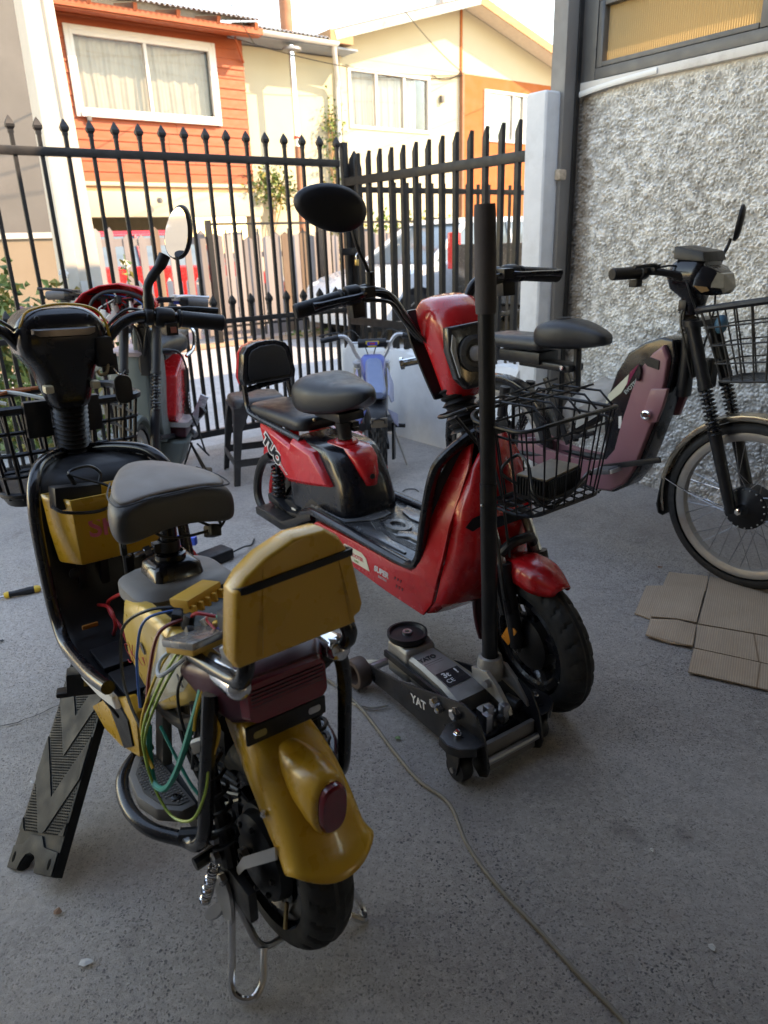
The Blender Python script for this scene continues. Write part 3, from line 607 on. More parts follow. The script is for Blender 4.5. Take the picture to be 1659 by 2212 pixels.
# ---- cars
def car(name,a,b,col,label,L=4.1,Wd=1.68,flip=False,pickup=False,dark=False):
    r=yard(name,a,b,0,label,'car')
    P=pm(name+'_paint',col,.25,coat=.8,var=.04); G=pm('car_glass',(.12,.16,.18),.05,var=.02,coat=.5) if not dark else pm('car_glass_dark',(.03,.035,.04),.08)
    h=Wd/2
    # x from front(0) to rear(L); rows: x, zbottom, zbelt, half width
    S=[(0,.32,.60,.62),(.06,.22,.68,.74),(.3,.2,.78,.8),(.75,.2,.88,.83),(1.15,.2,.95,.84),(2.2,.2,.98,.84),(3.3,.2,1.0,.84),(L-.35,.22,1.0,.82),(L-.06,.28,.95,.76),(L,.4,.88,.68)]
    if pickup: S=[(x*1.18,z0+.22,zb+.2 if x<1.2 else (1.15 if x>2.2 else 1.18),w_) for x,z0,zb,w_ in S]
    m=MB(); m.loft([[V(x,-w_*h/.84,z0+.08),V(x,-w_*h/.84*.93,z0),V(x,w_*h/.84*.93,z0),V(x,w_*h/.84,z0+.08),V(x,w_*h/.84,(z0+zb)/2+.08),V(x,w_*h/.84*.97,zb-.03),V(x,w_*h/.84*.9,zb),V(x,-w_*h/.84*.9,zb),V(x,-w_*h/.84*.97,zb-.03),V(x,-w_*h/.84,(z0+zb)/2+.08)] for x,z0,zb,w_ in S]); m.build('body',P,r,sharp=40,bev=.0)
    s=1.18 if pickup else 1; dz=.2 if pickup else 0
    x0,x1,x2,x3=(1.05*s,1.75*s,2.3*s,2.65*s) if pickup else (1.0,1.8,3.25,L-.15)
    zt=1.46+dz*1.4; zb=.93+dz
    lo=lambda x,k: [V(x,-h*.88,k),V(x,h*.88,k)]
    m=MB(); m.loft([[V(x0,-h*.86,zb),V(x0,h*.86,zb),V(x0+.02,h*.86,zb+.02),V(x0+.02,-h*.86,zb+.02)],[V(x1,-h*.86,zb),V(x1,h*.86,zb),V(x1,h*.68,zt-.03),V(x1,-h*.68,zt-.03)],[V(x2,-h*.86,zb),V(x2,h*.86,zb),V(x2,h*.68,zt-.03),V(x2,-h*.68,zt-.03)],[V(x3,-h*.82,zb),V(x3,h*.82,zb),V(x3-.0,h*.8,zb+.06),V(x3-.0,-h*.8,zb+.06)]]); m.build('glass',G,r,sharp=30)
    m=MB(); m.loft([[V(x1-.08,-h*.69,zt-.05),V(x1-.08,h*.69,zt-.05),V(x1,h*.66,zt-.01),V(x1,-h*.66,zt-.01)],[V(x1+.1,-h*.7,zt-.05),V(x1+.1,h*.7,zt-.05),V(x1+.1,h*.62,zt+.02),V(x1+.1,-h*.62,zt+.02)],[V(x2-.1,-h*.7,zt-.05),V(x2-.1,h*.7,zt-.05),V(x2-.1,h*.62,zt+.02),V(x2-.1,-h*.62,zt+.02)],[V(x2+.05,-h*.68,zt-.06),V(x2+.05,h*.68,zt-.06),V(x2+.03,h*.62,zt-.01),V(x2+.03,-h*.62,zt-.01)]]); m.build('roof',P,r)
    for sy in (-1,1):
        for p,q,u_,k_ in (((x0,sy*h*.865,zb),(x1-.03,sy*h*.69,zt-.03),.05,.06),((x2,sy*h*.69,zt-.04),(x3,sy*h*.83,zb),.06,.08),(((x1+x2)/2,sy*h*.875,zb),((x1+x2)/2,sy*h*.69,zt-.04),.03,.07)):
            MB().beam(p,q,u_,k_).build('pillar',P,r)
    for sy in (-1,1):
        m=MB(); m.sph((.3*s,sy*h*.78,.66+dz),(.26,.13,.09),14,8); m.build('headlight',pm('headlight_glass',(.6,.62,.65),.1,coat=.6),r)
        m=MB(); m.box((L*s-.05,sy*h*.86,.82+dz*1.3),(.12,.12,.42 if pickup else .2)); m.build('taillight',pm('tail_lens',(.55,.02,.02),.2,coat=.5),r,bev=.02)
        m=MB(); m.sph((x0+.35,sy*(h+.09),zb+.09),(.07,.09,.06),10,6); m.build('side_mirror',P,r)
        m=MB(); m.box((x1+.55,sy*(h+.005),zb-.13),(.16,.03,.03)); m.build('door_handle',CHR,r,bev=.006)
        for wx in (.72*s,(L-.78)*s):
            R=.31+.06*(dz>0); wz=R; m=MB(); m.lathe([(.2,-.1),(R-.03,-.1),(R,-.07),(R,.07),(R-.03,.1),(.2,.1)],(wx,sy*(h-.1),wz),(0,1,0),28); w_=m.build('wheel',RUB,r)
            m=MB(); m.lathe([(.03,sy*.06),(.17,sy*.09),(.205,sy*.1),(.21,sy*.07),(.03,sy*.03)],(wx,sy*(h-.1),wz),(0,1,0),20); m.build('rim',ALU,w_)
            m=MB(); m.lathe([(R+.055,.012),(R+.0,.014),(.05,.013)],(wx,sy*(h-.02),wz),(0,sy,0),28); m.build('wheel_arch',BLK,r)
    m=MB(); m.box((.0,0,.44+dz),(.05,h*1.1,.13)); m.build('grille',BLK,r,bev=.02)
    m=MB(); m.box((L*s/2,0,.2+dz),(L*s-.8,h*1.8,.06)); m.build('sill',BLK,r)
    if flip: r.rotation_euler=(0,0,ANG+math.pi)
    return r
car('silver_car',2.35,3.75,(.62,.66,.7),'silver car parked facing left beyond the side fence, hood lit by the sun')
car('dark_pickup',3.3+4.1*1.18,1.85,(.045,.043,.04),'dark grey pickup with a red tail light, parked in front of the silver car',flip=True,pickup=True,dark=True)
car('red_car',3.6,7.6,(.45,.02,.02),'red car in the carport glimpsed through the timber gate',flip=True)
# ---- plants
LF=[pm('leaf_'+c,col,.55,var=.3,vs=8) for c,col in (('deep',(.07,.12,.03)),('mid',(.14,.19,.04)),('yellow',(.3,.24,.05)))]
def leaves(m,n,fn,size,mats=3,droop=.4):
    for _ in range(n):
        c=Vector(fn()); s=size*random.uniform(.6,1.3); d=Vector((random.gauss(0,1),random.gauss(0,1),random.gauss(0,.6)-droop*.3)).normalized(); t=d.cross(Vector((random.gauss(0,1),random.gauss(0,1),random.gauss(0,1)))).normalized(); u=d.cross(t)*.18
        m.add([c,c+d*s*.5+t*s*.36+u*s,c+d*s,c+d*s*.5-t*s*.36+u*s],[(0,1,2),(0,2,3)],random.choice((0,0,1,1,2) if mats==3 else (0,1)))
def plant(name,loc,h,label,cat='plant',nst=4,spread=.25,nl=260,ls=.07,flowers=(),group=None,fr=.02):
    r=yard(name,*loc,label,cat,group); m=MB(); tops=[]
    for k in range(nst):
        x,y=random.uniform(-.5,.5)*spread,random.uniform(-.5,.5)*spread; lx,ly=random.gauss(0,.12)*spread*2,random.gauss(0,.12)*spread*2; hh=h*random.uniform(.7,1.)
        pts=crv([(x,y,0),(x+lx*.3,y+ly*.3,hh*.5),(x+lx,y+ly,hh)],5); m.tube(pts,[.009*(1-.7*i/len(pts)) for i in range(len(pts))],5); tops.append(pts)
    m.build('stem',LF[1],r)
    m=MB()
    def f():
        p=random.choice(tops); i=int(random.random()**1.1*(len(p)-1)); q=p[i]; s=spread*.55*(1.15-i/len(p)); return (q.x+random.gauss(0,s*.6),q.y+random.gauss(0,s*.6),max(.02,q.z+random.gauss(0,.04)))
    leaves(m,nl,f,ls); m.build('foliage',LF,r,flat=True)
    for col,n in flowers:
        for _ in range(n):
            p=random.choice(tops); q=p[random.randint(len(p)//2,len(p)-1)]; c=(q.x+random.gauss(0,.05),q.y+random.gauss(0,.05)-.03,q.z+random.gauss(0,.03)); mm=MB(); a=random.random()*6
            for j in range(6):
                t=a+j*math.pi/3; mm.sph((c[0]+fr*.7*math.cos(t),c[1],c[2]+fr*.7*math.sin(t)),(fr*.75,fr*.25,fr*.6),6,4,rot=(0,-t,0))
            mm.build('flower',pm('petal_'+col,{'white':(.75,.73,.7),'pink':(.7,.35,.45)}[col],.6),r)
    return r
plant('hollyhock',(-2.15,1.25,0),1.25,'tall hollyhock with a single pink bloom at its top, left edge',nst=9,spread=.6,nl=1300,ls=.075,flowers=(('pink',1),('white',3)),group='hollyhocks by the pole',fr=.03)
plant('hollyhock',(-1.72,1.1,0),1.05,'bushy hollyhock with several white blooms left of the utility pole',nst=8,spread=.55,nl=1100,ls=.07,flowers=(('white',7),),group='hollyhocks by the pole',fr=.025)
plant('hollyhock',(-2.6,1.7,0),1.2,'yellowing hollyhock at the far left behind the gate bars',nst=8,spread=.6,nl=1000,ls=.075,flowers=(('white',2),),group='hollyhocks by the pole',fr=.025)
plant('hollyhock',(-1.06,1.45,0),1.22,'slender hollyhock with white blooms just right of the utility pole',nst=2,spread=.16,nl=90,ls=.055,flowers=(('white',6),),group='hollyhocks by the pole',fr=.025)
r=yard('climbing_vine',5.85,8.75,0,'green climbing vine hanging beside the downpipe on the cream wall','vine'); m=MB()
pts=[crv([(.1,.05,0),(.12+random.uniform(-.1,.1),.05,1.5),(.1+random.uniform(-.15,.15),.05,2.6),(.05+random.uniform(-.1,.1),.05,3.55)],6) for _ in range(4)]
for p in pts: m.tube(p,.012,5)
m.build('stem',WOOD,r); m=MB()
leaves(m,700,lambda:(lambda q:(q.x+random.gauss(0,.12),q.y-random.random()*.12,q.z))(random.choice(random.choice(pts)) + Vector((0,0,random.gauss(0,.15)))),.075); m.build('foliage',LF,r,flat=True)
r=yard('ivy',4.25,8.7,0,'reddish green ivy spilling over the corner between orange and cream house','vine'); m=MB()
pts=[crv([(.1,.1,0),(.1,.05,1.2),(.1+random.uniform(-.2,.3),-.05,2.0),(.0+random.uniform(-.3,.5),-.1,2.0+random.uniform(-.1,.6))],6) for _ in range(6)]
for p in pts: m.tube(p,.012,5)
m.build('stem',WOOD,r); m=MB(); leaves(m,620,lambda:(lambda q:(q.x+random.gauss(0,.16),q.y-random.random()*.15,max(1.4,q.z+random.gauss(0,.1))))(random.choice(pts)[random.randint(12,18)]),.075); m.build('foliage',LF,r,flat=True)
r=yard('hedge',5.,5.6,0,'bright green hedge showing over the timber fence behind the silver car','hedge'); m=MB()
for k in range(5): m.tube([(-.6+.3*k,0,0),(-.6+.3*k+.05,0,1.4)],.015,5)
m.build('stem',WOOD,r); m=MB(); leaves(m,900,lambda:(random.uniform(-.9,.9),random.gauss(0,.15),random.uniform(.8,1.62)+random.gauss(0,.05)),.08); m.build('foliage',[LF[1],pm('leaf_bright',(.16,.26,.04),.5,var=.3),LF[2]],r,flat=True)
r=yard('grass_tuft',2.75,4.8,0,'small patch of green weeds at the foot of the brick plinth','weeds'); m=MB(); leaves(m,160,lambda:(random.gauss(0,.25),random.gauss(0,.1),random.uniform(0,.06)),.05); m.build('foliage',LF,r,flat=True)
# ================================================================ vehicle helpers
def xf(m,M):
    m.v=[tuple(M@Vector(v)) for v in m.v]; return m
def steer(o,axis,ang):
    """rotation about a steering axis through o"""
    o=Vector(o); return Matrix.Translation(o)@Matrix.Rotation(R_(ang),4,Vector(axis).normalized())@Matrix.Translation(-o)
def solid(o,t,off=-1):
    md=o.modifiers.new('solid','SOLIDIFY'); md.thickness=t; md.offset=off; return o
def tyre_mb(c,R,w,ri,pat='road',na=168):
    m=MB(); c=Vector(c); nc=23; vs=[]
    for i in range(na):
        th=2*math.pi*i/na
        for j in range(nc):
            t=-1+2*j/(nc-1); ph=t*R_(112); prof=math.cos(ph); y=math.sin(ph) if abs(ph)<math.pi/2 else math.copysign(1-.12*(abs(ph)-math.pi/2),t)
            h=(R-ri); r=ri+h*(.42+.58*max(-.72,prof)); d=0
            if pat=='road':
                q=(i/na*26+.9*abs(t))%1
                if .10<abs(t)<.62 and q<.22: d=.0048
                if abs(t)<.06: d=.003
            elif pat=='knob':
                q=(i//2+ (j//2)%2)%2
                if abs(t)<.75: d=-.007 if (q and j%2) else .002
            elif pat=='rib':
                if abs(t)<.6 and j%2==0: d=.0025
            r-=d; vs.append((c.x+r*math.cos(th),c.y+y*w/2,c.z+r*math.sin(th)))
    fs=[(i*nc+j,((i+1)%na)*nc+j,((i+1)%na)*nc+j+1,i*nc+j+1) for i in range(na) for j in range(nc-1)]
    m.add(vs,fs); return m
def cast_wheel(par,name,c,R,w,ri,M=None,pat='road',sp=5,mat=None,hubr=.075):
    mat=mat or BLKG; M=M or Matrix(); c=Vector(c)
    wl=xf(tyre_mb(c,R,w,ri,pat),M).build(name,RUB,par,sharp=25)
    m=MB(); m.lathe([(ri+.004,-w*.36),(ri-.012,-w*.38),(ri-.02,-w*.3),(ri-.022,w*.3),(ri-.012,w*.38),(ri+.004,w*.36)],c,n=40); xf(m,M).build('rim',mat,wl,sharp=40)
    m=MB()
    for k in range(sp):
        a=2*math.pi*k/sp+.3; u=V(math.cos(a),0,math.sin(a)); v=V(-math.sin(a),0,math.cos(a)); p0=c+u*hubr*.8; p1=c+u*(ri-.015)
        m.loft([rrect(p0,v,Y1,.028,w*.28,.006,2),rrect(p0.lerp(p1,.5),v,Y1,.018,w*.25,.006,2),rrect(p1,v,Y1,.027,w*.3,.006,2)])
    xf(m,M).build('spoke',mat,wl)
    m=MB(); m.lathe([(0,-w*.5),(hubr*.6,-w*.5),(hubr,-w*.38),(hubr,w*.38),(hubr*.6,w*.5),(0,w*.5)],c,n=28); m.tube([c-Y1*w*.85,c+Y1*w*.85],.008,8); xf(m,M).build('hub',BLKM,wl)
    m=MB()
    for s in (-1,1): m.lathe([(.015,w*.72),(.015,w*.84),(.0,w*.84)],c,(0,s,0),6)
    xf(m,M).build('axle_nut',STL,wl,flat=True)
    return wl
def grip_mb(p,q,r):
    m=MB(); p=Vector(p);q=Vector(q); n=26; pts=[p.lerp(q,i/n) for i in range(n+1)]; rr=[r*(1.0+.05*(i%2))*(1.12 if i in(0,1) else 1) for i in range(n+1)]; rr[-1]=r*.9
    m.tube(pts,rr,14); return m
def oval_mirror(par,c,nrm,upv,a,b,t,name='mirror',M=None,pear=.12):
    """housing + reflective glass"""
    n=Vector(nrm).normalized(); u=Vector(upv); u=(u-n*u.dot(n)).normalized(); v=n.cross(u); c=Vector(c); M=M or Matrix()
    def ring(s,d): return [c+u*(a*s*math.cos(x))+v*(b*s*math.sin(x)*(1+pear*math.cos(x)))-n*d for x in [2*math.pi*i/28 for i in range(28)]]
    m=MB(); m.loft([ring(.96,-.001),ring(1,.004),ring(.98,t*.5),ring(.8,t*.85),ring(.45,t)]); h=xf(m,M).build(name,BLK,par,sharp=50)
    m=MB(); m.loft([ring(.92,-.002),ring(.9,-.0025)]); xf(m,M).build('mirror_glass',pm('mirror_glass',(.85,.85,.85),.03,metal=1,var=0,rv=0),h,flat=True); return h
def wire(par,name,pts,r,mat,k=7): return MB().tube(crv(pts,k),r,6).build(name,mat,par)
def wmat(n,c): return pm('wire_'+n,c,.4,var=.05)
WK=wmat('black',(.015,.015,.015)); WG=wmat('green',(.0,.26,.2)); WR=wmat('red',(.42,.015,.02)); WY=wmat('yellow',(.6,.36,.03)); WB_=wmat('blue',(.02,.12,.42)); WGY=wmat('green_yellow',(.28,.4,.06)); WGR=wmat('grey',(.45,.48,.5)); WM=wmat('maroon',(.2,.02,.02)); NYL=pm('white_nylon',(.7,.68,.62),.5)
# ================================================================ YELLOW SCOOTER
ys=empty('electric_scooter',(-.181,.953,0),(R_(1.5),0,R_(127.5)),'yellow electric scooter half dismantled with loose coloured wires, in the foreground','scooter','electric scooters and bikes under repair')
GRY2=pm('grey_plastic_light',(.17,.16,.152),.5,bump=.2,bs=700,dirt=.35,dcol=(.25,.22,.19),ds=7)
cast_wheel(ys,'rear_wheel',(.035,.004,.238),.186,.088,.125,pat='road',sp=5)
m=MB(); m.lathe([(.0,-.028),(.05,-.03),(.075,-.02),(.08,.0)],(.02,.035,.235),(0,-1,0),28)
for k in range(8): m.sph((.02+.06*math.cos(k*.785),.062,.235+.06*math.sin(k*.785)),.006,6,4)
m.build('brake_drum',BLKM,ys)
for s in (1,-1):
    m=MB(); m.beam((.0,s*.095,.2),(.32,s*.1,.27),.02,.045); m.box((-.005,s*.098,.205),(.07,.016,.06)); m.build('swingarm',BLKM,ys,bev=.004)
    m=MB(); m.tube([(.03,s*.10,.24),(.1,s*.1,.52)],.012,8); helix((.04,s*.1,.28),(.09,s*.1,.47),.022,7,.004,m); m.build('shock_absorber',BLKM,ys)
# rear fender
cl=[(.11,.515),(.055,.51),(.0,.493),(-.05,.466),(-.09,.432),(-.118,.398),(-.135,.368),(-.145,.347),(-.155,.334)]
hw=[.045,.054,.062,.066,.068,.069,.069,.070,.076]; dp=[.06,.066,.07,.072,.072,.068,.06,.048,.042]
m=MB(); rings=[]
for i,(x,z) in enumerate(cl):
    a=cl[max(i-1,0)];b=cl[min(i+1,len(cl)-1)]; t=Vector((b[0]-a[0],0,b[1]-a[1])).normalized(); n=Vector((t.z,0,-t.x)) # outward = up/back
    if n.z<0 and i<5: n=-n
    n=Vector((-abs(n.x) if i>0 else n.x,0,abs(n.z)))
    c=V(x,.004,z); W=hw[i]; D=dp[i]; prof=[(-1,-1),(-1.0,-.6),(-.95,-.3),(-.8,-.1),(-.55,-.03),(-.3,0.02),(0,.04),(.3,.02),(.55,-.03),(.8,-.1),(.95,-.3),(1.0,-.6),(1,-1)]
    e=max(0,(i-5))/3.; rings.append([c+Y1*(W*p)+n*(D*q+(.006*e if i==8 else 0))+t*(e*(.026*(1-p*p)-.014*p*p)) for p,q in prof])
m.loft(rings,cap=False,closed=False); fe=solid(m.build('rear_fender',YEL,ys,sharp=60,sub=1),.004)
m=MB(); m.loft([ell((x,.012,z),Y1,Z1,a,b,28,2.3) for x,z,a,b in ((-.03,.462,.02,.02),(-.06,.455,.03,.032),(-.09,.447,.034,.043),(-.12,.44,.034,.05),(-.14,.436,.032,.0515),(-.149,.434,.028,.049),(-.15,.434,.02,.04))]); m.build('reflector_boss',YEL,fe,sharp=70)
rc=V(-.1505,.012,.434); ru=V(-.1,0,.995).normalized(); rn=V(-.995,0,-.1).normalized()
m=MB(); m.loft([ell(rc-rn*.006,Y1,ru,.0235,.0435,28,2.6),ell(rc+rn*.004,Y1,ru,.0235,.0435,28,2.6),ell(rc+rn*.008,Y1,ru,.0205,.0395,28,2.6)]); m.build('reflector',LENS,fe,sharp=40)
m=MB(); m.sph((-.06,.077,.395),.006,8,5); m.build('fender_screw',CHR,fe)
m=MB(); m.loft([[V(.015,.094,.225),V(.015,.094,.245),V(.015,.097,.245),V(.015,.097,.225)],[V(-.02,.097,.27),V(-.02,.097,.295),V(-.02,.1,.295),V(-.02,.1,.27)],[V(-.09,.075,.33),V(-.09,.075,.355),V(-.09,.078,.355),V(-.09,.078,.33)]]); m.build('fender_stay',ALU,ys)
# tail light
m=MB(); rg=[]
for x,w_,z0,z1 in ((.10,.12,.565,.60),(.03,.112,.545,.62),(-.02,.098,.54,.632),(-.045,.08,.548,.625)):
    rg.append(rrect((x,.018,(z0+z1)/2),Y1,Z1,w_*.85,(z1-z0)/2,.02,4))
m.loft(rg); tl=m.build('tail_light',DRED,ys,bev=0,sharp=45)
m=MB(); m.loft([rrect((-.04,.018,.588),Y1,V(.1,0,1).normalized(),.072,.037,.016,4),rrect((-.056,.018,.586),Y1,V(.1,0,1).normalized(),.066,.031,.014,4)]); m.build('tail_lens',LENS,tl,sharp=40)
for k in range(8):
    MB().box((-.0545,.018,.563+.0062*k),(.004,.122,.0022)).build('lens_rib',DRED,tl,flat=True)
m=MB(); m.box((-.033,.012,.519),(.006,.14,.032)); pb=m.build('plate_bracket',BLKM,ys,bev=.008,bs=3)
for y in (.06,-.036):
    m=MB(); m.loft([rrect((-.0366,y,.519),Y1,Z1,.011,.006,.004,2),rrect((-.0372,y,.519),Y1,Z1,.011,.006,.004,2)]); m.build('slot',pm('slot_dull_yellow',(.33,.27,.1),.7) if y>0 else ALU,pb,flat=True)  # left slot dull yellow, right slot aluminium
m=MB(); m.box((.03,.012,.522),(.12,.05,.014)); m.build('bracket_arm',BLKM,ys,bev=.003)
# rack tube under the backrest
m=MB(); m.tube(crv([(.16,.105,.60),(.08,.1,.61),(.0,.095,.618),(-.05,.092,.628),(-.068,.09,.652),(-.062,.082,.675),(-.06,.05,.681),(-.06,-.05,.681),(-.062,-.075,.675),(-.068,-.085,.652),(-.05,-.087,.626),(.0,-.09,.612),(.08,-.095,.61)],6),.0125,12); m.build('rack_tube',BLKG,ys)
for s,y in ((1,.088),(-1,-.082)):
    m=MB(); m.tube([(.08,y,.605),(-.038,y*1.0,.612)],[.0205,.0205],16); m.sph((-.038,y,.612),.0205,14,8); m.build('chrome_handle',CHR,ys)
# backrest: wedge shaped box, rear face towards the camera
def brow(x,s): # outline (y,z) of the backrest seen from behind; s shrinks it
    P=[(.111,.672),(.116,.686),(.106,.782),(.090,.801),(.060,.821),(.012,.838),(-.035,.838),(-.060,.820),(-.080,.787),(-.098,.704),(-.094,.692),(-.084,.688),(-.080,.676)]
    c=(.008,.752); return [V(x,c[0]+(y-c[0])*s,c[1]+(z-c[1])*s) for y,z in P]
m=MB(); m.loft([brow(-.046,.90),brow(-.05,.965),brow(-.06,.99),brow(-.078,1.0),brow(-.088,.975),brow(-.091,.945)]); br=m.build('backrest',YEL,ys,bev=.0025,sharp=30)
for y0,y1,wd in ((.064,.082,.011),(-.05,-.072,.008)):
    m=MB(); m.loft([[V(-.089,y0-.001,.808),V(-.089,y0+.001,.808),V(-.0915,y0,.808)],[V(-.088,y1-wd,.684),V(-.088,y1+wd*.4,.684),V(-.098,y1-wd*.4,.684)]]); m.build('backrest_ridge',YEL,br)
m=MB(); 
bp=[(-.046,.09,.774),(-.055,.0985,.777),(-.078,.101,.780),(-.0905,.096,.784),(-.0925,.09,.7845),(-.0925,-.065,.7935),(-.090,-.077,.793),(-.078,-.081,.79),(-.055,-.080,.787),(-.046,-.07,.784)]
rg=[]
for i,p in enumerate(bp):
    a=Vector(bp[max(i-1,0)]);b=Vector(bp[min(i+1,len(bp)-1)]); t=(b-a).normalized(); nn=t.cross(Z1).normalized(); p=Vector(p)
    rg.append([p-Z1*.0052-nn*.0015,p+Z1*.0052-nn*.0015,p+Z1*.0052+nn*.0025,p-Z1*.0052+nn*.0025])
m.loft(rg); m.build('elastic_band',BLK,br)
m=MB(); m.box((.0,.008,.69),(.06,.15,.03)); m.build('backrest_mount',BLKM,ys,bev=.006)
# under-seat body shells
sp=[(.405,.585),(.43,.53),(.418,.46),(.34,.42),(.262,.412),(.10,.515),(.052,.585),(.09,.615),(.2,.618),(.3,.612)]
for s,nm in ((1,'side_shell'),(-1,'side_shell')):
    m=MB(); c=(.25,.53)
    R0=[V(x,s*.082,z) for x,z in sp]; R1=[V(c[0]+(x-c[0])*.98,s*.1,c[1]+(z-c[1])*.98) for x,z in sp]; R2=[V(c[0]+(x-c[0])*.86,s*.109,c[1]+(z-c[1])*.8) for x,z in sp]
    m.loft([R0,R1,R2]); sh=m.build(nm,YEL2,ys,bev=.004,bs=2,sharp=40)
    if s>0:
        m=MB(); m.loft([[V(x,.1095,z) for x,z in ((.24,.535),(.315,.445),(.27,.43),(.125,.53),(.085,.575),(.10,.60),(.2,.602))],[V(x,.1115,z) for x,z in ((.238,.535),(.308,.449),(.268,.435),(.13,.533),(.09,.576),(.103,.597),(.198,.599))]]); m.build('pale_panel',pm('pale_yellow_gloss',(.66,.62,.5),.2,coat=.6,var=.03),sh,sharp=40)
        for q in ((.30,.53),(.13,.548)):
            m=MB(); m.loft([ell((q[0],.1105,q[1]),V(.8,0,.6),V(-.6,0,.8),.013,.006,12),ell((q[0],.1122,q[1]),V(.8,0,.6),V(-.6,0,.8),.013,.006,12)]); m.build('fastener',GRYP,sh)
        text('lettering','SKG',.062,pm('red_print',(.5,.05,.08),.4,var=0),sh,(.345,.1125,.495),(-.93,0,.36),(.36,0,.93),bold=-.003)
m=MB(); m.loft([rrect((.25,0,.55),X1,Y1,.16,.085,.03,3),rrect((.25,0,.585),X1,Y1,.15,.082,.03,3)]); m.build('battery_tray',BLK,ys)
# grey top cover, collar and post
m=MB(); m.loft([rrect((.395,.0,.578),X1,Y1,.085,.098,.05,5),rrect((.395,0,.602),X1,Y1,.085,.098,.05,5),rrect((.395,0,.612),X1,Y1,.07,.085,.045,5)]); m.build('top_cover',GRY2,ys,sharp=45)
m=MB(); m.loft([rrect((.41,0,.61),X1,Y1,.048,.05,.016,4),rrect((.41,0,.632),X1,Y1,.044,.046,.016,4),rrect((.41,0,.64),X1,Y1,.034,.036,.016,4)]); m.build('post_collar',BLKG,ys,sharp=50)
m=MB(); m.lathe([(.0265,0),(.03,.004),(.03,.014),(.0255,.016)],(.41,0,.638),(0,0,1),22); m.build('collar_ring',BLKG,ys)
m=MB(); m.tube([(.412,0,.63),(.405,0,.73)],.0165,16); po=m.build('seat_post',BLKG,ys)
m=MB(); m.lathe([(.0205,-.011),(.0215,0),(.0205,.011)],(.41,0,.668),(0,0,1),20); m.box((.412,.024,.668),(.018,.014,.018)); m.build('post_clamp',BLKM,po)
m=MB(); m.tube([(.412,.02,.668),(.418,.066,.660)],.005,8); m.lathe([(.0095,0),(.0095,.012)],(.4135,.036,.6655),(.1,1,-.15),6,cap=True); m.build('clamp_bolt',CHR,po)
# saddle
rg=[]
for x,hw_,z0,z1,ar in ((.312,.092,.728,.792,.012),(.318,.109,.708,.801,.024),(.335,.116,.702,.807,.028),(.375,.112,.712,.813,.026),(.42,.088,.73,.82,.016),(.465,.060,.742,.822,.012),(.51,.042,.745,.815,.008),(.55,.03,.748,.80,.004),(.572,.016,.755,.785,.0)):
    cz=(z0+z1)/2; hz=(z1-z0)/2; r=[]
    for k in range(28):
        t=2*math.pi*k/28; ct,st=math.cos(t),math.sin(t); y=hw_*math.copysign(abs(ct)**.62,ct); z=cz+hz*math.copysign(abs(st)**.62,st)
        if st<0: z+=ar*1.5*(1-(y/hw_)**2)
        elif st>0: z+=.007*(1-(y/hw_)**2)-.004*math.exp(-(y/.02)**2)
        r.append(V(x,.008+y,z-.008))
    rg.append(r)
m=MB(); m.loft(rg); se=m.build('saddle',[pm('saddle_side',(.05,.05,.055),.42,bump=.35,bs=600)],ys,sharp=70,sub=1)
top=[]
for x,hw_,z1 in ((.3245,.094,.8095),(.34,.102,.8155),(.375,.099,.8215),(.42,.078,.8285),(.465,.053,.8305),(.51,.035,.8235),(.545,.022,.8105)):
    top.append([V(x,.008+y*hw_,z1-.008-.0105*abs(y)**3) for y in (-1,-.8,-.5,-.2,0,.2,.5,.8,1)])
m=MB(); m.loft(top,cap=False,closed=False); solid(m.build('saddle_top',LEA_LIT,se,sharp=70,sub=1),.004)
seam=[V(x,.008+s*h,z-.008) for s in(1,) for x,h,z in ((.42,.083,.815),(.375,.104,.806),(.335,.107,.8005))]+[V(.3175,.008+y,.7925+.006*(1-(y/.1)**2)) for y in (.095,.05,0,-.05,-.095)]+[V(x,.008-h,z-.008) for x,h,z in ((.335,.107,.8005),(.375,.104,.806),(.42,.083,.815))]
m=MB(); m.tube(crv(seam,4),.0016,5); m.build('saddle_seam',LEA,se)
m=MB(); m.box((.41,.012,.733),(.12,.05,.02)); m.tube([(.36,-.03,.735),(.46,-.03,.735)],.006,6); m.build('saddle_bracket',BLKM,ys,bev=.003)
for k,pts in enumerate((((.36,-.03,.73),(.35,-.06,.71),(.355,-.085,.705),(.35,-.07,.735),(.34,-.09,.725),(.345,-.075,.70),(.36,-.06,.70)),((.37,.05,.725),(.37,.02,.70),(.36,-.02,.695),(.35,-.06,.70)))): wire(ys,'seat_cable',pts,.0028,WK)
MB().box((.352,-.066,.697),(.03,.024,.024),(.3,.4,.2)).build('plug',BLK,ys,bev=.005)
wire(ys,'hanging_cable',((.42,.07,.74),(.43,.075,.70),(.45,.075,.66),(.47,.07,.60)),.003,WK); MB().box((.45,.075,.67),(.012,.012,.035)).build('connector',BLK,ys,bev=.003)
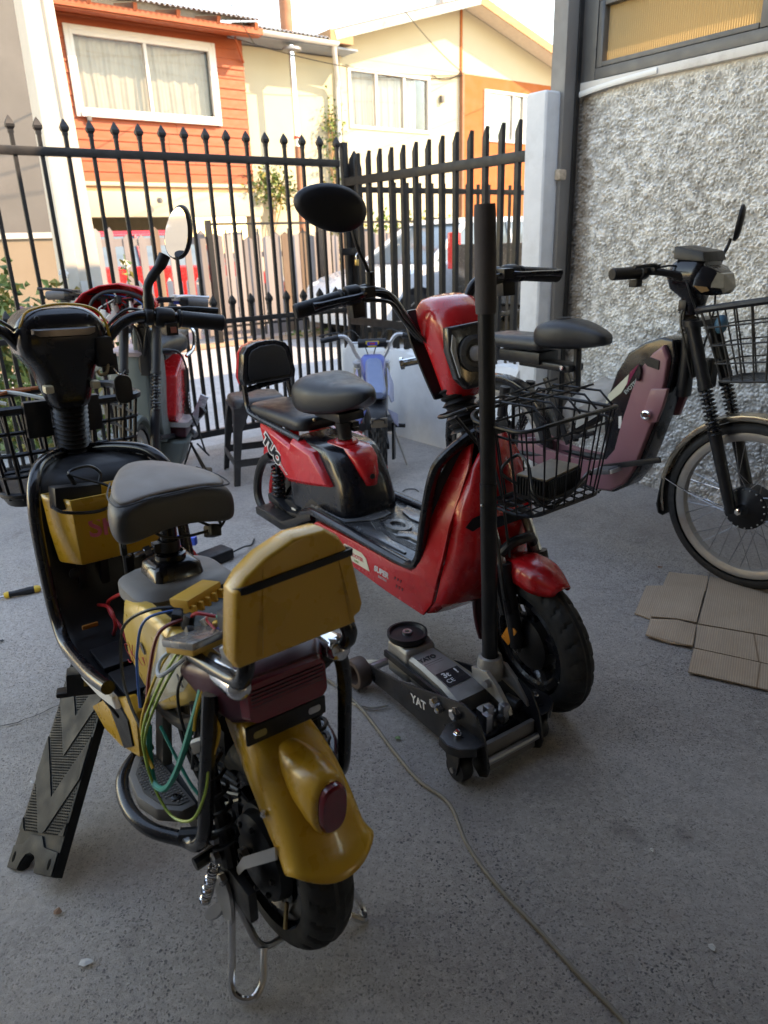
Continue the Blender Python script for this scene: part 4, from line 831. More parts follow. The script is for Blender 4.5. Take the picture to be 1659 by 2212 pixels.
# frame tubes, floor, leg shield
for s in (1,-1):
    pts=[(.965,s*.03,.745),(.90,s*.075,.755),(.83,s*.118,.755),(.785,s*.142,.735),(.762,s*.155,.70),(.755,s*.16,.645),(.742,s*.162,.56),(.722,s*.163,.47),(.70,s*.163,.425),(.655,s*.165,.402),(.58,s*.167,.405),(.45,s*.17,.425),(.36,s*.165,.44)]
    m=MB(); m.tube(crv(pts,6),.0135,12); m.build('frame_tube',BLKG,ys)
m=MB(); rg=[]
for x,z,hw_ in ((.95,.745,.03),(.89,.748,.078),(.82,.74,.12),(.785,.70,.145),(.785,.64,.15),(.775,.55,.152),(.755,.46,.152),(.72,.405,.152),(.66,.375,.155),(.5,.37,.158),(.36,.375,.155)):
    rg.append([V(x+(.012 if abs(y)<.9 else 0)*1,hw_*y,z-.006*(abs(y)<.9)) for y in(-1,-.85,-.6,-.2,.2,.6,.85,1)])
m.loft(rg,cap=False,closed=False); solid(m.build('leg_shield',BLK,ys,sharp=50),.006)
for y in (-.08,-.03,.03,.08):
    MB().box((.772,y,.49),(.014,.022,.16),(0,-.17,0)).build('shield_rib',BLK,ys,bev=.006)
for q in ((.755,.1,.515),(.75,-.02,.535)): MB().lathe([(.012,0),(.012,.006),(.006,.009),(0,.009)],q,(-1,0,.15),12).build('shield_screw',CHR if q[1]<.05 else BLKM,ys)
for y in(.1,-.02): MB().box((.69,y,.408),(.006,.035,.010)).build('orange_clip',pm('orange_plastic',(.4,.14,.02),.5),ys,bev=.002)
for s in (1,-1):
    m=MB(); m.loft([[V(x,s*y,z) for x,z in ((.70,.40),(.55,.392),(.36,.418),(.34,.40),(.45,.372),(.6,.35),(.70,.372))] for y in (.15,.163)]); m.build('floor_skirt',WHT if s>0 else YEL,ys,bev=.005)
    m=MB(); m.loft([[V(x,s*y,z) for x,z in ((.58,.275),(.50,.33),(.29,.452),(.265,.43),(.28,.325),(.40,.28),(.5,.262))] for y in (.135,.150)]); m.build('lower_skirt',YEL,ys,bev=.005)
    m=MB(); m.loft([[V(x,s*y,z) for x,z in ((.42,.36),(.36,.405),(.31,.39),(.30,.34),(.36,.30))] for y in (.15,.1535)]); m.build('skirt_vent',BLK,ys)
for x in (.46,.58): MB().box((x,0,.379),(.1,.25,.01)).build('floor_pad',BLK,ys,bev=.004)
# yellow pocket on the leg shield
def pk_ring(z,w_,x0,x1): return [V(x1,w_,z),V(x1,-w_,z),V(x0,-w_*.72,z),V(x0,w_*.72,z)]
m=MB(); m.loft([pk_ring(.53,.095,.765,.772),pk_ring(.545,.125,.715,.772),pk_ring(.62,.133,.70,.778),pk_ring(.69,.136,.692,.782),pk_ring(.705,.137,.69,.783)],cap=False)
b_=m.v[:4]; m.f.append((3,2,1,0)); m.mi.append(0)
o=m.build('pocket',YEL,ys,sharp=25,bev=.006); solid(o,.004)
text('lettering','SKG',.062,pm('pink_print',(.6,.1,.16),.4,var=0),ys,(.6955,.012,.63),(0,-1,-.04),(.1,0,1),bold=.0012)
# stem bellows, dash, bars
m=MB(); n=44; P=[V(.985,0,.735).lerp(V(.955,0,.865),i/n) for i in range(n+1)]; m.tube(P,[(.036+.004*math.sin(i*math.pi/2*1.0)) * (1-.0*i/n) for i in range(n+1)],20); m.build('steering_bellows',BLK,ys,sharp=60)
rg=[]
for z,x0,x1,w_,yo in ((.852,.915,.985,.042,.004),(.875,.905,.99,.048,.004),(.93,.895,1.0,.062,.006),(.965,.888,1.01,.073,.008),(.985,.882,1.015,.098,.008),(1.03,.875,1.02,.1,.008),(1.062,.878,1.015,.092,.008),(1.082,.89,1.0,.07,.008),(1.09,.91,.985,.045,.008)):
    rg.append(rrect(((x0+x1)/2,yo,z),Y1,X1,w_,(x1-x0)/2,min(.03,w_*.6),5))
m=MB(); m.loft(rg); da=m.build('dash_fairing',BLKG,ys,sharp=40,sub=1)
m=MB(); m.loft([[V(.872,.078,1.046),V(.872,-.06,1.044),V(.874,-.06,1.030),V(.874,-.045,1.024),V(.874,.065,1.026),V(.874,.078,1.034)],[V(.866,.074,1.043),V(.866,-.056,1.041),V(.867,-.056,1.032),V(.867,-.043,1.027),V(.867,.063,1.029),V(.867,.074,1.036)]]); m.build('display',pm('display_lens',(.03,.025,.02),.06,coat=1),da)
m=MB(); m.tube(crv([(.896,.097,1.04),(.888,.09,1.062),(.893,.07,1.084),(.912,.0,1.094),(.893,-.062,1.084),(.886,-.086,1.055),(.89,-.096,1.0)],5),.003,6); m.build('yellow_edge',YEL,da)
for y,z in ((.062,1.068),(-.05,1.066)): MB().lathe([(.006,0),(.004,.003),(0,.003)],(.874,y,z),(-1,0,.3),8).build('dash_screw',BLKM,da)
for s in (1,-1): MB().box((.9,s*.052+.004,.91),(.03,.02,.018)).build('mount_tab',pm('cream_plastic',(.5,.45,.33),.5),da,bev=.005)
MB().box((.888,-.075,.985),(.03,.04,.07)).build('side_lug',BLK,da,bev=.008)
for s in (1,-1):
    pts=[(.945,s*.05,.965),(.925,s*.09,1.0),(.905,s*.125,1.04),(.89,s*.16,1.058),(.88,s*.20,1.058),(.868,s*.25,1.052),(.85,s*.355,1.035)]
    m=MB(); m.tube(crv(pts,6),.0125,12); hb=m.build('handlebar',BLKG,ys)
    grip_mb((.866,s*.255,1.050),(.846,s*.365,1.034),.019).build('grip',BLK,ys)
    m=MB(); m.lathe([(.0,-.022),(.021,-.022),(.024,-.016),(.024,.016),(.021,.022),(0,.022)],(.875,s*.225,1.053),(-.17,s*1,-.14),16); m.box((.862,s*.23,1.028),(.035,.03,.03)); sw=m.build('switch_housing',BLK,ys,bev=.003)
    MB().box((.8435,s*.232,1.026),(.004,.014,.014)).build('red_switch',pm('switch_red',(.4,.12,.09),.4),sw)
    m=MB(); m.lathe([(.017,-.01),(.021,-.006),(.021,.006),(.017,.01)],(.883,s*.19,1.058),(-.12,s,-.05),14); m.box((.895,s*.195,1.062),(.03,.03,.022)); m.build('lever_clamp',BLK,ys,bev=.003)
    m=MB(); m.tube(crv([(.905,s*.2,1.062),(.912,s*.24,1.07),(.905,s*.3,1.068),(.895,s*.375,1.06)],5),[.007]*5+[.0065]*5+[.008]*6,8); m.build('brake_lever',BLK,ys)
    wire(ys,'brake_cable',((.9,s*.19,1.068),(.905,s*.15,1.075),(.91,s*.11,1.05),(.93,s*.07,1.0)),.0035,WK)
m=MB(); m.tube(crv([(.884,-.192,1.062),(.884,-.194,1.085),(.884,-.196,1.125),(.884,-.212,1.15),(.884,-.232,1.172),(.884,-.246,1.195)],5),[.013]*8+[.0105]*6+[.0115]*6+[.014]*6,12); m.build('mirror_stem',BLK,ys)
oval_mirror(ys,(.884,-.283,1.245),(-.50,.80,-.05),(0,-.62,1),.064,.034,.028,pear=-.15)
m=MB(); m.box((.892,-.086,.955),(.02,.035,.05)); m.build('ignition_lock',BLKM,ys,bev=.006)
wire(ys,'key_ring',((.875,-.088,.945),(.872,-.10,.93),(.872,-.115,.94)),.0018,CHR); m=MB(); m.loft([rrect((.868,-.105,.895),Y1,Z1,.02,.034,.018,5),rrect((.879,-.105,.895),Y1,Z1,.02,.034,.018,5)]); m.build('key_fob',BLK,ys,bev=.003)
wire(ys,'key_hook',((.88,-.08,.965),(.87,-.07,.94),(.87,-.055,.935),(.87,-.05,.945)),.004,pm('old_brass',(.35,.27,.15),.4,metal=1))
# front basket (plastic lattice)
def bk(x,y,z): return V(1.0+x,y,z)
bkt=None
m=MB()
for z,gx,gy,r in ((.845,.27,.20,.011),(.79,.262,.192,.005),(.735,.254,.184,.005),(.68,.246,.176,.005),(.63,.24,.168,.009)):
    m.tube(rrect((1.045+gx/2,-.01,z),X1,Y1,gx/2,gy,.05,5),r,6,closed=True)
k=0
ra=rrect((1.045+.135,-.01,.845),X1,Y1,.135,.20,.05,5); rb=rrect((1.045+.12,-.01,.62),X1,Y1,.12,.168,.05,5)
bkt=m.build('basket_hoop',BLK,ys)
m=MB(); m.loft([rrect((1.045+.12,-.01,.60),X1,Y1,.115,.16,.05,5),rrect((1.045+.12,-.01,.63),X1,Y1,.12,.168,.05,5)]); m.build('basket_base',BLK,ys)
def seg(P,n):
    L=[0]; 
    for i in range(len(P)): L.append(L[-1]+(P[(i+1)%len(P)]-P[i]).length)
    out=[]
    for k in range(n):
        t=L[-1]*k/n; i=max(j for j in range(len(P)) if L[j]<=t); out.append(P[i].lerp(P[(i+1)%len(P)],(t-L[i])/(L[i+1]-L[i]+1e-9)))
    return out
sa=seg(ra,30); sb=seg(rb,30)
for p,q in zip(sa,sb): MB().tube([p,q],.0052,5).build('basket_bar',BLK,ys)
m=MB(); m.box((1.035,.06,.82),(.025,.06,.09)); m.box((1.035,-.06,.82),(.025,.06,.09)); m.build('basket_mount',BLK,ys,bev=.005)
for k,(p,q,c) in enumerate((((1.06,.19,.865),(1.2,.03,.868),'o'),((1.09,.2,.868),(1.25,.0,.862),'o'),((1.05,.12,.862),(1.16,.19,.872),'w'),((1.05,.02,.86),(1.2,.12,.872),'w'))):
    m=MB(); m.tube(crv([p,Vector(p).lerp(Vector(q),.5)+V(0,.01,.008),q],5),.005,5,flat=.4); m.build('strap',pm('orange_strap',(.4,.1,.02),.6) if c=='o' else pm('pale_strap',(.5,.52,.5),.6),ys)
MB().beam((.99,0,.76),(1.08,0,.62),.03,.03).build('basket_stay',BLKM,ys)
# fork and front wheel
for s in (1,-1): MB().tube([(.985,s*.03,.74),(1.0,s*.058,.5),(1.06,s*.06,.215)],.014,10).build('fork_leg',BLKM,ys)
cast_wheel(ys,'front_wheel',(1.06,0,.205),.2,.075,.135,sp=5)
m=MB(); rg=[]
for a in range(20,171,15): rg.append([V(1.06+r*math.cos(R_(a)),y,.205+r*math.sin(R_(a))) for y,r in ((-.055,.2),(-.05,.225),(0,.235),(.05,.225),(.055,.2))])
m.loft(rg,cap=False,closed=False); solid(m.build('front_fender',YEL,ys),.004)
# passenger foot pads and crash bars
for s in (1,-1):
    m=MB(); P=[(.318,.118),(.31,.15),(.265,.178),(.2,.186),(.15,.172),(.118,.14),(.118,.112)]
    m.xy([(x,s*y) for x,y in P],.285,.312); fp=m.build('foot_pad',GRY2,ys,bev=.006,bs=2)
    m=MB(); P2=[(.30,.122),(.292,.145),(.255,.168),(.2,.174),(.155,.162),(.132,.138),(.132,.12)]; m.xy([(x,s*y) for x,y in P2],.3125,.314); m.build('pad_inset',pm('pad_mesh',(.1,.092,.085),.7),fp)
    m=MB()
    for i in range(22):
        for j in range(8):
            x=.14+.0075*i; y=.123+.0066*j
            if y<.121+.05*math.sin(math.pi*(x-.118)/.2): m.box((x,s*y,.3145),(.0035,.0035,.003))
    tag(m.build('pad_studs',GRY2,fp,flat=True),kind='stuff')
    for q in ((.275,.14),(.152,.135)): MB().lathe([(.009,0),(.009,.004),(.005,.005),(.005,.001),(0,.001)],(q[0],s*q[1],.313),(0,0,1),12).build('pad_screw',BLKG,fp)
    m=MB(); m.beam((.27,s*.11,.30),(.30,s*.085,.42),.04,.02,up=(0,1,0)); m.build('pad_strut',GRY2,ys,bev=.006)
    m=MB(); m.tube(crv([(.34,s*.11,.30),(.325,s*.15,.292),(.285,s*.185,.285),(.215,s*.198,.28),(.15,s*.185,.276),(.095,s*.15,.275),(.06,s*.14,.285),(.035,s*.135,.33),(.02,s*.13,.42),(.005,s*.122,.53),(.01,s*.112,.585)],6),.0125,12); m.build('crash_bar',BLKG,ys)
m=MB(); m.tube([(.055,.10,.285),(.1,.152,.277)],.015,10); m.build('bar_joint',BLKM,ys)
# centre stand with spring
stp=MB(); stp.tube(crv([(.045,.10,.19),(.035,.105,.14),(.012,.122,.07),(-.005,.135,.025),(-.022,.13,.012),(-.036,.112,.012),(-.03,.09,.025),(-.012,.075,.055),(-.005,.07,.065)],6),.0068,10); st=stp.build('centre_stand',CHR,ys)
stp=MB(); stp.tube(crv([(.05,.098,.19),(.025,.085,.11),(.0,.07,.065),(-.0,.02,.055),(.0,-.1,.055)],6),.0065,8); stp.build('stand_crossbar',STL,ys)
stp=MB(); stp.tube(crv([(.045,-.10,.19),(.02,-.115,.09),(-.005,-.135,.02),(-.03,-.125,.012),(-.02,-.1,.03)],6),.0068,8); stp.build('stand_foot',CHR,ys)
m=MB(); m.loft([ell((.045,.108,.165),X1,Z1,.03,.05,12,3),ell((.045,.114,.165),X1,Z1,.03,.05,12,3)]); m.build('stand_plate',STL,ys)
m=MB(); m.loft([ell((.07,.118,.115),V(.5,.4,-.7),V(.7,0,.5),.028,.012,12),ell((.072,.123,.117),V(.5,.4,-.7),V(.7,0,.5),.028,.012,12)]); m.build('stand_tab',STL,ys)
m=MB(); helix((.05,.12,.235),(.075,.135,.145),.0085,13,.0021,m,n=12); m.tube(crv([(.05,.12,.235),(.046,.118,.25),(.043,.11,.255)],4),.0021,5); m.build('stand_spring',CHR,ys)
for q in ((.04,.115,.26),(.05,.11,.29),(.035,.11,.215)): MB().lathe([(.011,0),(.011,.01),(.006,.013),(0,.013)],q,(0,1,0),6).build('frame_bolt',STL,ys,flat=True)
MB().tube([(.06,.10,.255),(.058,.15,.25)],.011,8).build('peg_stub',BLK,ys)
wire(ys,'motor_cable',((.03,.10,.24),(.02,.085,.17),(.03,.06,.16),(.03,.04,.2)),.0032,WK); MB().tube([(-.035,.036,.17),(-.05,.05,.135)],.004,6).build('valve_stem',pm('valve_brass',(.4,.3,.15),.4,metal=.8),ys)
for s in (1,-1): MB().tube(crv([(.36,s*.09,.40),(.2,s*.09,.42),(.08,s*.09,.50),(.0,s*.09,.58)],5),.014,10).build('sub_frame',BLKM,ys)
for k in range(5): wire(ys,'loom',[(.3+.03*k,.07-.02*k,.44),(.2+.02*k,.09-.01*k,.36),(.12+.02*k,.08,.30+.02*k),(.06,.06,.33+.01*k)],.004,WK)
m=MB(); m.box((.19,.0,.36),(.12,.1,.12)); m.build('inner_fender',BLK,ys,bev=.02)
# open electrics on top of the battery bay
tb=MB(); tb.box((.215,.035,.648),(.04,.085,.012)); 
for k in range(5): tb.box((.2,.0+.0175*k,.635),(.028,.006,.016))
tb.box((.215,.035,.640),(.038,.083,.004)); xf(tb,Matrix.Translation((.215,.035,.645))@Matrix.Rotation(R_(25),4,'Z')@Matrix.Rotation(R_(6),4,'Y')@Matrix.Translation((-.215,-.035,-.645))); tb.build('yellow_terminal_block',pm('yellow_connector',(.6,.34,.05),.45),ys,bev=.0015)
m=MB(); m.box((.095,.09,.634),(.075,.075,.012),(.1,.22,.3)); m.build('taped_controller',pm('silver_tape',(.3,.29,.28),.25,metal=.6,bump=.4,bs=40),ys,bev=.003)
m=MB(); m.box((.095,.092,.622),(.065,.065,.010),(.1,.22,.3)); m.build('yellow_backing',pm('yellow_connector',(.6,.34,.05)),ys,bev=.002)
for k,(c,d,mt) in enumerate((((.03,.055,.635),(.024,.05,.02),NYL),((.02,.13,.50),(.028,.018,.018),NYL),((.14,.05,.632),(.02,.02,.014),NYL),((.12,.015,.64),(.03,.022,.016),WR),((.125,.0,.645),(.018,.026,.016),NYL),((.16,.075,.628),(.014,.03,.014),BLK),((.185,.085,.626),(.016,.035,.016),BLK),((.13,.09,.625),(.012,.03,.012),BLK),((-.03,-.07,.655),(.02,.04,.012),NYL))):
    MB().box(c,d,(.3*k,.25,.5+.6*k)).build('connector',mt,ys,bev=.002)
W=[('wire',((.2,.06,.635),(.24,.11,.63),(.30,.14,.58),(.29,.155,.50),(.25,.16,.46),(.2,.16,.43)),.003,WK),
('wire',((.2,.07,.635),(.23,.12,.62),(.25,.135,.56),(.24,.145,.50),(.23,.15,.46)),.0026,WB_),
('wire',((.17,.08,.632),(.19,.115,.61),(.185,.14,.55),(.175,.155,.49),(.172,.157,.46)),.0034,WM),
('thick_green_wire',((.172,.157,.46),(.165,.165,.41),(.14,.172,.375),(.10,.168,.385),(.065,.155,.44),(.05,.125,.53),(.045,.1,.605)),.0052,WG),
('wire',((.15,.085,.62),(.165,.13,.56),(.18,.165,.47),(.165,.17,.42),(.14,.17,.40)),.0026,WY),
('wire',((.12,.1,.62),(.14,.14,.55),(.165,.17,.46),(.15,.175,.40)),.0026,WGY),
('wire',((.10,.11,.615),(.13,.15,.53),(.16,.172,.44),(.14,.175,.38),(.09,.168,.34),(.03,.155,.365),(.0,.14,.43),(.01,.125,.48)),.0024,WGY),
('wire',((.04,.095,.61),(.035,.125,.55),(.03,.135,.52)),.0026,WY),('wire',((.035,.085,.61),(.01,.11,.56),(-.005,.11,.53),(.0,.12,.49)),.0026,WY),
('wire',((.13,.09,.62),(.15,.13,.585),(.12,.145,.575),(.09,.11,.61)),.0034,WGR),
('wire',((.13,.02,.64),(.1,.05,.655),(.08,.04,.66),(.05,.02,.65)),.003,WG),('wire',((.11,.05,.635),(.085,.06,.655),(.06,.03,.655)),.003,WY),('wire',((.16,.07,.635),(.13,.07,.655),(.10,.04,.65),(.06,.0,.65)),.003,WR),('wire',((.1,.06,.63),(.08,.05,.645),(.05,.03,.64)),.0028,wmat('violet',(.18,.14,.5))),
('wire',((.15,.04,.635),(.12,.06,.645),(.09,.06,.64)),.0022,WR),('wire',((.1,.02,.64),(.07,.0,.655),(.03,-.02,.65)),.0022,WG),('wire',((.14,.0,.64),(.1,-.02,.655),(.05,-.04,.65)),.0022,WK),('wire',((.12,.03,.64),(.08,.01,.65),(.03,.0,.645)),.0022,pm('wire_pink',(.6,.2,.3),.5)),
('wire',((.10,.09,.61),(.12,.12,.54),(.11,.12,.46),(.08,.11,.40)),.0026,WK),('wire',((.05,.1,.60),(.07,.12,.48),(.1,.12,.40)),.0026,WK),('wire',((.2,.13,.43),(.12,.12,.36),(.08,.11,.34)),.0028,WG),
('battery_lead',((.70,.05,.375),(.78,.06,.375),(.80,.062,.40),(.735,.06,.43),(.66,.06,.45),(.635,.06,.42),(.68,.055,.375)),.0042,WR),('battery_lead',((.60,.05,.39),(.63,.05,.41),(.69,.052,.424),(.705,.05,.445),(.626,.05,.492),(.54,.05,.53),(.50,.045,.51)),.0042,WR)]
for n_,p,r,mt in W: wire(ys,n_,p,r,mt)
m=MB(); m.tube([(.06,-.02,.64),(.02,-.04,.64)],.018,12); m.build('capacitor',pm('white_sleeve',(.6,.58,.54),.4),ys)
# ================================================================ RED SCOOTER
rs=empty('electric_scooter',(-.185,2.49,0),(R_(1.5),0,R_(-54.5)),'red electric scooter with black seats and front wire basket, beside the jack handle','scooter','electric scooters and bikes under repair')
RM=steer((1.0,0,.2),(-.44,0,.9),-9)
cast_wheel(rs,'rear_wheel',(-.16,0,.205),.2,.075,.135,sp=5)
m=MB(); m.lathe([(.0,-.06),(.09,-.055),(.10,-.03),(.1,.03)],(-.16,-.03,.215),(0,1,0),26)
for k in range(4): m.lathe([(.10,-.045+.012*k),(.104,-.041+.012*k),(.1,-.037+.012*k)],(-.16,-.03,.215),(0,1,0),26)
m.build('motor_hub',BLKM,rs)
MB().box((-.12,-.092,.275),(.03,.003,.022)).build('motor_label',pm('label_grey',(.5,.48,.44),.5),rs)
m=MB(); rg=[]
for a in range(60,190,12): rg.append([V(-.17+r*math.cos(R_(a)),y,.205+r*math.sin(R_(a))) for y,r in ((-.05,.225),(-.046,.25),(0,.262),(.046,.25),(.05,.225))])
m.loft(rg,cap=False,closed=False); solid(m.build('rear_fender',RED,rs),.004)
m=MB(); m.loft([rrect((-.42,0,.42),Y1,Z1,.045,.03,.02,4),rrect((-.38,0,.45),Y1,Z1,.05,.05,.02,4),rrect((-.30,0,.47),Y1,Z1,.06,.06,.02,4)]); m.build('tail_fairing',RED,rs)
for s in (1,-1):
    m=MB(); m.tube([(-.235,s*.082,.43),(-.245,s*.082,.255)],.011,8); helix((-.237,s*.082,.42),(-.244,s*.082,.29),.021,8,.0055,m); m.tube([(-.244,s*.082,.30),(-.246,s*.082,.25)],.023,12); m.build('shock_absorber',BLKG,rs)
    m=MB(); m.tube(crv([(-.27,s*.085,.46),(-.34,s*.088,.42),(-.40,s*.09,.34),(-.41,s*.095,.26),(-.36,s*.10,.215),(-.28,s*.11,.235)],6),.017,10); m.build('rear_tube',BLK,rs)
    # black foot rest / running board moulding
    m=MB(); prof=[(-.30,.262),(-.20,.268),(-.09,.262),(.0,.30),(.08,.345),(.13,.352),(.13,.33),(.06,.30),(-.02,.255),(-.1,.225),(-.30,.232)]
    m.loft([[V(x,s*y,z) for x,z in prof] for y in (.09,.155,.165)]); m.build('rear_footrest',BLK,rs,bev=.006)
    m=MB(); m.xz([(-.28,.31),(-.22,.30),(-.15,.275),(-.06,.285),(.0,.335),(.06,.38),(.1,.37),(.06,.33),(0,.29),(-.1,.262),(-.28,.28)],s*.075,s*.115); m.build('footrest_wall',BLK,rs,bev=.005)
    m=MB(); m.beam((-.18,s*.1,.2),(.12,s*.1,.27),.025,.05); m.build('swingarm',BLKM,rs,bev=.004)
    # side fairing panels
    P=[(-.305,.585),(-.285,.53),(-.19,.455),(-.10,.402),(-.045,.41),(.05,.425),(.205,.455),(.16,.50),(.105,.555),(-.03,.578),(-.045,.545),(-.06,.552),(-.20,.575)]
    c=(-.02,.5)
    m=MB(); m.loft([[V(x,s*.085,z) for x,z in P],[V(c[0]+(x-c[0])*.99,s*(.118-.06*max(0,(-x-.0))),c[1]+(z-c[1])*.985) for x,z in P],[V(c[0]+(x-c[0])*.93,s*(.129-.06*max(0,-x)),c[1]+(z-c[1])*.8) for x,z in P]]); sf_=m.build('side_fairing',RED,rs,sharp=32,bev=.0025)
    m=MB(); m.loft([[V(x,s*(.122-.06*max(0,-x)),z) for x,z in ((-.27,.572),(-.07,.551),(-.06,.535),(-.26,.556))],[V(x,s*(.1265-.06*max(0,-x)),z) for x,z in ((-.265,.569),(-.072,.549),(-.062,.537),(-.255,.557))]]); m.build('fairing_rib',RED,sf_)
    if s<0:
        for tx,sz,dx in (('TUO',.062,0),):
            text('lettering',tx,sz,BLKG,sf_,(-.19,-.1205,.505),(.8,0,-.56),(.45,0,.83),bold=.004,shear=.2); text('lettering_edge',tx,sz,pm('silver_print',(.6,.6,.6),.35,var=0),sf_,(-.192,-.1198,.506),(.8,0,-.56),(.45,0,.83),bold=.009,shear=.2)
        text('lettering','Scooter',.02,pm('silver_print',(.6,.6,.6),.35,var=0),sf_,(-.105,-.1245,.452),(.8,0,-.56),(.45,0,.83),shear=.2)
# battery box (black body)
rg=[]
for z,x0,x1,w_ in ((.325,-.12,.285,.115),(.40,-.13,.283,.112),(.47,-.12,.268,.104),(.53,-.10,.235,.10),(.56,-.09,.21,.096),(.57,-.08,.19,.09)):
    rg.append(rrect(((x0+x1)/2,0,z),X1,Y1,(x1-x0)/2,w_,.06,5))
m=MB(); m.loft(rg); m.build('battery_box',BLKG,rs,sharp=50)
m=MB(); m.loft([rrect(((x0+x1)/2,0,z),X1,Y1,(x1-x0)/2,w_,.025,4) for z,x0,x1,w_ in ((.455,.13,.285,.024),(.49,.1,.284,.034),(.54,.07,.262,.047),(.562,.06,.235,.05),(.572,.068,.225,.045))]); no=m.build('post_cowl',RED,rs,sharp=45)
MB().lathe([(.009,0),(.009,.004),(0,.0045)],(.284,-.005,.487),(1,0,.1),12).build('cowl_hole',BLK,no)
m=MB(); m.lathe([(.04,0),(.042,.006),(.038,.012),(.02,.012)],(.135,0,.57),(0,0,1),20); m.build('post_ring',RED,rs)
m=MB(); m.tube([(.135,0,.565),(.115,0,.70)],.0165,14); po=m.build('seat_post',BLKG,rs)
m=MB(); m.lathe([(.025,0),(.024,.03),(.028,.04),(.028,.055),(.022,.058)],(.13,0,.585),(-.12,0,.99),18); m.box((.14,.03,.632),(.03,.025,.016)); m.box((.143,.03,.615),(.03,.022,.012)); m.build('post_clamp',BLKM,po)
# saddle
rg=[]
for x,hw_,z0,z1 in ((-.04,.06,.705,.745),(-.03,.10,.675,.775),(-.005,.122,.655,.795),(.04,.128,.65,.80),(.10,.118,.655,.79),(.16,.095,.665,.782),(.215,.07,.68,.785),(.255,.05,.70,.782),(.285,.03,.72,.772),(.295,.015,.735,.76)):
    cz=(z0+z1)/2; hz=(z1-z0)/2; r=[]
    for k in range(28):
        t=2*math.pi*k/28; ct,st=math.cos(t),math.sin(t); y=hw_*math.copysign(abs(ct)**.7,ct); z=cz+hz*math.copysign(abs(st)**.7,st)
        if st<0: z+=.02*(1-(y/hw_)**2)
        r.append(V(x,y,z))
    rg.append(r)
m=MB(); m.loft(rg); sa_=m.build('saddle',LEA,rs,sharp=70,sub=1)
MB().sph((.12,-.108,.668),.006,8,6).build('saddle_rivet',pm('old_brass',(.35,.27,.15),.4,metal=1),sa_)
m=MB(); m.box((.10,0,.668),(.16,.1,.03)); m.build('saddle_base',BLKM,rs,bev=.006)
# rear pillion seat, carrier and backrest
m=MB(); m.loft([rrect((-.215,0,z),X1,Y1,a,b,.05,6) for z,a,b in ((.592,.195,.088),(.60,.208,.096),(.625,.208,.096),(.637,.20,.09),(.641,.18,.074))]); m.build('pillion_seat',LEA,rs,sharp=60)
for s in (1,-1):
    m=MB(); m.tube(crv([(.0,s*.1,.572),(-.2,s*.1,.588),(-.36,s*.1,.602),(-.40,s*.098,.625),(-.41,s*.096,.68),(-.415,s*.095,.76)],6),.011,10); m.build('carrier_tube',BLKG,rs)
MB().tube(crv([(-.41,-.095,.688),(-.412,0,.70),(-.41,.095,.706)],5),.011,8).build('carrier_brace',BLKG,rs)
def rb_(x,s): 
    P=[(-.108,.712),(-.115,.74),(-.098,.83),(-.08,.852),(-.04,.866),(.0,.868),(.04,.866),(.08,.852),(.098,.83),(.115,.74),(.108,.712)]; return [V(x,y*s,.79+(z-.79)*s) for y,z in P]
m=MB(); m.loft([rb_(-.382,.93),rb_(-.378,.99),rb_(-.385,1.0),rb_(-.42,1.0)]); bk_=m.build('backrest',BLKG,rs,bev=.003,sharp=40)
m=MB(); m.loft([rb_(-.4201,.995),rb_(-.445,.97),rb_(-.455,.9)]); m.build('backrest_shell',RED,bk_)
m=MB(); m.loft([rb_(-.3775,.80),rb_(-.3745,.76)]); m.build('backrest_pad',LEA,bk_,bev=.002)
# floor, trim, side skirts, shield
m=MB(); m.loft([[V(x,y,z) for y in (-.135,.135)]+[V(x,y,z-.02) for y in (.135,-.135)] for x,z in ((.05,.352),(.25,.352),(.45,.352),(.67,.352))]); m.build('floor_board',MATM if False else pm('floor_board',(.03,.03,.032),.25,spec=.6,coat=.5),rs,bev=.004)
MATM=pm('mat_rubber',(.085,.088,.094),.22,bump=.3,bs=500,rv=.1,spec=.6,coat=.5); 
def pad(P,z=.352,h=.006,nm='floor_mat'): m=MB(); m.xy(P,z,z+h); return m.build(nm,MATM,rs,bev=.003)
pad([(.06,-.12),(.06,.12),(.22,.12),(.25,.08),(.27,.05),(.315,.04),(.33,.0),(.33,-.045),(.315,-.06),(.28,-.12)])
pad([(.30,.12),(.33,.075),(.40,.055),(.66,.06),(.67,.12)])
pad([(.32,-.12),(.36,-.085),(.43,-.08),(.60,-.115),(.60,-.125),(.35,-.125)])
m=MB(); n=18; ring=lambda r,q:[(q[0]+r[0]*math.cos(2*math.pi*i/n),q[1]+r[1]*math.sin(2*math.pi*i/n)) for i in range(n)]
o1=ring((.055,.038),(.42,-.01)); i1=ring((.033,.02),(.42,-.01)); vs=[(x,y,.352) for x,y in o1]+[(x,y,.352) for x,y in i1]+[(x,y,.360) for x,y in o1]+[(x,y,.360) for x,y in i1]; fs=[]
for i in range(n):
    j=(i+1)%n; fs+=[(2*n+i,2*n+j,3*n+j,3*n+i),(i,j,2*n+j,2*n+i),(n+j,n+i,3*n+i,3*n+j)]
m.add(vs,fs); m.build('mat_numeral',MATM,rs)
pad([(.46,-.04),(.50,-.005),(.66,-.02),(.66,-.05),(.52,-.045),(.49,-.07)],nm='mat_numeral',h=.008); pad([(.53,.0),(.66,.0),(.66,.03),(.55,.03)],nm='mat_numeral',h=.008)
m=MB()
for i in range(46):
    for j in range(4):
        x=.30+.0075*i; y=-.062-.0075*j+ (.045*max(0,1-(x-.3)/.12)) 
        if x<.64: m.box((x,y+.0,.3535),(.004,.004,.004))
tag(m.build('mat_studs',MATM,rs,flat=True),kind='stuff')
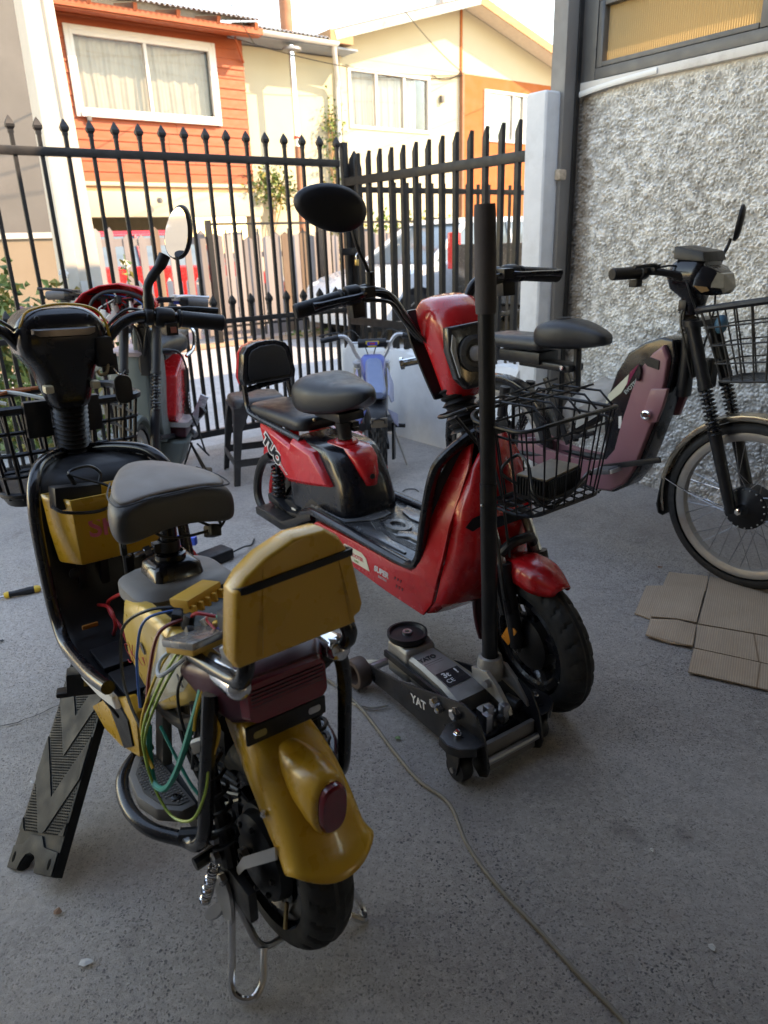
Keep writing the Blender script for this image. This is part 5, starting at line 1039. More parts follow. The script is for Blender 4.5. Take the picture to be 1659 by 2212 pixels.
for s in (1,-1):
    tr=[(.06,s*.148,.335),(.10,s*.15,.352),(.155,s*.15,.358),(.4,s*.152,.353),(.60,s*.153,.348),(.67,s*.153,.352),(.70,s*.152,.375),(.715,s*.15,.42),(.735,s*.148,.52),(.765,s*.14,.64),(.79,s*.12,.69),(.82,s*.07,.735),(.835,s*.035,.75)]
    m=MB(); m.tube(crv(tr,6),.0135,10,flat=1.3); m.build('edge_trim',BLKG,rs)
    lo=[(.095,.291),(.165,.336),(.40,.338),(.60,.333),(.68,.34),(.702,.375),(.722,.5),(.75,.63),(.80,.70),(.83,.72),(.845,.66),(.835,.52),(.815,.42),(.79,.35),(.765,.27),(.725,.216),(.55,.225),(.3,.25)]
    k=(.5,.35)
    m=MB(); m.loft([[V(x,s*(.15 if z<.5 else .15-(z-.5)*.42),z) for x,z in lo],[V(x,s*((.162 if z<.5 else .162-(z-.5)*.42)),z) for x,z in lo]]); sk=m.build('side_skirt',RED,rs,bev=.004,sharp=40)
    if s<0:
        m=MB(); m.loft([[V(x,y,z) for x,z in ((.325,.30),(.335,.312),(.43,.312),(.455,.30),(.47,.262),(.345,.264))] for y in (-.1622,-.1634)]); stk=m.build('oval_sticker',pm('sticker_cream',(.68,.64,.5),.5),sk,flat=True)
        text('lettering','SCOOTER',.017,pm('red_print2',(.55,.04,.06),.4,var=0),stk,(.40,-.1637,.288),(1,0,0),(0,0,1),bold=.0005,depth=.0003); text('lettering','E-BIKE',.009,pm('green_print',(.2,.35,.1),.4,var=0),stk,(.40,-.1637,.272),(1,0,0),(0,0,1),depth=.0003)
        text('lettering','SUPER',.026,pm('silver_print',(.6,.6,.6),.35,var=0),sk,(.53,-.1625,.282),(1,0,-.03),(0,0,1),bold=.001,shear=.25); text('lettering','ELECTRIC',.01,pm('silver_print',(.6,.6,.6),.35,var=0),sk,(.535,-.1625,.262),(1,0,-.03),(0,0,1),shear=.25)
        for q in range(6): MB().box((.60+.014*(q%3)+.006*(q//3),-.1622,.288-.024*(q//3)),(.004,.002,.009),(0,.5,0)).build('vent_slot',DRED,sk,flat=True)
        MB().lathe([(.006,0),(.004,.002),(0,.002)],(.118,-.162,.295),(0,-1,0),10).build('skirt_screw',BLK,sk)
m=MB(); rg=[]
for x,z,w_,d in ((.70,.34,.145,.0),(.725,.47,.143,.015),(.76,.60,.136,.02),(.795,.69,.105,.02),(.83,.745,.045,.01)):
    rg.append([V(x+d*(1-(y)**2),w_*y,z) for y in (-1,-.7,-.35,0,.35,.7,1)])
m.loft(rg,cap=False,closed=False); solid(m.build('leg_shield',BLK,rs),.006)
m=MB(); rg=[]
for z,x0,w_,x1 in ((.735,.85,.035,.855),(.66,.845,.085,.875),(.56,.84,.135,.905),(.45,.825,.15,.91),(.36,.80,.155,.89),(.28,.775,.155,.845),(.225,.735,.155,.77)):
    rg.append([V(x0,-w_,z),V(x0+(x1-x0)*.45,-w_*.85,z),V(x0+(x1-x0)*.8,-w_*.55,z),V(x1,-w_*.2,z),V(x1,w_*.2,z),V(x0+(x1-x0)*.8,w_*.55,z),V(x0+(x1-x0)*.45,w_*.85,z),V(x0,w_,z)])
m.loft(rg,cap=False,closed=False); solid(m.build('front_shield',RED,rs,sharp=50),.004)
for s in (1,-1):
    m=MB(); m.loft([[V(x,s*y,z) for x,y,z in ((.874,.128,.522),(.888,.116,.548),(.903,.09,.558),(.905,.08,.535),(.888,.116,.512))],[V(x,s*(y+.004),z) for x,y,z in ((.874,.128,.522),(.888,.116,.548),(.903,.09,.558),(.905,.08,.535),(.888,.116,.512))]]); m.build('shield_vent',BLK,rs)
    m=MB(); m.box((.77,s*.156,.27),(.004,.004,.004)); 
m=MB(); m.loft([rrect((.70,0,.26),X1,Y1,.08,.13,.03,3),rrect((.45,0,.235),X1,Z1,.0001,.0001,.00001,3)] if False else [rrect((.42,0,z),X1,Y1,.32,.14,.03,3) for z in (.235,.335)]); m.build('floor_pan',BLK,rs)
# headstock, bellows, fairing, headlight (all turned with the bars)
m=MB(); n=22; P=[V(.695,0,.835).lerp(V(.74,0,.725),i/n) for i in range(n+1)]; m.tube(P,[.042+.006*math.sin(i*math.pi/1.75) for i in range(n+1)],20); xf(m,RM); m.build('steering_bellows',BLK,rs)
m=MB(); m.tube([(.74,0,.76),(.835,0,.52)],.026,14); m.build('head_tube',BLKM,rs)
rg=[]
for z,x0,x1,w_ in ((.812,.668,.735,.052),(.84,.655,.758,.062),(.90,.635,.785,.075),(.96,.61,.79,.085),(1.01,.59,.775,.088),(1.04,.585,.755,.084),(1.06,.60,.73,.068),(1.068,.63,.71,.045)):
    rg.append(rrect(((x0+x1)/2,.012,z),Y1,X1,w_*.86,(x1-x0)/2,min(w_*.7,(x1-x0)*.42),6))
m=MB(); m.loft(rg); xf(m,RM); fa=m.build('head_fairing',RED,rs,sharp=50)
m=MB(); m.loft([rrect((.60+.002,0,z) if False else ((.667-(z-.812)*.36)-.004,0,z),Y1,X1,w_,.006,.004,2) for z,w_ in ((.806,.05),(.84,.058),(.90,.068),(.96,.076),(1.01,.076),(1.035,.06))]); xf(m,RM); m.build('fairing_back',BLK,fa)
hn=V(.93,0,.15).normalized(); hu=V(-.15,0,.93).normalized(); hc=V(.785,0,.935)
m=MB(); m.loft([[hc+Y1*(a*k)+hu*(b*k)+hn*d for a,b in ((-.062,.075),(.062,.075),(.07,.02),(.056,-.055),(.03,-.085),(-.03,-.085),(-.056,-.055),(-.07,.02))] for k,d in ((1.0,-.02),(1.0,.004),(.9,.009))]); xf(m,RM); hl=m.build('headlight_panel',pm('panel_black',(.02,.02,.022),.25,coat=.4),rs,bev=.004)
m=MB(); m.lathe([(.046,.0),(.046,.014),(.036,.017),(.034,.010),(.024,.008),(.022,.012),(0,.016)],hc+hn*.006,hn,28); xf(m,RM); m.build('headlight_ring',pm('lamp_ring_grey',(.1,.1,.1),.3,coat=.3),hl)
m=MB(); m.sph(hc+hn*.016,(.021,.021,.010),16,8,rot=Matrix((hu,Y1,hn)).transposed()); xf(m,RM); m.build('headlight_lens',pm('headlight_glass',(.6,.62,.65),.1,coat=.6),hl)
for s in (1,-1):
    m=MB(); m.loft([[hc+Y1*(s*a)+hu*b+hn*d for a,b in ((.056,.055),(.066,.02),(.054,-.05),(.048,-.045),(.052,.015),(.048,.045))] for d in (.0092,.0125)]); xf(m,RM); m.build('side_lamp',pm('lamp_strip',(.35,.37,.4),.15,coat=.5),hl)
m=MB(); m.tube([(.605,-.055,.905),(.58,-.085,.90)],.011,10); m.tube([(.58,-.085,.90),(.575,-.092,.899)],.017,12); xf(m,RM); m.build('ignition_lock',CHR,rs)
RM0=RM
bars=[(.66,0,.955),(.635,.05,.965),(.615,.085,1.02),(.605,.115,1.075),(.605,.15,1.098),(.605,.19,1.103),(.605,.24,1.1),(.59,.37,1.085)]
for s in (1,-1):
    RM=RM0 if s<0 else RM0@Matrix(((1,.22,0,0),(0,1,0,0),(0,-.05,1,0),(0,0,0,1)))
    m=MB(); m.tube(crv([(x,s*y,z) for x,y,z in bars],6),.0125,12); xf(m,RM); m.build('handlebar',BLKG,rs)
    xf(grip_mb((.604,s*.25,1.1),(.588,s*.375,1.084),.0185),RM).build('grip',BLK,rs)
    m=MB(); m.lathe([(0,-.02),(.021,-.02),(.024,-.014),(.024,.014),(.021,.02),(0,.02)],(.606,s*.225,1.102),(0,s,-.02),16); m.box((.60,s*.215,1.068),(.03,.035,.045)); xf(m,RM); m.build('switch_housing',BLK,rs,bev=.003)
    m=MB(); m.box((.63,s*.195,1.106),(.04,.03,.026)); m.lathe([(.016,-.012),(.02,-.006),(.02,.006),(.016,.012)],(.606,s*.19,1.103),(0,s,0),14); xf(m,RM); m.build('lever_clamp',BLK,rs,bev=.003)
    m=MB(); m.tube(crv([(.64,s*.20,1.106),(.655,s*.23,1.102),(.65,s*.28,1.10),(.64,s*.345,1.095)],5),[.007]*14+[.009,.010],8); xf(m,RM); m.build('brake_lever',BLKG,rs)
    wire(rs,'brake_cable',[RM@Vector(p) for p in ((.635,s*.185,1.106),(.64,s*.14,1.095),(.645,s*.11,1.05),(.66,s*.08,.99),(.67,s*.05,.95))],.004,WK)
    wire(rs,'cable_loom',[RM@Vector(p) for p in ((.61,s*.2,1.085),(.625,s*.13,1.07),(.635,s*.10,1.02),(.66,s*.065,.965))],.005,WK)
    if s<0:
        q=RM@Vector((.612,-.175,1.105)); m=MB(); m.tube([q,q+V(0,0,.045)],[.013,.011],10); m.tube(crv([q+V(0,0,.035),q+V(.0,-.012,.065),q+V(.005,-.035,.105),(.585,-.225,1.245)],5),.005,8); m.build('mirror_stem',BLK,rs); oval_mirror(rs,(.59,-.285,1.288),(-.95,.3,-.02),(0,-1,.22),.088,.052,.026,pear=-.12)
RM=RM0
# front fork, wheel, fender
for s in (1,-1):
    m=MB(); m.tube([(.905,s*.055,.51),(.945,s*.058,.42)],.014,10); xf(m,RM); m.build('fork_tube',STL,rs)
    m=MB(); m.tube([(.955,s*.058,.43),(1.0,s*.06,.205)],.019,12); m.tube(crv([(.93,s*.055,.46),(.92,s*.058,.43),(.925,s*.06,.36),(.95,s*.062,.28)],5),.012,8); xf(m,RM); m.build('fork_leg',BLKM,rs)
m=MB(); m.tube(crv([(.93,-.058,.44),(.95,-.03,.475),(.955,0,.48),(.95,.03,.475),(.93,.058,.44)],5),.014,10); xf(m,RM); m.build('fork_arch',BLKM,rs)
m=MB(); m.loft([rrect((.85,0,.545),X1,Y1,.05,.055,.02,3),rrect((.89,0,.52),X1,Y1,.04,.075,.02,3)]); xf(m,RM); m.build('fork_crown',BLKM,rs,bev=.004)
m=MB(); m.beam((.86,0,.565),(.96,0,.59),.06,.022); xf(m,RM); m.build('basket_bracket',BLKM,rs,bev=.004)
cast_wheel(rs,'front_wheel',(1.0,0,.202),.2,.082,.128,M=RM,sp=5)
MB().box((.975,-.075,.235),(.03,.004,.06),(0,.5,0)).build('fork_reflector',pm('amber_lens',(.6,.2,.02),.25,coat=.4),rs,bev=.0015)
m=MB(); rg=[]
for i,a in enumerate(range(60,137,7)):
    w_=.053*min(1,(.25+(a-60)/26)**.6); r=.232+.008*math.sin(R_((a-40)*2)); dd=.06 if a>70 else .03+.03*(a-60)/10
    rg.append([V(1.0+(r-d*k)*math.cos(R_(a)),w_*y,.205+(r-d*k)*math.sin(R_(a))) for y,k,d in ((-1,1,dd),(-1,.45,dd),(-.82,.14,dd),(-.4,.02,dd),(0,0,dd),(.4,.02,dd),(.82,.14,dd),(1,.45,dd),(1,1,dd))])
m.loft(rg,cap=False,closed=False); xf(m,RM); solid(m.build('front_fender',RED,rs,sharp=60,sub=1),.004)
m=MB(); rg=[]
for a in range(150,206,9):
    rg.append([V(1.0+(.235-d)*math.cos(R_(a)),.05*y,.205+(.235-d)*math.sin(R_(a))) for y,d in ((-1,.03),(-.9,.006),(0,0),(.9,.006),(1,.03))])
m.loft(rg,cap=False,closed=False); xf(m,RM); solid(m.build('rear_mudguard',DRED,rs),.004)
wire(rs,'motor_cable',[RM@Vector(p) for p in ((.80,.05,.72),(.88,-.03,.66),(.945,-.075,.57),(.975,-.085,.46),(.98,-.08,.36),(.985,-.072,.30),(.995,-.062,.24))],.0048,WK)
m=MB(); m.tube([RM@Vector((.982,-.078,.345)),RM@Vector((.986,-.073,.305))],[.008,.011],8); m.build('cable_boot',BLK,rs)
wire(rs,'motor_cable',((.88,-.05,.70),(.93,-.06,.60),(.945,-.055,.5),(.95,-.05,.44)),.0035,WK)
# wire basket
def wbar(P,r=.0022,nm='basket_wire',closed=False): return MB().tube(P,r,5,closed=closed).build(nm,BLKM,rs)
top=rrect((1.025,-.02,.825),X1,Y1,.105,.155,.05,5); bot=rrect((1.0,.015,.60),X1,Y1,.075,.135,.045,5); midr=rrect((1.02,-.015,.795),X1,Y1,.1,.15,.05,5)
rim=[p+V(0,0,.006*math.cos(2*math.pi*i/len(top)*2)) for i,p in enumerate(top)]
m=MB(); m.tube(rim,.0048,8,closed=True); m.build('basket_rim',BLKM,rs); wbar(midr,.003,'basket_wire',True); wbar(bot,.004,'basket_wire',True)
for p,q in zip(seg(rim,22),seg(bot,22)): wbar([p,q])
for i in range(6): x=.935+.026*i; wbar([(x,-.12,.60),(x,.15,.60)])
for i in range(8): y=-.10+.034*i; wbar([(.93,y,.598),(1.07,y,.598)])
for i in range(5): y=-.12+.055*i; wbar([(.925,y,.832),(.945,y,.858),(1.085,y,.862),(1.12,y,.834)],.0028)
for x in (.93,.985,1.04): wbar([(x,-.14,.86 if x>.94 else .85),(x,.13,.866)],.0028)
m=MB(); m.tube(crv([(.905,-.15,.835),(.86,-.18,.815),(.80,-.14,.80),(.775,-.02,.795),(.80,.12,.80),(.86,.15,.815),(.905,.11,.835)],6),.0045,8); m.build('basket_hoop',BLKM,rs)
for s in (1,-1): wbar([(.83,s*.10-.02,.80),(.86,s*.05,.70)],.005)
wbar([(1.085,.02,.78),(1.09,.10,.80)],.008,'basket_clip')
# battery charger lying in the basket
ch=empty('charger',rs.matrix_basis@Vector((1.0,.03,.606)),(R_(1.5),0,R_(-54.5)+.15),'finned black battery charger lying in the red scooter wire basket','charger')
m=MB(); m.box((0,0,.03),(.085,.15,.055)); m.build('case',BLK,ch,bev=.004)
MB().box((0,0,.0605),(.083,.148,.006)).build('lid',pm('charger_lid',(.16,.13,.10),.4,metal=.4,dirt=.4,dcol=(.3,.22,.14)),ch,bev=.002)
for k in range(19):
    for x in (-.0445,.0445): MB().box((x,-.068+.0075*k,.036),(.006,.0036,.044)).build('fin',BLK,ch,flat=True)
for k in range(10):
    for y in (-.077,.077): MB().box((-.036+.008*k,y,.036),(.0036,.006,.044)).build('fin',BLK,ch,flat=True)
for P in (((-.03,-.085,.04),(-.07,-.10,.07),(-.06,-.05,.10),(-.02,-.06,.085),(.03,-.10,.03),(.05,-.02,.01),(.055,.08,.02)),((.0,-.085,.03),(.05,-.08,.0),(.06,.0,.012),(.055,.09,.04),(.05,.11,.03))): wire(ch,'cable',P,.0042,WK)
# stand
for s in (1,-1): MB().tube(crv([(-.05,s*.09,.2),(-.14,s*.13,.08),(-.2,s*.155,.012),(-.17,s*.10,.02)],5),.008,8).build('stand_leg',STL,rs)
MB().tube([(-.14,-.13,.08),(-.14,.13,.08)],.008,8).build('stand_crossbar',STL,rs)
for k in range(6): MB().lathe([(.009,0),(.009,.012),(.005,.016),(0,.016)],(-.22+.02*k,-.105,.21+.012*(k%3)),(0,-1,0),6).build('frame_bolt',STL,rs,flat=True)
# ================================================================ FLOOR JACK
jk=empty('floor_jack',(.278,1.469,0),(0,0,R_(124)),'black and silver floor jack with upright black handle, beside the red scooter','jack')
JB=pm('jack_black',(.014,.014,.017),.35,dirt=.3,dcol=(.15,.13,.11),ds=10); JS=pm('jack_silver',(.40,.385,.36),.38,metal=.55,dirt=.5,dcol=(.22,.17,.12),ds=9)
for s in (1,-1):
    P=[(-.055,.02),(-.062,.045),(-.045,.12),(-.015,.165),(.03,.175),(.10,.155),(.30,.098),(.455,.075),(.47,.05),(.45,.03),(.30,.03),(.12,.022),(.0,.03),(-.03,.005)]
    m=MB(); m.xz(P,s*.088+.018-.003,s*.088+.018+.003); sp_=m.build('side_plate',JB,jk,bev=.0015)
    m=MB(); m.xz([(.12,.025),(.45,.03),(.45,.036),(.12,.031)],s*.088+.018,s*.088+.018-s*.02); m.build('plate_flange',JB,sp_)
    for (x,z,r) in ((.128,.13,.013),(.11,.118,.009),(.05,.14,.016)):
        m=MB(); m.lathe([(r*1.05,.0),(r*1.05,.004),(r,.004),(r,.016),(r*.7,.019),(0,.019)],(x,s*.091+.018,z),(0,s,0),6); m.build('bolt',CHR,sp_,flat=True)
    # rear caster
    m=MB(); y0=s*.088+.018; m.loft([[V(x,y0+s*.002,.108),V(x,y0+s*w_,.108),V(x,y0+s*w_,.113),V(x,y0+s*.002,.113)] for x,w_ in ((-.05,.03),(-.03,.062),(.0,.075),(.035,.07),(.06,.03))]); m.build('caster_plate',JB,jk,bev=.002)
    m=MB(); m.loft([[V(x,y0+s*w_,.09),V(x,y0+s*(w_+.003),.09),V(x,y0+s*(w_+.003),.112),V(x,y0+s*w_,.112)] for x,w_ in ((-.05,.03),(-.03,.062),(.0,.075),(.035,.07))]); m.build('plate_lip',JB,jk)
    m=MB(); m.lathe([(.011,0),(.011,.010),(.008,.011),(.006,.011),(.006,.018),(0,.018)],(.008,y0+s*.038,.113),(0,0,1),6); m.build('caster_nut',CHR,jk,flat=True)
    for t in (-.02,.02):
        m=MB(); m.loft([[V(x,y0+s*.038+t-.002,z) for x,z in Q]+[V(x,y0+s*.038+t+.002,z) for x,z in reversed(Q)] for Q in ([(-.022,.095),(.03,.095)],[(-.02,.06),(.025,.06)],[(-.012,.025),(.012,.025)])]); m.build('caster_fork',JB,jk)
    MB().box((.004,y0+s*.038,.098),(.05,.046,.006)).build('caster_top',JB,jk)
    m=MB(); m.lathe([(.008,-.016),(.031,-.016),(.034,-.01),(.034,.01),(.031,.016),(.008,.016)],(.0,y0+s*.038,.034),(0,1,0),26); cw=m.build('caster_wheel',BLK,jk); MB().tube([(.0,y0+s*.038-.026,.034),(.0,y0+s*.038+.026,.034)],.007,8).build('axle',STL,cw)
    m=MB(); m.lathe([(.03,0),(.043,.001),(.045,.006),(.045,.038),(.042,.042),(.03,.042),(.03,0)],(.465,y0+s*.002,.046),(0,s,0),30); m.build('front_wheel',pm('rusty_wheel',(.11,.075,.06),.6,metal=.3,var=.4,dirt=.5,dcol=(.2,.1,.06)),jk,sharp=40)
MB().tube([(.465,-.09,.046),(.465,.12,.046)],.012,10).build('front_axle',STL,jk)
# lift arm channel
m=MB(); rg=[]
for x,w_,z0,z1 in ((.10,.052,.06,.125),(.16,.05,.07,.142),(.25,.046,.075,.15),(.325,.044,.085,.152)):
    rg.append([V(x,.02-w_,z0),V(x,.02-w_,z1-.01),V(x,.02-w_+.008,z1),V(x,.02+w_-.008,z1),V(x,.02+w_,z1-.01),V(x,.02+w_,z0)])
m.loft(rg,sharp=None) if False else m.loft(rg); la=m.build('lift_arm',JS,jk,sharp=30)
m=MB(); m.loft([[V(x,.021-w_,z),V(x,.021+w_,z),V(x,.021+w_,z+.0012),V(x,.021-w_,z+.0012)] for x,w_,z in ((.145,.037,.1395),(.2,.036,.1465))]); st_=m.build('rating_label',pm('label_black',(.02,.02,.022),.4,dirt=.4,dcol=(.2,.18,.15),ds=60),la,flat=True)
tx=lambda s,sz,x,y,z,mt,bold=0: text('lettering',s,sz,mt,la,(x,y,z),(.0,1,0),(1,0,-.0) if False else (-.99,0,-.1),bold=bold,depth=.0005)
PW=pm('print_white',(.75,.75,.75),.5,var=0); PBK=pm('print_black',(.03,.03,.03),.5,var=0)
def jt(s,sz,x,y,z,mt,bold=0.): return text('lettering',s,sz,mt,la,(x,y,z),(0,-1,0),(.993,0,.12),bold=bold,depth=.0005)
jt('3t',.026,.184,.035,.1462,PW,.0006); jt('CE',.02,.161,.038,.1431,PW); jt('!',.026,.185,.0,.1462,PW,.001); jt('YATO',.02,.268,.03,.1522,PBK,.0008)
for k,(w_,x) in enumerate(((.06,.25),(.055,.242),(.06,.234),(.05,.226),(.045,.218))): MB().box((x,.024,.1498-(.25-x)*.1),(.0015,w_,.0006)).build('print_line',PBK,la,flat=True)
m=MB(); m.loft([rrect((.355,.02,z),X1,Y1,a,b,.012,3) for z,a,b in ((.07,.05,.05),(.155,.05,.05),(.166,.045,.045))]); m.build('saddle_seat',JS,jk,bev=.002,sharp=40)
m=MB(); m.lathe([(.0,.004),(.012,.004),(.013,.001),(.045,.0),(.050,.008),(.056,.008),(.057,.0),(.052,-.012),(.0,-.012)],(.365,.025,.182),(0,0,1),32); sd_=m.build('saddle',BLKM,jk,sharp=50); MB().lathe([(.006,.004),(.007,.008),(.013,.008),(.014,.0)],(.365,.025,.183),(0,0,1),14).build('saddle_bolt',STL,sd_)
for s in (1,-1): MB().beam((.12,.02+s*.062,.115),(.40,.02+s*.058,.125),.008,.018).build('link_arm',pm('link_bare',(.42,.36,.26),.45,metal=.4,dirt=.5,dcol=(.25,.18,.1)) if s<0 else JB,jk)
# pump unit
m=MB(); m.box((.05,.018,.055),(.11,.13,.05)); m.build('pump_base',JB,jk,bev=.004)
m=MB(); m.box((-.03,.018,.07),(.012,.166,.045)); m.build('rear_plate',pm('plate_grey',(.16,.15,.145),.5,dirt=.3),jk,bev=.002); MB().tube([(-.045,-.066,.052),(-.045,.10,.052)],.009,10).build('rear_rod',STL,jk); MB().box((-.036,.018,.032),(.008,.166,.03)).build('lower_plate',pm('plate_grey',(.16,.15,.145),.5),jk)
m=MB(); m.loft([rrect((.03,.03,.08),X1,Y1,.022,.02,.008,3),rrect((.035,.03,.125),X1,Y1,.02,.018,.008,3)]); m.build('pump_cylinder',STL,jk); MB().tube([(.04,-.04,.12),(.0,-.045,.12)],.018,12).build('valve_body',BLKM,jk)
for q in ((.0,.0,.10),(-.005,.02,.115),(.005,-.02,.105)): MB().sph(q,.012,8,6).build('grease_blob',BLKM,jk)
for q in ((.012,.045,.13),(.0,.06,.12),(.0,.005,.125)): MB().box(q,(.02,.02,.05)).build('spring_link',STL,jk,bev=.003)
sx=V(.095,-.035,0)
m=MB(); m.lathe([(.0,.16),(.032,.16),(.034,.165),(.033,.205),(.029,.222),(.022,.224)],sx,(0,0,1),24); sk_=m.build('handle_socket',JS,jk)
for s in (1,-1):
    m=MB(); m.loft([[V(x,sx.y+s*.03+t,z) for x,z in ((.125,.19),(.07,.20),(.03,.175),(-.01,.135),(-.015,.12),(.03,.14),(.07,.15),(.12,.16))] for t in (-.006,.006)]); m.build('socket_lug',JS,jk,bev=.002)
MB().lathe([(.011,0),(.011,.012),(0,.012)],(.06,sx.y+.037,.175),(0,1,0),6).build('socket_bolt',STL,jk,flat=True)
m=MB(); m.tube([sx+V(0,0,.20),sx+V(.001,.0175,.68)],.0195,18); hd=m.build('handle',BLKM,jk); m=MB(); m.tube([sx+V(.001,.0175,.68),sx+V(.002,.033,1.09)],.0178,18); m.build('upper_tube',BLKM,hd); MB().sph(sx+V(.0,.036,.63),.004,6,5).build('push_pin',STL,hd)
m=MB(); n=10; m.tube([sx+V(.002,.032+.0008*i,1.055+.021*i) for i in range(n+1)],[.0215,.0225]+[.0222]*(n-2)+[.021],18); m.build('handle_grip',pm('grip_foam',(.06,.05,.05),.8,bump=.3,bs=300),hd)
for P in (((.47,.05,.05),(.54,.08,.02),(.53,.16,.006),(.45,.20,.004),(.36,.17,.004),(.33,.12,.006)),):
    m=MB(); m.tube(crv(P,6),.006,5,flat=.2); tag(m.build('plastic_strap',pm('clear_strap',(.62,.63,.62),.3),None),'clear white plastic strap looped on the floor beside the jack','strap'); bpy.context.scene.objects['plastic_strap'].matrix_world=Matrix.Translation((.278,1.469,0))@Matrix.Rotation(R_(124),4,'Z')
text('lettering','YAT',.034,PW,jk,(.205,.1095,.082),(-1,0,.1),(.1,0,1),bold=.0008,depth=.0005)
# ================================================================ SPOKED E-BIKES (pink one on the right, grey one behind the yellow scooter)
OXR=pm('dull_rim',(.36,.34,.32),.45,metal=.5,dirt=.5,dcol=(.2,.13,.08),ds=9)
def spoke_wheel(par,name,c,R,w,M=None,hubr=.075,ns=36,knob='rib'):
    M=M or Matrix(); c=Vector(c); ri=R-.045
    wl=xf(tyre_mb(c,R,w,ri,knob,140),M).build(name,RUB,par,sharp=25)
    m=MB(); m.lathe([(ri+.006,-w*.33),(ri-.003,-w*.36),(ri-.022,-w*.24),(ri-.024,w*.24),(ri-.003,w*.36),(ri+.006,w*.33)],c,n=56); xf(m,M).build('rim',OXR,wl,sharp=40)
    m=MB(); m.lathe([(0,-.05),(.02,-.05),(.03,-.042),(hubr-.01,-.036),(hubr,-.03),(hubr,.03),(hubr-.01,.036),(.03,.042),(.02,.05),(0,.05)],c,n=36)
    xf(m,M).build('hub',BLKM,wl,sharp=30)
    for k in range(ns):
        a=2*math.pi*k/ns; s=1 if k%2 else -1; b=a+(.42 if (k//2)%2 else -.42)
        p=c+V(hubr*.97*math.cos(b),s*.028,hubr*.97*math.sin(b)); q=c+V((ri-.02)*math.cos(a),s*.004,(ri-.02)*math.sin(a))
        xf(MB().tube([p,q],.0014,4,cap=False),M).build('spoke',STL,wl)
    m=MB()
    for k in range(18):
        a=2*math.pi*k/18
        for s in (-1,1): m.sph(c+V((hubr-.006)*math.cos(a),s*.037,(hubr-.006)*math.sin(a)),.0035,5,4)
    tag(xf(m,M).build('hub_rivets',STL,wl),kind='stuff')
    m=MB(); m.tube([c-Y1*.09,c+Y1*.09],.006,8)
    for s in (-1,1): m.lathe([(.012,.073),(.012,.083),(.006,.085),(0,.085)],c,(0,s,0),6)
    xf(m,M).build('axle',CHR,wl); return wl
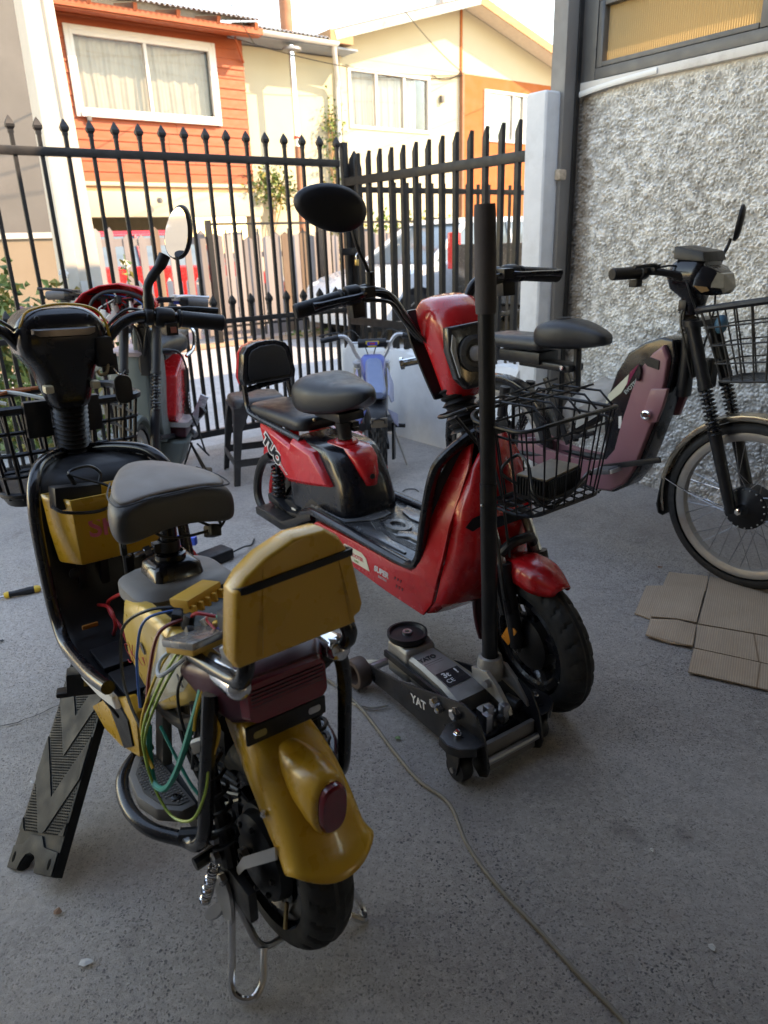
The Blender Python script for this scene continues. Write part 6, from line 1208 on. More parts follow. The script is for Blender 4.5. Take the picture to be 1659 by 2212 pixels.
def ebike(name,loc,th,lean,label,pink=True,dy=0.):
    r=empty(name,loc,(R_(-lean),0,R_(th)),label,'electric bike','electric scooters and bikes under repair')
    BODY=PINK if pink else pm('grey_green_panel',(.11,.135,.13),.42,dirt=.2,dcol=(.2,.2,.18),ds=5); PNT=PINK if pink else RED
    Rw=.30 if pink else .245; wb=1.15 if pink else .92
    k0=0 if pink else -.23
    def sx(P): return [(x+(k0 if x>.55 else k0*max(0,(x-.2)/.35)),z) for x,z in P]
    spoke_wheel(r,'rear_wheel',(0,dy,Rw),Rw,.055); spoke_wheel(r,'front_wheel',(wb,dy,Rw),Rw,.055)
    # battery case under the head tube
    out=[(.64,.60),(.677,.737),(.713,.808),(.764,.846),(.815,.865),(.856,.858),(.868,.80),(.862,.723),(.838,.587),(.81,.473),(.785,.38),(.75,.32),(.70,.283),(.64,.28),(.59,.30),(.60,.36),(.645,.40),(.655,.46)]
    m=MB(); m.loft([[V(x,dy+s*.05,z) for x,z in sx(out)] for s in (-1,1)]); m.build('battery_case',BLKG if pink else BODY,r,bev=.008,bs=3,sharp=45)
    pk=[(.835,.842),(.805,.815),(.775,.77),(.75,.69),(.722,.56),(.705,.455),(.675,.41),(.60,.392),(.50,.398),(.42,.412),(.34,.44),(.25,.44),(.21,.41),(.30,.37),(.42,.335),(.56,.30),(.64,.288),(.70,.293),(.745,.33),(.775,.39),(.80,.48),(.828,.59),(.852,.723),(.855,.80)]
    if pink:
        for s in (1,-1):
            m=MB(); m.loft([[V(x,s*y,z) for x,z in pk] for y in (.045,.066)]+[[V(.6+(x-.6)*.985,s*.073,.5+(z-.5)*.97) for x,z in pk]]); cv=m.build('side_cover',BODY,r,bev=.003,sharp=40)
            m=MB(); m.loft([[V(x,s*y,z) for x,z in ((.87,.70),(.815,.695),(.80,.62),(.79,.60),(.81,.575),(.845,.58),(.86,.64))] for y in (.066,.088)]); m.build('lock_cover',BODY,cv,bev=.006)
            m=MB(); m.lathe([(.016,0),(.016,.016),(.011,.018),(.011,.014),(0,.014)],(.815,s*.088,.605),(0,s,0),18); m.build('lock_cylinder',CHR,cv)
            m=MB(); m.loft([ell((.77,s*.075,.745),X1*.9+Z1*.1,Z1,.009,.03,14),ell((.77,s*.086,.745),X1*.9+Z1*.1,Z1,.008,.028,14)]); m.build('cover_handle',BLKG,cv)
            m=MB(); m.loft([[V(x,s*y,z) for x,z in ((.80,.80),(.775,.79),(.795,.77),(.83,.76),(.83,.79))] for y in (.066,.078)]); m.build('cover_bracket',BLKM,cv)
            m=MB(); m.loft([[V(x,s*y,z) for x,z in ((.722,.735),(.655,.655),(.645,.612),(.70,.665),(.718,.70))] for y in (.0505,.0525)]); st=m.build('name_stripe',pm('cream_stripe',(.62,.6,.46),.35,coat=.3),r)
            text('lettering','EVOTEC',.02,pm('print_grey',(.3,.32,.3),.5,var=0),st,(.687,s*.0532,.668),(s*-.62*-1,0,.70*1) if False else ((.66,0,.75) if s<0 else (-.66,0,-.75)),(-.75,0,.66) if s<0 else (.75,0,-.66),bold=.0006,depth=.0004)
            m=MB(); m.loft([[V(x,s*y,z) for x,z in ((.643,.548),(.655,.552),(.66,.505),(.647,.502))] for y in (.0505,.052)]); m.build('badge',NYL,r)
            m=MB(); m.loft([[V(x,s*y,z) for x,z in ((.71,.755),(.70,.735),(.665,.66),(.675,.72))] for y in (.0505,.052)]); m.build('maroon_stripe',pm('maroon_stripe',(.18,.01,.05),.3,coat=.4),r)
    else:
        m=MB(); m.loft([[V(x,dy-.075+s*.085,z) for x,z in sx([(.70,.74),(.86,.75),(.88,.66),(.86,.5),(.83,.32),(.78,.14),(.66,.14),(.64,.32),(.66,.6)])] for s in (-1,1)]); m.build('front_panel',BODY,r,bev=.012,bs=3,sharp=40)
        m=MB(); m.loft([rrect((.54,dy-.075,z),X1,Y1,a,b,.03,4) for z,a,b in ((.735,.11,.07),(.755,.12,.085),(.765,.10,.07))]); m.build('top_cap',pm('cap_pale',(.5,.4,.4),.4),r)
        m=MB(); m.loft([[V(x,dy+s*.085,z) for x,z in ((.10,.68),(.32,.60),(.40,.40),(.32,.34),(.16,.36),(.04,.55))] for s in (-1,1)]); m.build('side_fairing',RED,r,bev=.012,bs=3)
        m=MB(); m.loft([rrect((.26,dy+.03,z),X1,Y1,.10,.11,.02,3) for z in (.335,.36)]); m.build('floor_tray',ALU,r); MB().box((.25,dy+.05,.30),(.16,.14,.05)).build('tray_block',DRED,r,bev=.006)
        m=MB(); m.loft([rrect((.28,dy+.03,z),X1,Y1,.12,b,.03,3) for z,b in ((.12,.06),(.26,.10))]); m.build('motor_cover',BODY,r,bev=.006)
    # frame, rear triangle
    for s in (1,-1):
        m=MB(); m.tube([(.02,dy+s*.075,Rw),(.3,dy+s*.06,Rw+.03),(.6,dy+s*.04,.34)],.014,8); m.build('chain_stay',BLKM,r)
        m=MB(); m.tube([(.03,dy+s*.085,Rw+.01),(.09,dy+s*.085,.50)],.012,8); helix((.035,dy+s*.085,Rw+.05),(.085,dy+s*.085,.46),.02,8,.004,m); m.tube([(.085,dy+s*.085,.47),(.10,dy+s*.085,.60)],.022,10); m.build('shock_absorber',BLKM if pink else pm('shock_bronze',(.1,.075,.06),.4,metal=.6),r)
    m=MB(); m.tube([(.415,dy,.40),(.40,dy,.80)],.016,10); m.build('seat_tube',BLKM,r)
    m=MB(); m.beam((.14,dy,.705),(.40,dy,.70),.1,.03); m.box((.15,dy,.73),(.22,.13,.05)); m.build('carrier',BLKM,r,bev=.008)
    if pink: MB().lathe([(.010,0),(.010,.012),(0,.013)],(.372,-.052,.705),(0,-1,0),6).build('carrier_bolt',CHR,r)
    m=MB(); m.loft([rrect((.13,dy,z),X1,Y1,.15,b,.03,4) for z,b in ((.765,.085),(.772,.092),(.805,.092),(.815,.08))]); m.build('pillion_pad',LEA if pink else pm('tan_lit_pad',(.05,.046,.042),.45,bump=.3,bs=500),r,sharp=50)  # grey bike: lit tan tone put into the black pad's colour
    rg=[]
    for x,hw_,z0,z1 in ((.235,.06,.80,.84),(.245,.095,.785,.865),(.275,.112,.775,.885),(.33,.112,.775,.893),(.40,.088,.775,.89),(.46,.062,.785,.875),(.51,.048,.795,.858),(.537,.035,.80,.842),(.545,.018,.81,.832)):
        cz=(z0+z1)/2; hz=(z1-z0)/2; rg.append([V(x,dy+hw_*math.copysign(abs(math.cos(t))**.6,math.cos(t)),cz+hz*math.copysign(abs(math.sin(t))**.6,math.sin(t))) for t in [2*math.pi*k/24 for k in range(24)]])
    m=MB(); m.loft(rg); 
    if not pink: xf(m,Matrix.Translation((-.08,.0,-.075))@Matrix.Diagonal((1.05,1.25,1,1)))
    sd=m.build('saddle',LEA,r,sharp=70,sub=1)
    if pink:
        m=MB(); m.loft([ell((.325,0,.892+.0008*k),X1,Y1,.026,.035,20) for k in (0,3)]); m.build('saddle_emblem',LEA,sd)
    m=MB(); rg=[]
    for a in range(25,200,12): rg.append([V((Rw+d)*math.cos(R_(a)),dy+y,Rw+(Rw+d)*math.sin(R_(a))) for y,d in ((-.036,.008),(-.03,.028),(0,.036),(.03,.028),(.036,.008))])
    m.loft(rg,cap=False,closed=False); solid(m.build('rear_fender',BLKG if pink else RED,r),.003)
    # fork with springs
    ft=V(.895 if pink else .66,dy,.94); fb=V(wb-.03,dy,Rw); 
    U=lambda t,s: ft.lerp(fb,t)+Y1*(s*.072)
    for s in (1,-1):
        m=MB(); m.tube([U(.03,s),U(.37,s)],.021,14); m.tube([U(.36,s),U(.38,s)],.0245,14); m.build('fork_leg',BLKM,r)
        m=MB(); m.tube([U(.37,s),U(.62,s)],.013,10); helix(U(.38,s),U(.61,s),.0205,11,.0036,m,n=12,wn=6); m.build('fork_spring',BLKG,r)
        m=MB(); m.tube([U(.60,s),U(.63,s),U(.9,s),U(1.02,s)],[.023,.021,.020,.018],14); m.build('lower_leg',BLKM,r)
    m=MB(); m.loft([rrect(tuple(ft.lerp(fb,.03)),X1,Y1,.03,.1,.025,4),rrect(tuple(ft.lerp(fb,.06)),X1,Y1,.03,.1,.025,4)]); m.build('fork_crown',BLKM,r)
    st=V(ft.x-.03,dy,.87)
    m=MB(); n=24; m.tube([st.lerp(st+V(-.025,0,.085),i/n) for i in range(n+1)],[.025+.004*math.sin(i*math.pi/2) for i in range(n+1)],14); m.build('stem_boot',pm('rubber_boot',(.05,.042,.036),.6,dirt=.6,dcol=(.2,.13,.07)),r)
    m=MB(); m.loft([rrect(st+V(0,0,-.22),X1,Y1,.02,.03,.015,3),rrect(st+V(0,0,.0),X1,Y1,.02,.03,.015,3)]); m.build('head_tube',BLKM,r)
    # fender
    m=MB(); rg=[]
    for a in range(20,197,8):
        rg.append([V(wb+(Rw+d)*math.cos(R_(a)),dy+y,Rw+(Rw+d)*math.sin(R_(a))) for y,d in ((-.036,.004),(-.032,.022),(0,.03),(.032,.022),(.036,.004))])
    m.loft(rg,cap=False,closed=False); solid(m.build('front_fender',pm('fender_steel',(.4,.36,.3),.22,metal=.85,dirt=.4,dcol=(.2,.12,.08),ds=8) if pink else BODY,r),.003)
    if pink:
        m=MB(); m.loft([[V(.84+dx,y,z) for y in (-w_,w_)]+[V(.846+dx,y,z) for y in (w_,-w_)] for z,w_,dx in ((.34,.034,-.005),(.30,.04,-.008),(.24,.05,-.008),(.205,.045,.0),(.195,.03,.008))]); m.build('mud_flap',RUB,r,bev=.002)
        for s in (1,-1): MB().tube([(.838,s*.03,.345),(.93,s*.055,.325),(1.12,s*.078,.30)],.0028,6).build('fender_stay',CHR,r)
        m=MB(); m.box((.945,.0,.74),(.05,.05,.10)); m.build('controller_box',BLKM,r,bev=.01)
        for k in range(4): wire(r,'cable_loom',((.87,-.03+.02*k,1.0),(.85,-.05+.02*k,.93),(.875,-.05+.03*k,.84),(.90,-.02+.015*k,.72)),.0045,WK)
    for s in (1,-1):
        if pink:
            gp,gq=(.757,s*.165,1.078),(.722,s*.285,1.077); bars=[(.88,s*.03,1.02),(.85,s*.08,1.06),(.80,s*.13,1.078),(.76,s*.16,1.079),(.725,s*.275,1.077)]
        else: hy=dy-.055; gp,gq=(.66,hy+s*.25,1.0),(.64,hy+s*.355,.99); bars=[(.66,hy+s*.03,.98),(.68,hy+s*.09,.985),(.68,hy+s*.16,1.0),(.66,hy+s*.25,1.0),(.64,hy+s*.345,.99)]
        MB().tube(crv(bars,5),.012,10).build('handlebar',BLKM,r); grip_mb(gp,gq,.0195).build('grip',BLK if pink else GRYP,r)
        MB().lathe([(.006,0),(.006,-.004),(0,-.004)],Vector(gq)+(Vector(gq)-Vector(gp)).normalized()*.0006,Vector(gq)-Vector(gp),10).build('grip_hole',BLKG,r)
        p=Vector(gp); m=MB(); m.lathe([(0,-.02),(.022,-.02),(.025,-.012),(.025,.012),(.022,.02),(0,.02)],p,(0,1,0),14); m.box(p+V(-.006,s*.022,-.034),(.03,.035,.024)); m.build('switch_housing',BLK,r,bev=.003)
        m=MB(); l0=p+V(.03,-s*.03,.012); m.tube(crv([l0,l0+V(.02,s*.03,.01),l0+V(.025,s*.08,.012),l0+V(.015,s*.15,.01)],4),[.007]*9+[.006]*3+[.008],7); m.box(l0+V(-.01,0,0),(.04,.035,.025)); m.build('brake_lever',BLKM if (pink or s<0) else ALU,r,bev=.002)
        if not pink and s>0: MB().box(p+V(0,-.03,.0),(.04,.03,.035)).build('blue_collar',pm('blue_plastic',(.03,.05,.35),.4),r,bev=.006)
        wire(r,'brake_cable',(l0,l0+V(.05,-s*.06,.0),V(ft.x,dy+s*.08,1.0),V(ft.x+.02,dy+s*.03,.88),V(ft.x,dy,.74)),.0035,WK)
    if pink:
        rg=[rrect(((x0+x1)/2,0,z),Y1,X1,w_,(x1-x0)/2,.03,5) for z,x0,x1,w_ in ((.935,.845,.895,.035),(.99,.83,.90,.05),(1.02,.80,.90,.075),(1.06,.79,.915,.085),(1.095,.80,.92,.08),(1.115,.815,.915,.065))]
        m=MB(); m.loft(rg); m.build('head_cover',BLKG,r,sharp=45)
        m=MB(); m.loft([[V(x,s*1.0*y,z) for x,y,z in Q] for s in (1,) for Q in ([(.90,-.09,1.03),(.90,-.07,1.10),(.90,.07,1.10),(.90,.09,1.03),(.90,.05,1.005),(.90,-.05,1.005)],[(.945,-.075,1.02),(.94,-.058,1.09),(.94,.058,1.09),(.945,.075,1.02),(.945,.045,1.0),(.945,-.045,1.0)],[(.978,-.045,1.02),(.968,-.036,1.07),(.968,.036,1.07),(.978,.045,1.02),(.975,.03,1.003),(.975,-.03,1.003)])]); hs=m.build('headlight_housing',BLKG,r,bev=.006,sharp=40)
        m=MB(); m.loft([[V(.952,-.066,1.028),V(.948,-.052,1.078),V(.948,.052,1.078),V(.952,.066,1.028),V(.955,.04,1.008),V(.955,-.04,1.008)],[V(.984,-.042,1.026),V(.974,-.034,1.068),V(.974,.034,1.068),V(.984,.042,1.026),V(.981,.028,1.009),V(.981,-.028,1.009)]]); m.build('headlight_lens',pm('amber_grey_lens',(.33,.29,.22),.12,coat=.7,var=.3,vs=50),hs,sharp=30)
        for s in (1,-1):
            m=MB(); m.loft([[V(x,s*y,z) for x,y,z in ((.905,.0905,1.035),(.945,.078,1.03),(.952,.07,1.018),(.93,.078,1.012))],[V(x,s*(y+.003),z) for x,y,z in ((.905,.0905,1.035),(.945,.078,1.03),(.952,.07,1.018),(.93,.078,1.012))]]); m.build('turn_lens',pm('amber_lens_dull',(.28,.17,.08),.2,coat=.5),hs)
        m=MB(); m.loft([[V(.815,y,1.115) for y in (-.075,.075)]+[V(.81,y,1.158) for y in (.07,-.07)],[V(.925,y,1.108) for y in (-.075,.075)]+[V(.915,y,1.138) for y in (.07,-.07)]]); m.build('display_box',BLK,r,bev=.006)
        m=MB(); m.tube(crv([(.86,.16,1.085),(.862,.17,1.12),(.868,.185,1.15),(.872,.19,1.175)],4),.006,8); m.build('mirror_stem',BLK,r)
        oval_mirror(r,(.885,.195,1.225),(-.88,-.40,.12),(.16,.02,1),.06,.04,.02,pear=.1)
        MB().box((.85,-.035,.965),(.03,.03,.04)).build('key_switch',BLKM,r,bev=.006)
        # wire basket
        B0=[V(.945,y,.955) for y in (-.13,.13)]
        top=rrect((1.09,0,.985),V(.985,0,.17),Y1,.155,.14,.05,5); bot=rrect((1.125,0,.745),V(.99,0,.12),Y1,.10,.10,.04,5)
        m=MB(); m.tube(top,.011,8,closed=True); m.build('basket_rim',BLK,r)
        for t in (.25,.5,.75,1.0):
            m=MB(); m.tube([p.lerp(q,t) for p,q in zip(top,bot)],.003 if t<1 else .005,5,closed=True); m.build('basket_wire',pm('basket_grey_wire',(.07,.068,.065),.45,metal=.4),r)
        for p,q in zip(seg(top,20),seg(bot,20)): MB().tube([p,q],.0031,5).build('basket_wire',pm('basket_grey_wire',(.07,.068,.065)),r)
        for k in range(5): MB().tube([(1.035,-.07+.035*k,.735),(1.215,-.07+.035*k,.757)],.0022,4).build('basket_wire',pm('basket_grey_wire',(.07,.068,.065)),r)
        MB().sph((.985,-.03,.91),(.02,.025,.032),10,7).build('blue_tag',pm('blue_tag',(.05,.17,.27),.5),r)
        # pedals
        m=MB(); m.beam((.62,-.10,.35),(.86,-.10,.43),.012,.022); m.build('crank_arm',BLKM,r,bev=.004)
        for q in ((.66,-.13,.355),(.85,.13,.44)):
            m=MB(); m.box(q,(.075,.08,.022),(0,-.25,0)); m.build('pedal',GRYP,r,bev=.006)
            for s in (-1,1): MB().box(Vector(q)+V(s*.04,0,.008*s),(.008,.07,.016),(0,-.25,0)).build('pedal_reflector',ALU,r,bev=.002)
        MB().beam((.56,-.08,.475),(.43,-.08,.43),.012,.02).build('stand_bar',BLKM,r,bev=.004)
        for s in (1,-1): MB().beam((.30,s*.07,.66),(.43,s*.065,.40),.01,.022).build('seat_stay',BLKM,r,bev=.003)
    else:
        # open red headlight fairing seen from behind, wires hanging out
        c=V(.72,dy-.06,.96)
        def fr_(x,s,b=0): return [V(x,c.y+s*a,z+b) for a,z in ((-.19,.975),(-.15,1.02),(-.08,1.055),(0,1.068),(.08,1.055),(.14,1.025),(.165,.98),(.11,.93),(.05,.90),(0,.885),(-.06,.90),(-.12,.935))]
        m=MB(); m.loft([fr_(.80,1),fr_(.72,.97),fr_(.66,.78,-.01),fr_(.63,.45,-.015)],cap=False); 
        k=len(m.v)-12; m.f.append(tuple(range(k,k+12))); m.mi.append(0)
        solid(m.build('head_fairing',RED,r,sharp=50),.005)
        m=MB(); m.tube(crv([(.797,c.y+a,z) for a,z in ((-.12,.97),(-.10,1.0),(-.05,1.03),(.03,1.035),(.1,1.015),(.12,.99))],4),.008,8); m.build('gauge_gasket',BLK,r)
        rr=random.Random(3)
        for k in range(11):
            q=(.775+rr.uniform(-.03,.02),c.y+rr.uniform(-.09,.09),.965+rr.uniform(-.045,.035)); MB().box(q,(.018,.02+.015*rr.random(),.03+.02*rr.random()),(rr.uniform(-1,1),0,rr.uniform(-1,1))).build('connector',NYL if k%3 else BLK,r,bev=.003)
            wire(r,'wire',(q,(.79,q[1]+rr.uniform(-.03,.03),q[2]+.03),(.78,c.y+rr.uniform(-.08,.08),1.01)),.003,[WK,WB_,wmat('red',(0,0,0)),WK,WGR][k%5])
        for s in (-1,1): wire(r,'cable_loom',((.68,c.y+s*.1,.99),(.66,c.y+s*.05,.93),(.66,dy+s*.02,.86),(.65,dy,.75)),.006,WK)
        m=MB(); m.tube(crv([(.02,dy-.09,.72),(-.03,dy-.09,.78),(-.06,dy,.83),(-.03,dy+.11,.80),(.0,dy+.12,.70),(.06,dy+.09,.66)],5),.010,10); m.build('grab_rail',CHR,r)
        m=MB(); m.loft([rrect((.30,dy+.02,z),X1,Y1,.03,.13,.02,4) for z in (.835,.85)]); m.build('dash_board',pm('tan_board',(.36,.22,.09),.6),r)
        wire(r,'charge_cable',((.44,dy+.06,.74),(.42,dy+.12,.73),(.38,dy+.15,.62),(.34,dy+.14,.45),(.25,dy+.17,.30),(.2,dy+.2,.16)),.005,WK); MB().lathe([(.014,0),(.014,.04),(.009,.05)],(.46,dy+.04,.74),(-.3,1,0),10).build('charge_plug',BLK,r)
        MB().beam((.16,dy+.13,.30),(.17,dy+.20,.47),.045,.022,up=(1,0,0)).build('foot_peg',pm('peg_silver',(.55,.56,.6),.3,metal=.5),r,bev=.004); MB().beam((.12,dy+.08,.27),(.17,dy+.19,.40),.03,.05).build('peg_arm',BLKM,r,bev=.005)
        for P in (((.15,dy+.10,.22),(.12,dy+.18,.02)),((.15,dy+.10,.22),(.2,dy+.22,.02)),((.12,dy+.18,.012),(.2,dy+.22,.012)),((.16,dy+.12,.2),(.10,dy+.05,.012)),((.17,dy+.15,.20),(.2,dy+.22,.14))): MB().tube(P,.006,6).build('stand_leg',BLKM,r)
        MB().box((.16,dy+.2,.03),(.06,.05,.05)).build('stand_foot',pm('rusty_iron',(.16,.11,.07),.8),r,bev=.01)
        m=MB(); m.tube([(.10,dy+.085,.27),(.14,dy+.14,.24)],.02,8); m.build('motor_arm',STL,r)
    if pink:   # lengthen the body to the wheelbase
        for o in [c for c in r.children]+[g for c in r.children for g in c.children]:
            if o.name.split('.')[0] in ('rear_wheel','front_wheel','front_fender','mud_flap','rear_fender') or (o.parent!=r and o.parent.name.split('.')[0] in ('rear_wheel','front_wheel')) or o.type!='MESH' or o.data.get('mapped'): continue
            o.data['mapped']=1
            for M4 in [o.matrix_local.copy() if o.parent==r else o.parent.matrix_local@o.matrix_local]:
                I=M4.inverted()
                for v in o.data.vertices:
                    p=M4@v.co
                    if p.x<.98:
                        k=min(1,(.98-p.x)/.1); nx=p.x*1.205-.198; nz=p.z*1.043-.095+.058*p.x; p=Vector((p.x+(nx-p.x)*k,p.y,p.z+(nz-p.z)*k))
                    v.co=I@p
    return r
pk=ebike('electric_bike',(.545,3.238,0),-51,0,'dusty pink electric bike with front wire basket, standing by the rough white wall',True)
gk=ebike('electric_bike',(-1.172,4.059,0),-86,5,'grey and red electric bike with its headlight fairing opened, behind the yellow scooter',False,dy=-.03)
# plastic bag lying on the pink bike's step
bgm=bpy.data.materials.new('clear_mesh_bag'); bgm.use_nodes=True; _b=bgm.node_tree.nodes['Principled BSDF']; _b.inputs['Base Color'].default_value=(.55,.52,.5,1); _b.inputs['Roughness'].default_value=.35; _b.inputs['Alpha'].default_value=.45
bgr=empty('plastic_bag',pk.matrix_basis@Vector((.48,.0,.45)),(0,0,R_(-36)),'crumpled translucent plastic bag resting on the pink bike step','bag')
m=MB(); vs=[]; NA,NB=20,16
for i in range(NA+1):
    for j in range(NB):
        t=i/NA; a=2*math.pi*j/NB; x=-.12+.27*t; rr_=.085*math.sin(math.pi*min(1,.08+t*.95))**.6; z=.06+.14*t+rr_*math.sin(a)*.9; y=.03+rr_*1.0*math.cos(a); nn=noise.noise(Vector((x*14,y*14,z*14)))*.022
        vs.append((x+nn,y+nn*.7,max(.0,z+nn)))
m.add(vs,[(i*NB+j,i*NB+(j+1)%NB,(i+1)*NB+(j+1)%NB,(i+1)*NB+j) for i in range(NA) for j in range(NB)]); m.build('film',bgm,bgr,sharp=30)
m=MB(); m.box((.0,.03,.045),(.12,.1,.06),(.2,.1,.3)); m.build('packet',NYL,bgr,bev=.008)
# ================================================================ little blue motorbike
db=empty('mini_motorbike',(-.014,3.593,0),(0,0,R_(92.5)),'small blue off-road motorbike with knobbly rear tyre, facing the corner of the fence','motorbike')
BLU=pm('blue_plastic_body',(.06,.10,.34),.4,coat=.2,dirt=.15); BLP=pm('pale_blue_plastic',(.3,.34,.55),.4,coat=.2)
for nm,x in (('rear_wheel',.17),('front_wheel',.86)):
    w_=xf(tyre_mb((x,-.005,.172),.17,.078 if x<.5 else .06,.115,'knob',72),Matrix()).build(nm,RUB,db,flat=True)
    m=MB(); m.lathe([(.118,-.02),(.10,-.025),(.10,.025),(.118,.02)],(x,-.005,.172),n=28); m.lathe([(0,-.04),(.03,-.035),(.03,.035),(0,.04)],(x,-.005,.172),n=16); m.build('rim',ALU,w_)
    for k in range(10): MB().tube([(x+.03*math.cos(k*.628),0,.172+.03*math.sin(k*.628)),(x+.105*math.cos(k*.628+.2),0,.172+.105*math.sin(k*.628+.2))],.003,5).build('spoke',STL,w_)
m=MB(); rg=[]
for x,z,w_ in ((-.02,.36,.035),(.06,.395,.045),(.16,.41,.055),(.26,.43,.06)): rg.append([V(x,-w_,z-.02),V(x,-w_*.9,z),V(x,0,z+.008),V(x,w_*.9,z),V(x,w_,z-.02)])
m.loft(rg,cap=False,closed=False); solid(m.build('rear_mudguard',BLK,db),.004); MB().box((.0,-.005,.345),(.03,.085,.05)).build('mudguard_tab',pm('dull_brown',(.1,.08,.06),.6),db,bev=.006)
m=MB(); m.loft([rrect((x,-.005,z),Y1,Z1,w_,h,.02,4) for x,z,w_,h in ((.12,.46,.03,.015),(.16,.46,.05,.03),(.28,.475,.052,.035),(.40,.52,.05,.035),(.50,.56,.045,.03),(.55,.575,.03,.015))]); m.build('seat',pm('seat_blue',(.12,.17,.3),.45),db,sharp=60)
m=MB(); m.loft([rrect((x,-.005,z),Y1,Z1,w_,h,.02,4) for x,z,w_,h in ((.46,.50,.055,.04),(.55,.54,.07,.06),(.62,.54,.06,.06))]); m.build('tank',BLU,db,sharp=60)
for s in (1,-1):
    m=MB(); m.loft([[V(x,s*y,z) for x,y,z in ((.12,.06,.46),(.36,.075,.46),(.62,.085,.52),(.66,.12,.42),(.58,.115,.33),(.40,.09,.36))],[V(x,s*(y+.006),z) for x,y,z in ((.12,.06,.46),(.36,.075,.46),(.62,.085,.52),(.66,.12,.42),(.58,.115,.33),(.40,.09,.36))]]); m.build('side_panel',BLP,db,bev=.003)
    m=MB(); m.loft([[V(x,s*y,z) for x,y,z in ((.06,.05,.40),(.20,.11,.34),(.24,.115,.26),(.16,.09,.30))],[V(x,s*(y+.006),z) for x,y,z in ((.06,.05,.40),(.20,.11,.34),(.24,.115,.26),(.16,.09,.30))]]); m.build('tail_panel',BLU if s>0 else BLP,db,bev=.003)
    m=MB(); m.beam((.17,s*.055,.17),(.46,s*.05,.24),.015,.035); m.build('swingarm',BLKM if s<0 else ALU,db,bev=.003)
    m=MB(); m.tube([(.67,s*.085,.55),(.86,s*.075,.17)],.02,10); m.build('fork_leg',ALU,db); MB().tube([(.68,s*.085,.52),(.74,s*.083,.40)],.024,10).build('fork_sleeve',pm('cream_sleeve',(.5,.46,.36),.5),db)
    MB().tube([(.42,s*.06,.23),(.42,s*.17,.22)],.012,8).build('foot_peg',BLKM,db)
    P=[(.68,0,.565),(.68,s*.06,.565),(.68,s*.09,.60),(.68,s*.12,.665),(.68,s*.16,.70),(.67,s*.23,.69)]
    MB().tube(crv(P,6),.011,10).build('handlebar',ALU,db); grip_mb((.672,s*.185,.695),(.66,s*.29,.678),.015).build('grip',BLK,db)
    m=MB(); m.tube(crv([(.70,s*.175,.71),(.72,s*.2,.715),(.715,s*.30,.70)],4),.005,6); m.box((.69,s*.17,.70),(.03,.03,.025)); m.build('brake_lever',BLKM,db,bev=.002)
    wire(db,'cable',((.70,s*.17,.71),(.74,s*.10,.72),(.74,s*.03,.62),(.72,0,.5)),.003,WK)
m=MB(); m.tube([(.68,-.13,.66),(.68,.13,.66)],.006,8); m.build('bar_brace',ALU,db)
m=MB(); m.tube([(.68,-.09,.655),(.68,.075,.655)],.026,14); pd=m.build('bar_pad',BLK,db)
m=MB(); m.loft([[V(.652,y,z) for y,z in Q] for Q in ([(-.045,.67),(.03,.67),(.03,.655),(.015,.638),(-.03,.638),(-.045,.655)],)]+[[V(.648,y,z) for y,z in ((-.045,.67),(.03,.67),(.03,.655),(.015,.638),(-.03,.638),(-.045,.655))]]); m.build('pad_badge',pm('badge_yellow',(.6,.45,.05),.4),pd)
m=MB(); m.box((.6465,-.0075,.656),(.002,.06,.02)); m.build('pad_badge_blue',pm('badge_blue',(.03,.05,.4),.4),pd); MB().box((.645,-.0075,.656),(.002,.03,.008)).build('pad_badge_red',pm('badge_red',(.5,.04,.03),.4),pd)
m=MB(); m.loft([rrect((.69,0,z),X1,Y1,.03,.11,.025,4) for z in (.535,.55)]); m.build('top_clamp',pm('clamp_pale',(.5,.52,.58),.4,metal=.3),db)
m=MB(); m.box((.42,0,.25),(.18,.13,.16)); m.tube([(.42,-.1,.24),(.42,.1,.24)],.05,12); m.build('engine',pm('engine_dark',(.06,.06,.06),.5,metal=.4),db,bev=.01)
MB().tube([(.10,.08,.30),(.35,.09,.24)],.022,10).build('muffler',BLKM,db); MB().beam((.17,-.085,.10),(.19,-.09,.30),.012,.05).build('chain_guard',BLKM,db); MB().tube([(.36,-.10,.22),(.34,-.17,.01)],.006,6).build('side_stand',STL,db); MB().beam((.3,.085,.34),(.34,.09,.16),.02,.02).build('red_stripe',pm('red_white_strip',(.5,.08,.07),.5),db)
for s in (1,-1): MB().tube([(.2,s*.02,.25),(.26,s*.02,.42)],.015,8).build('shock',CHR,db)
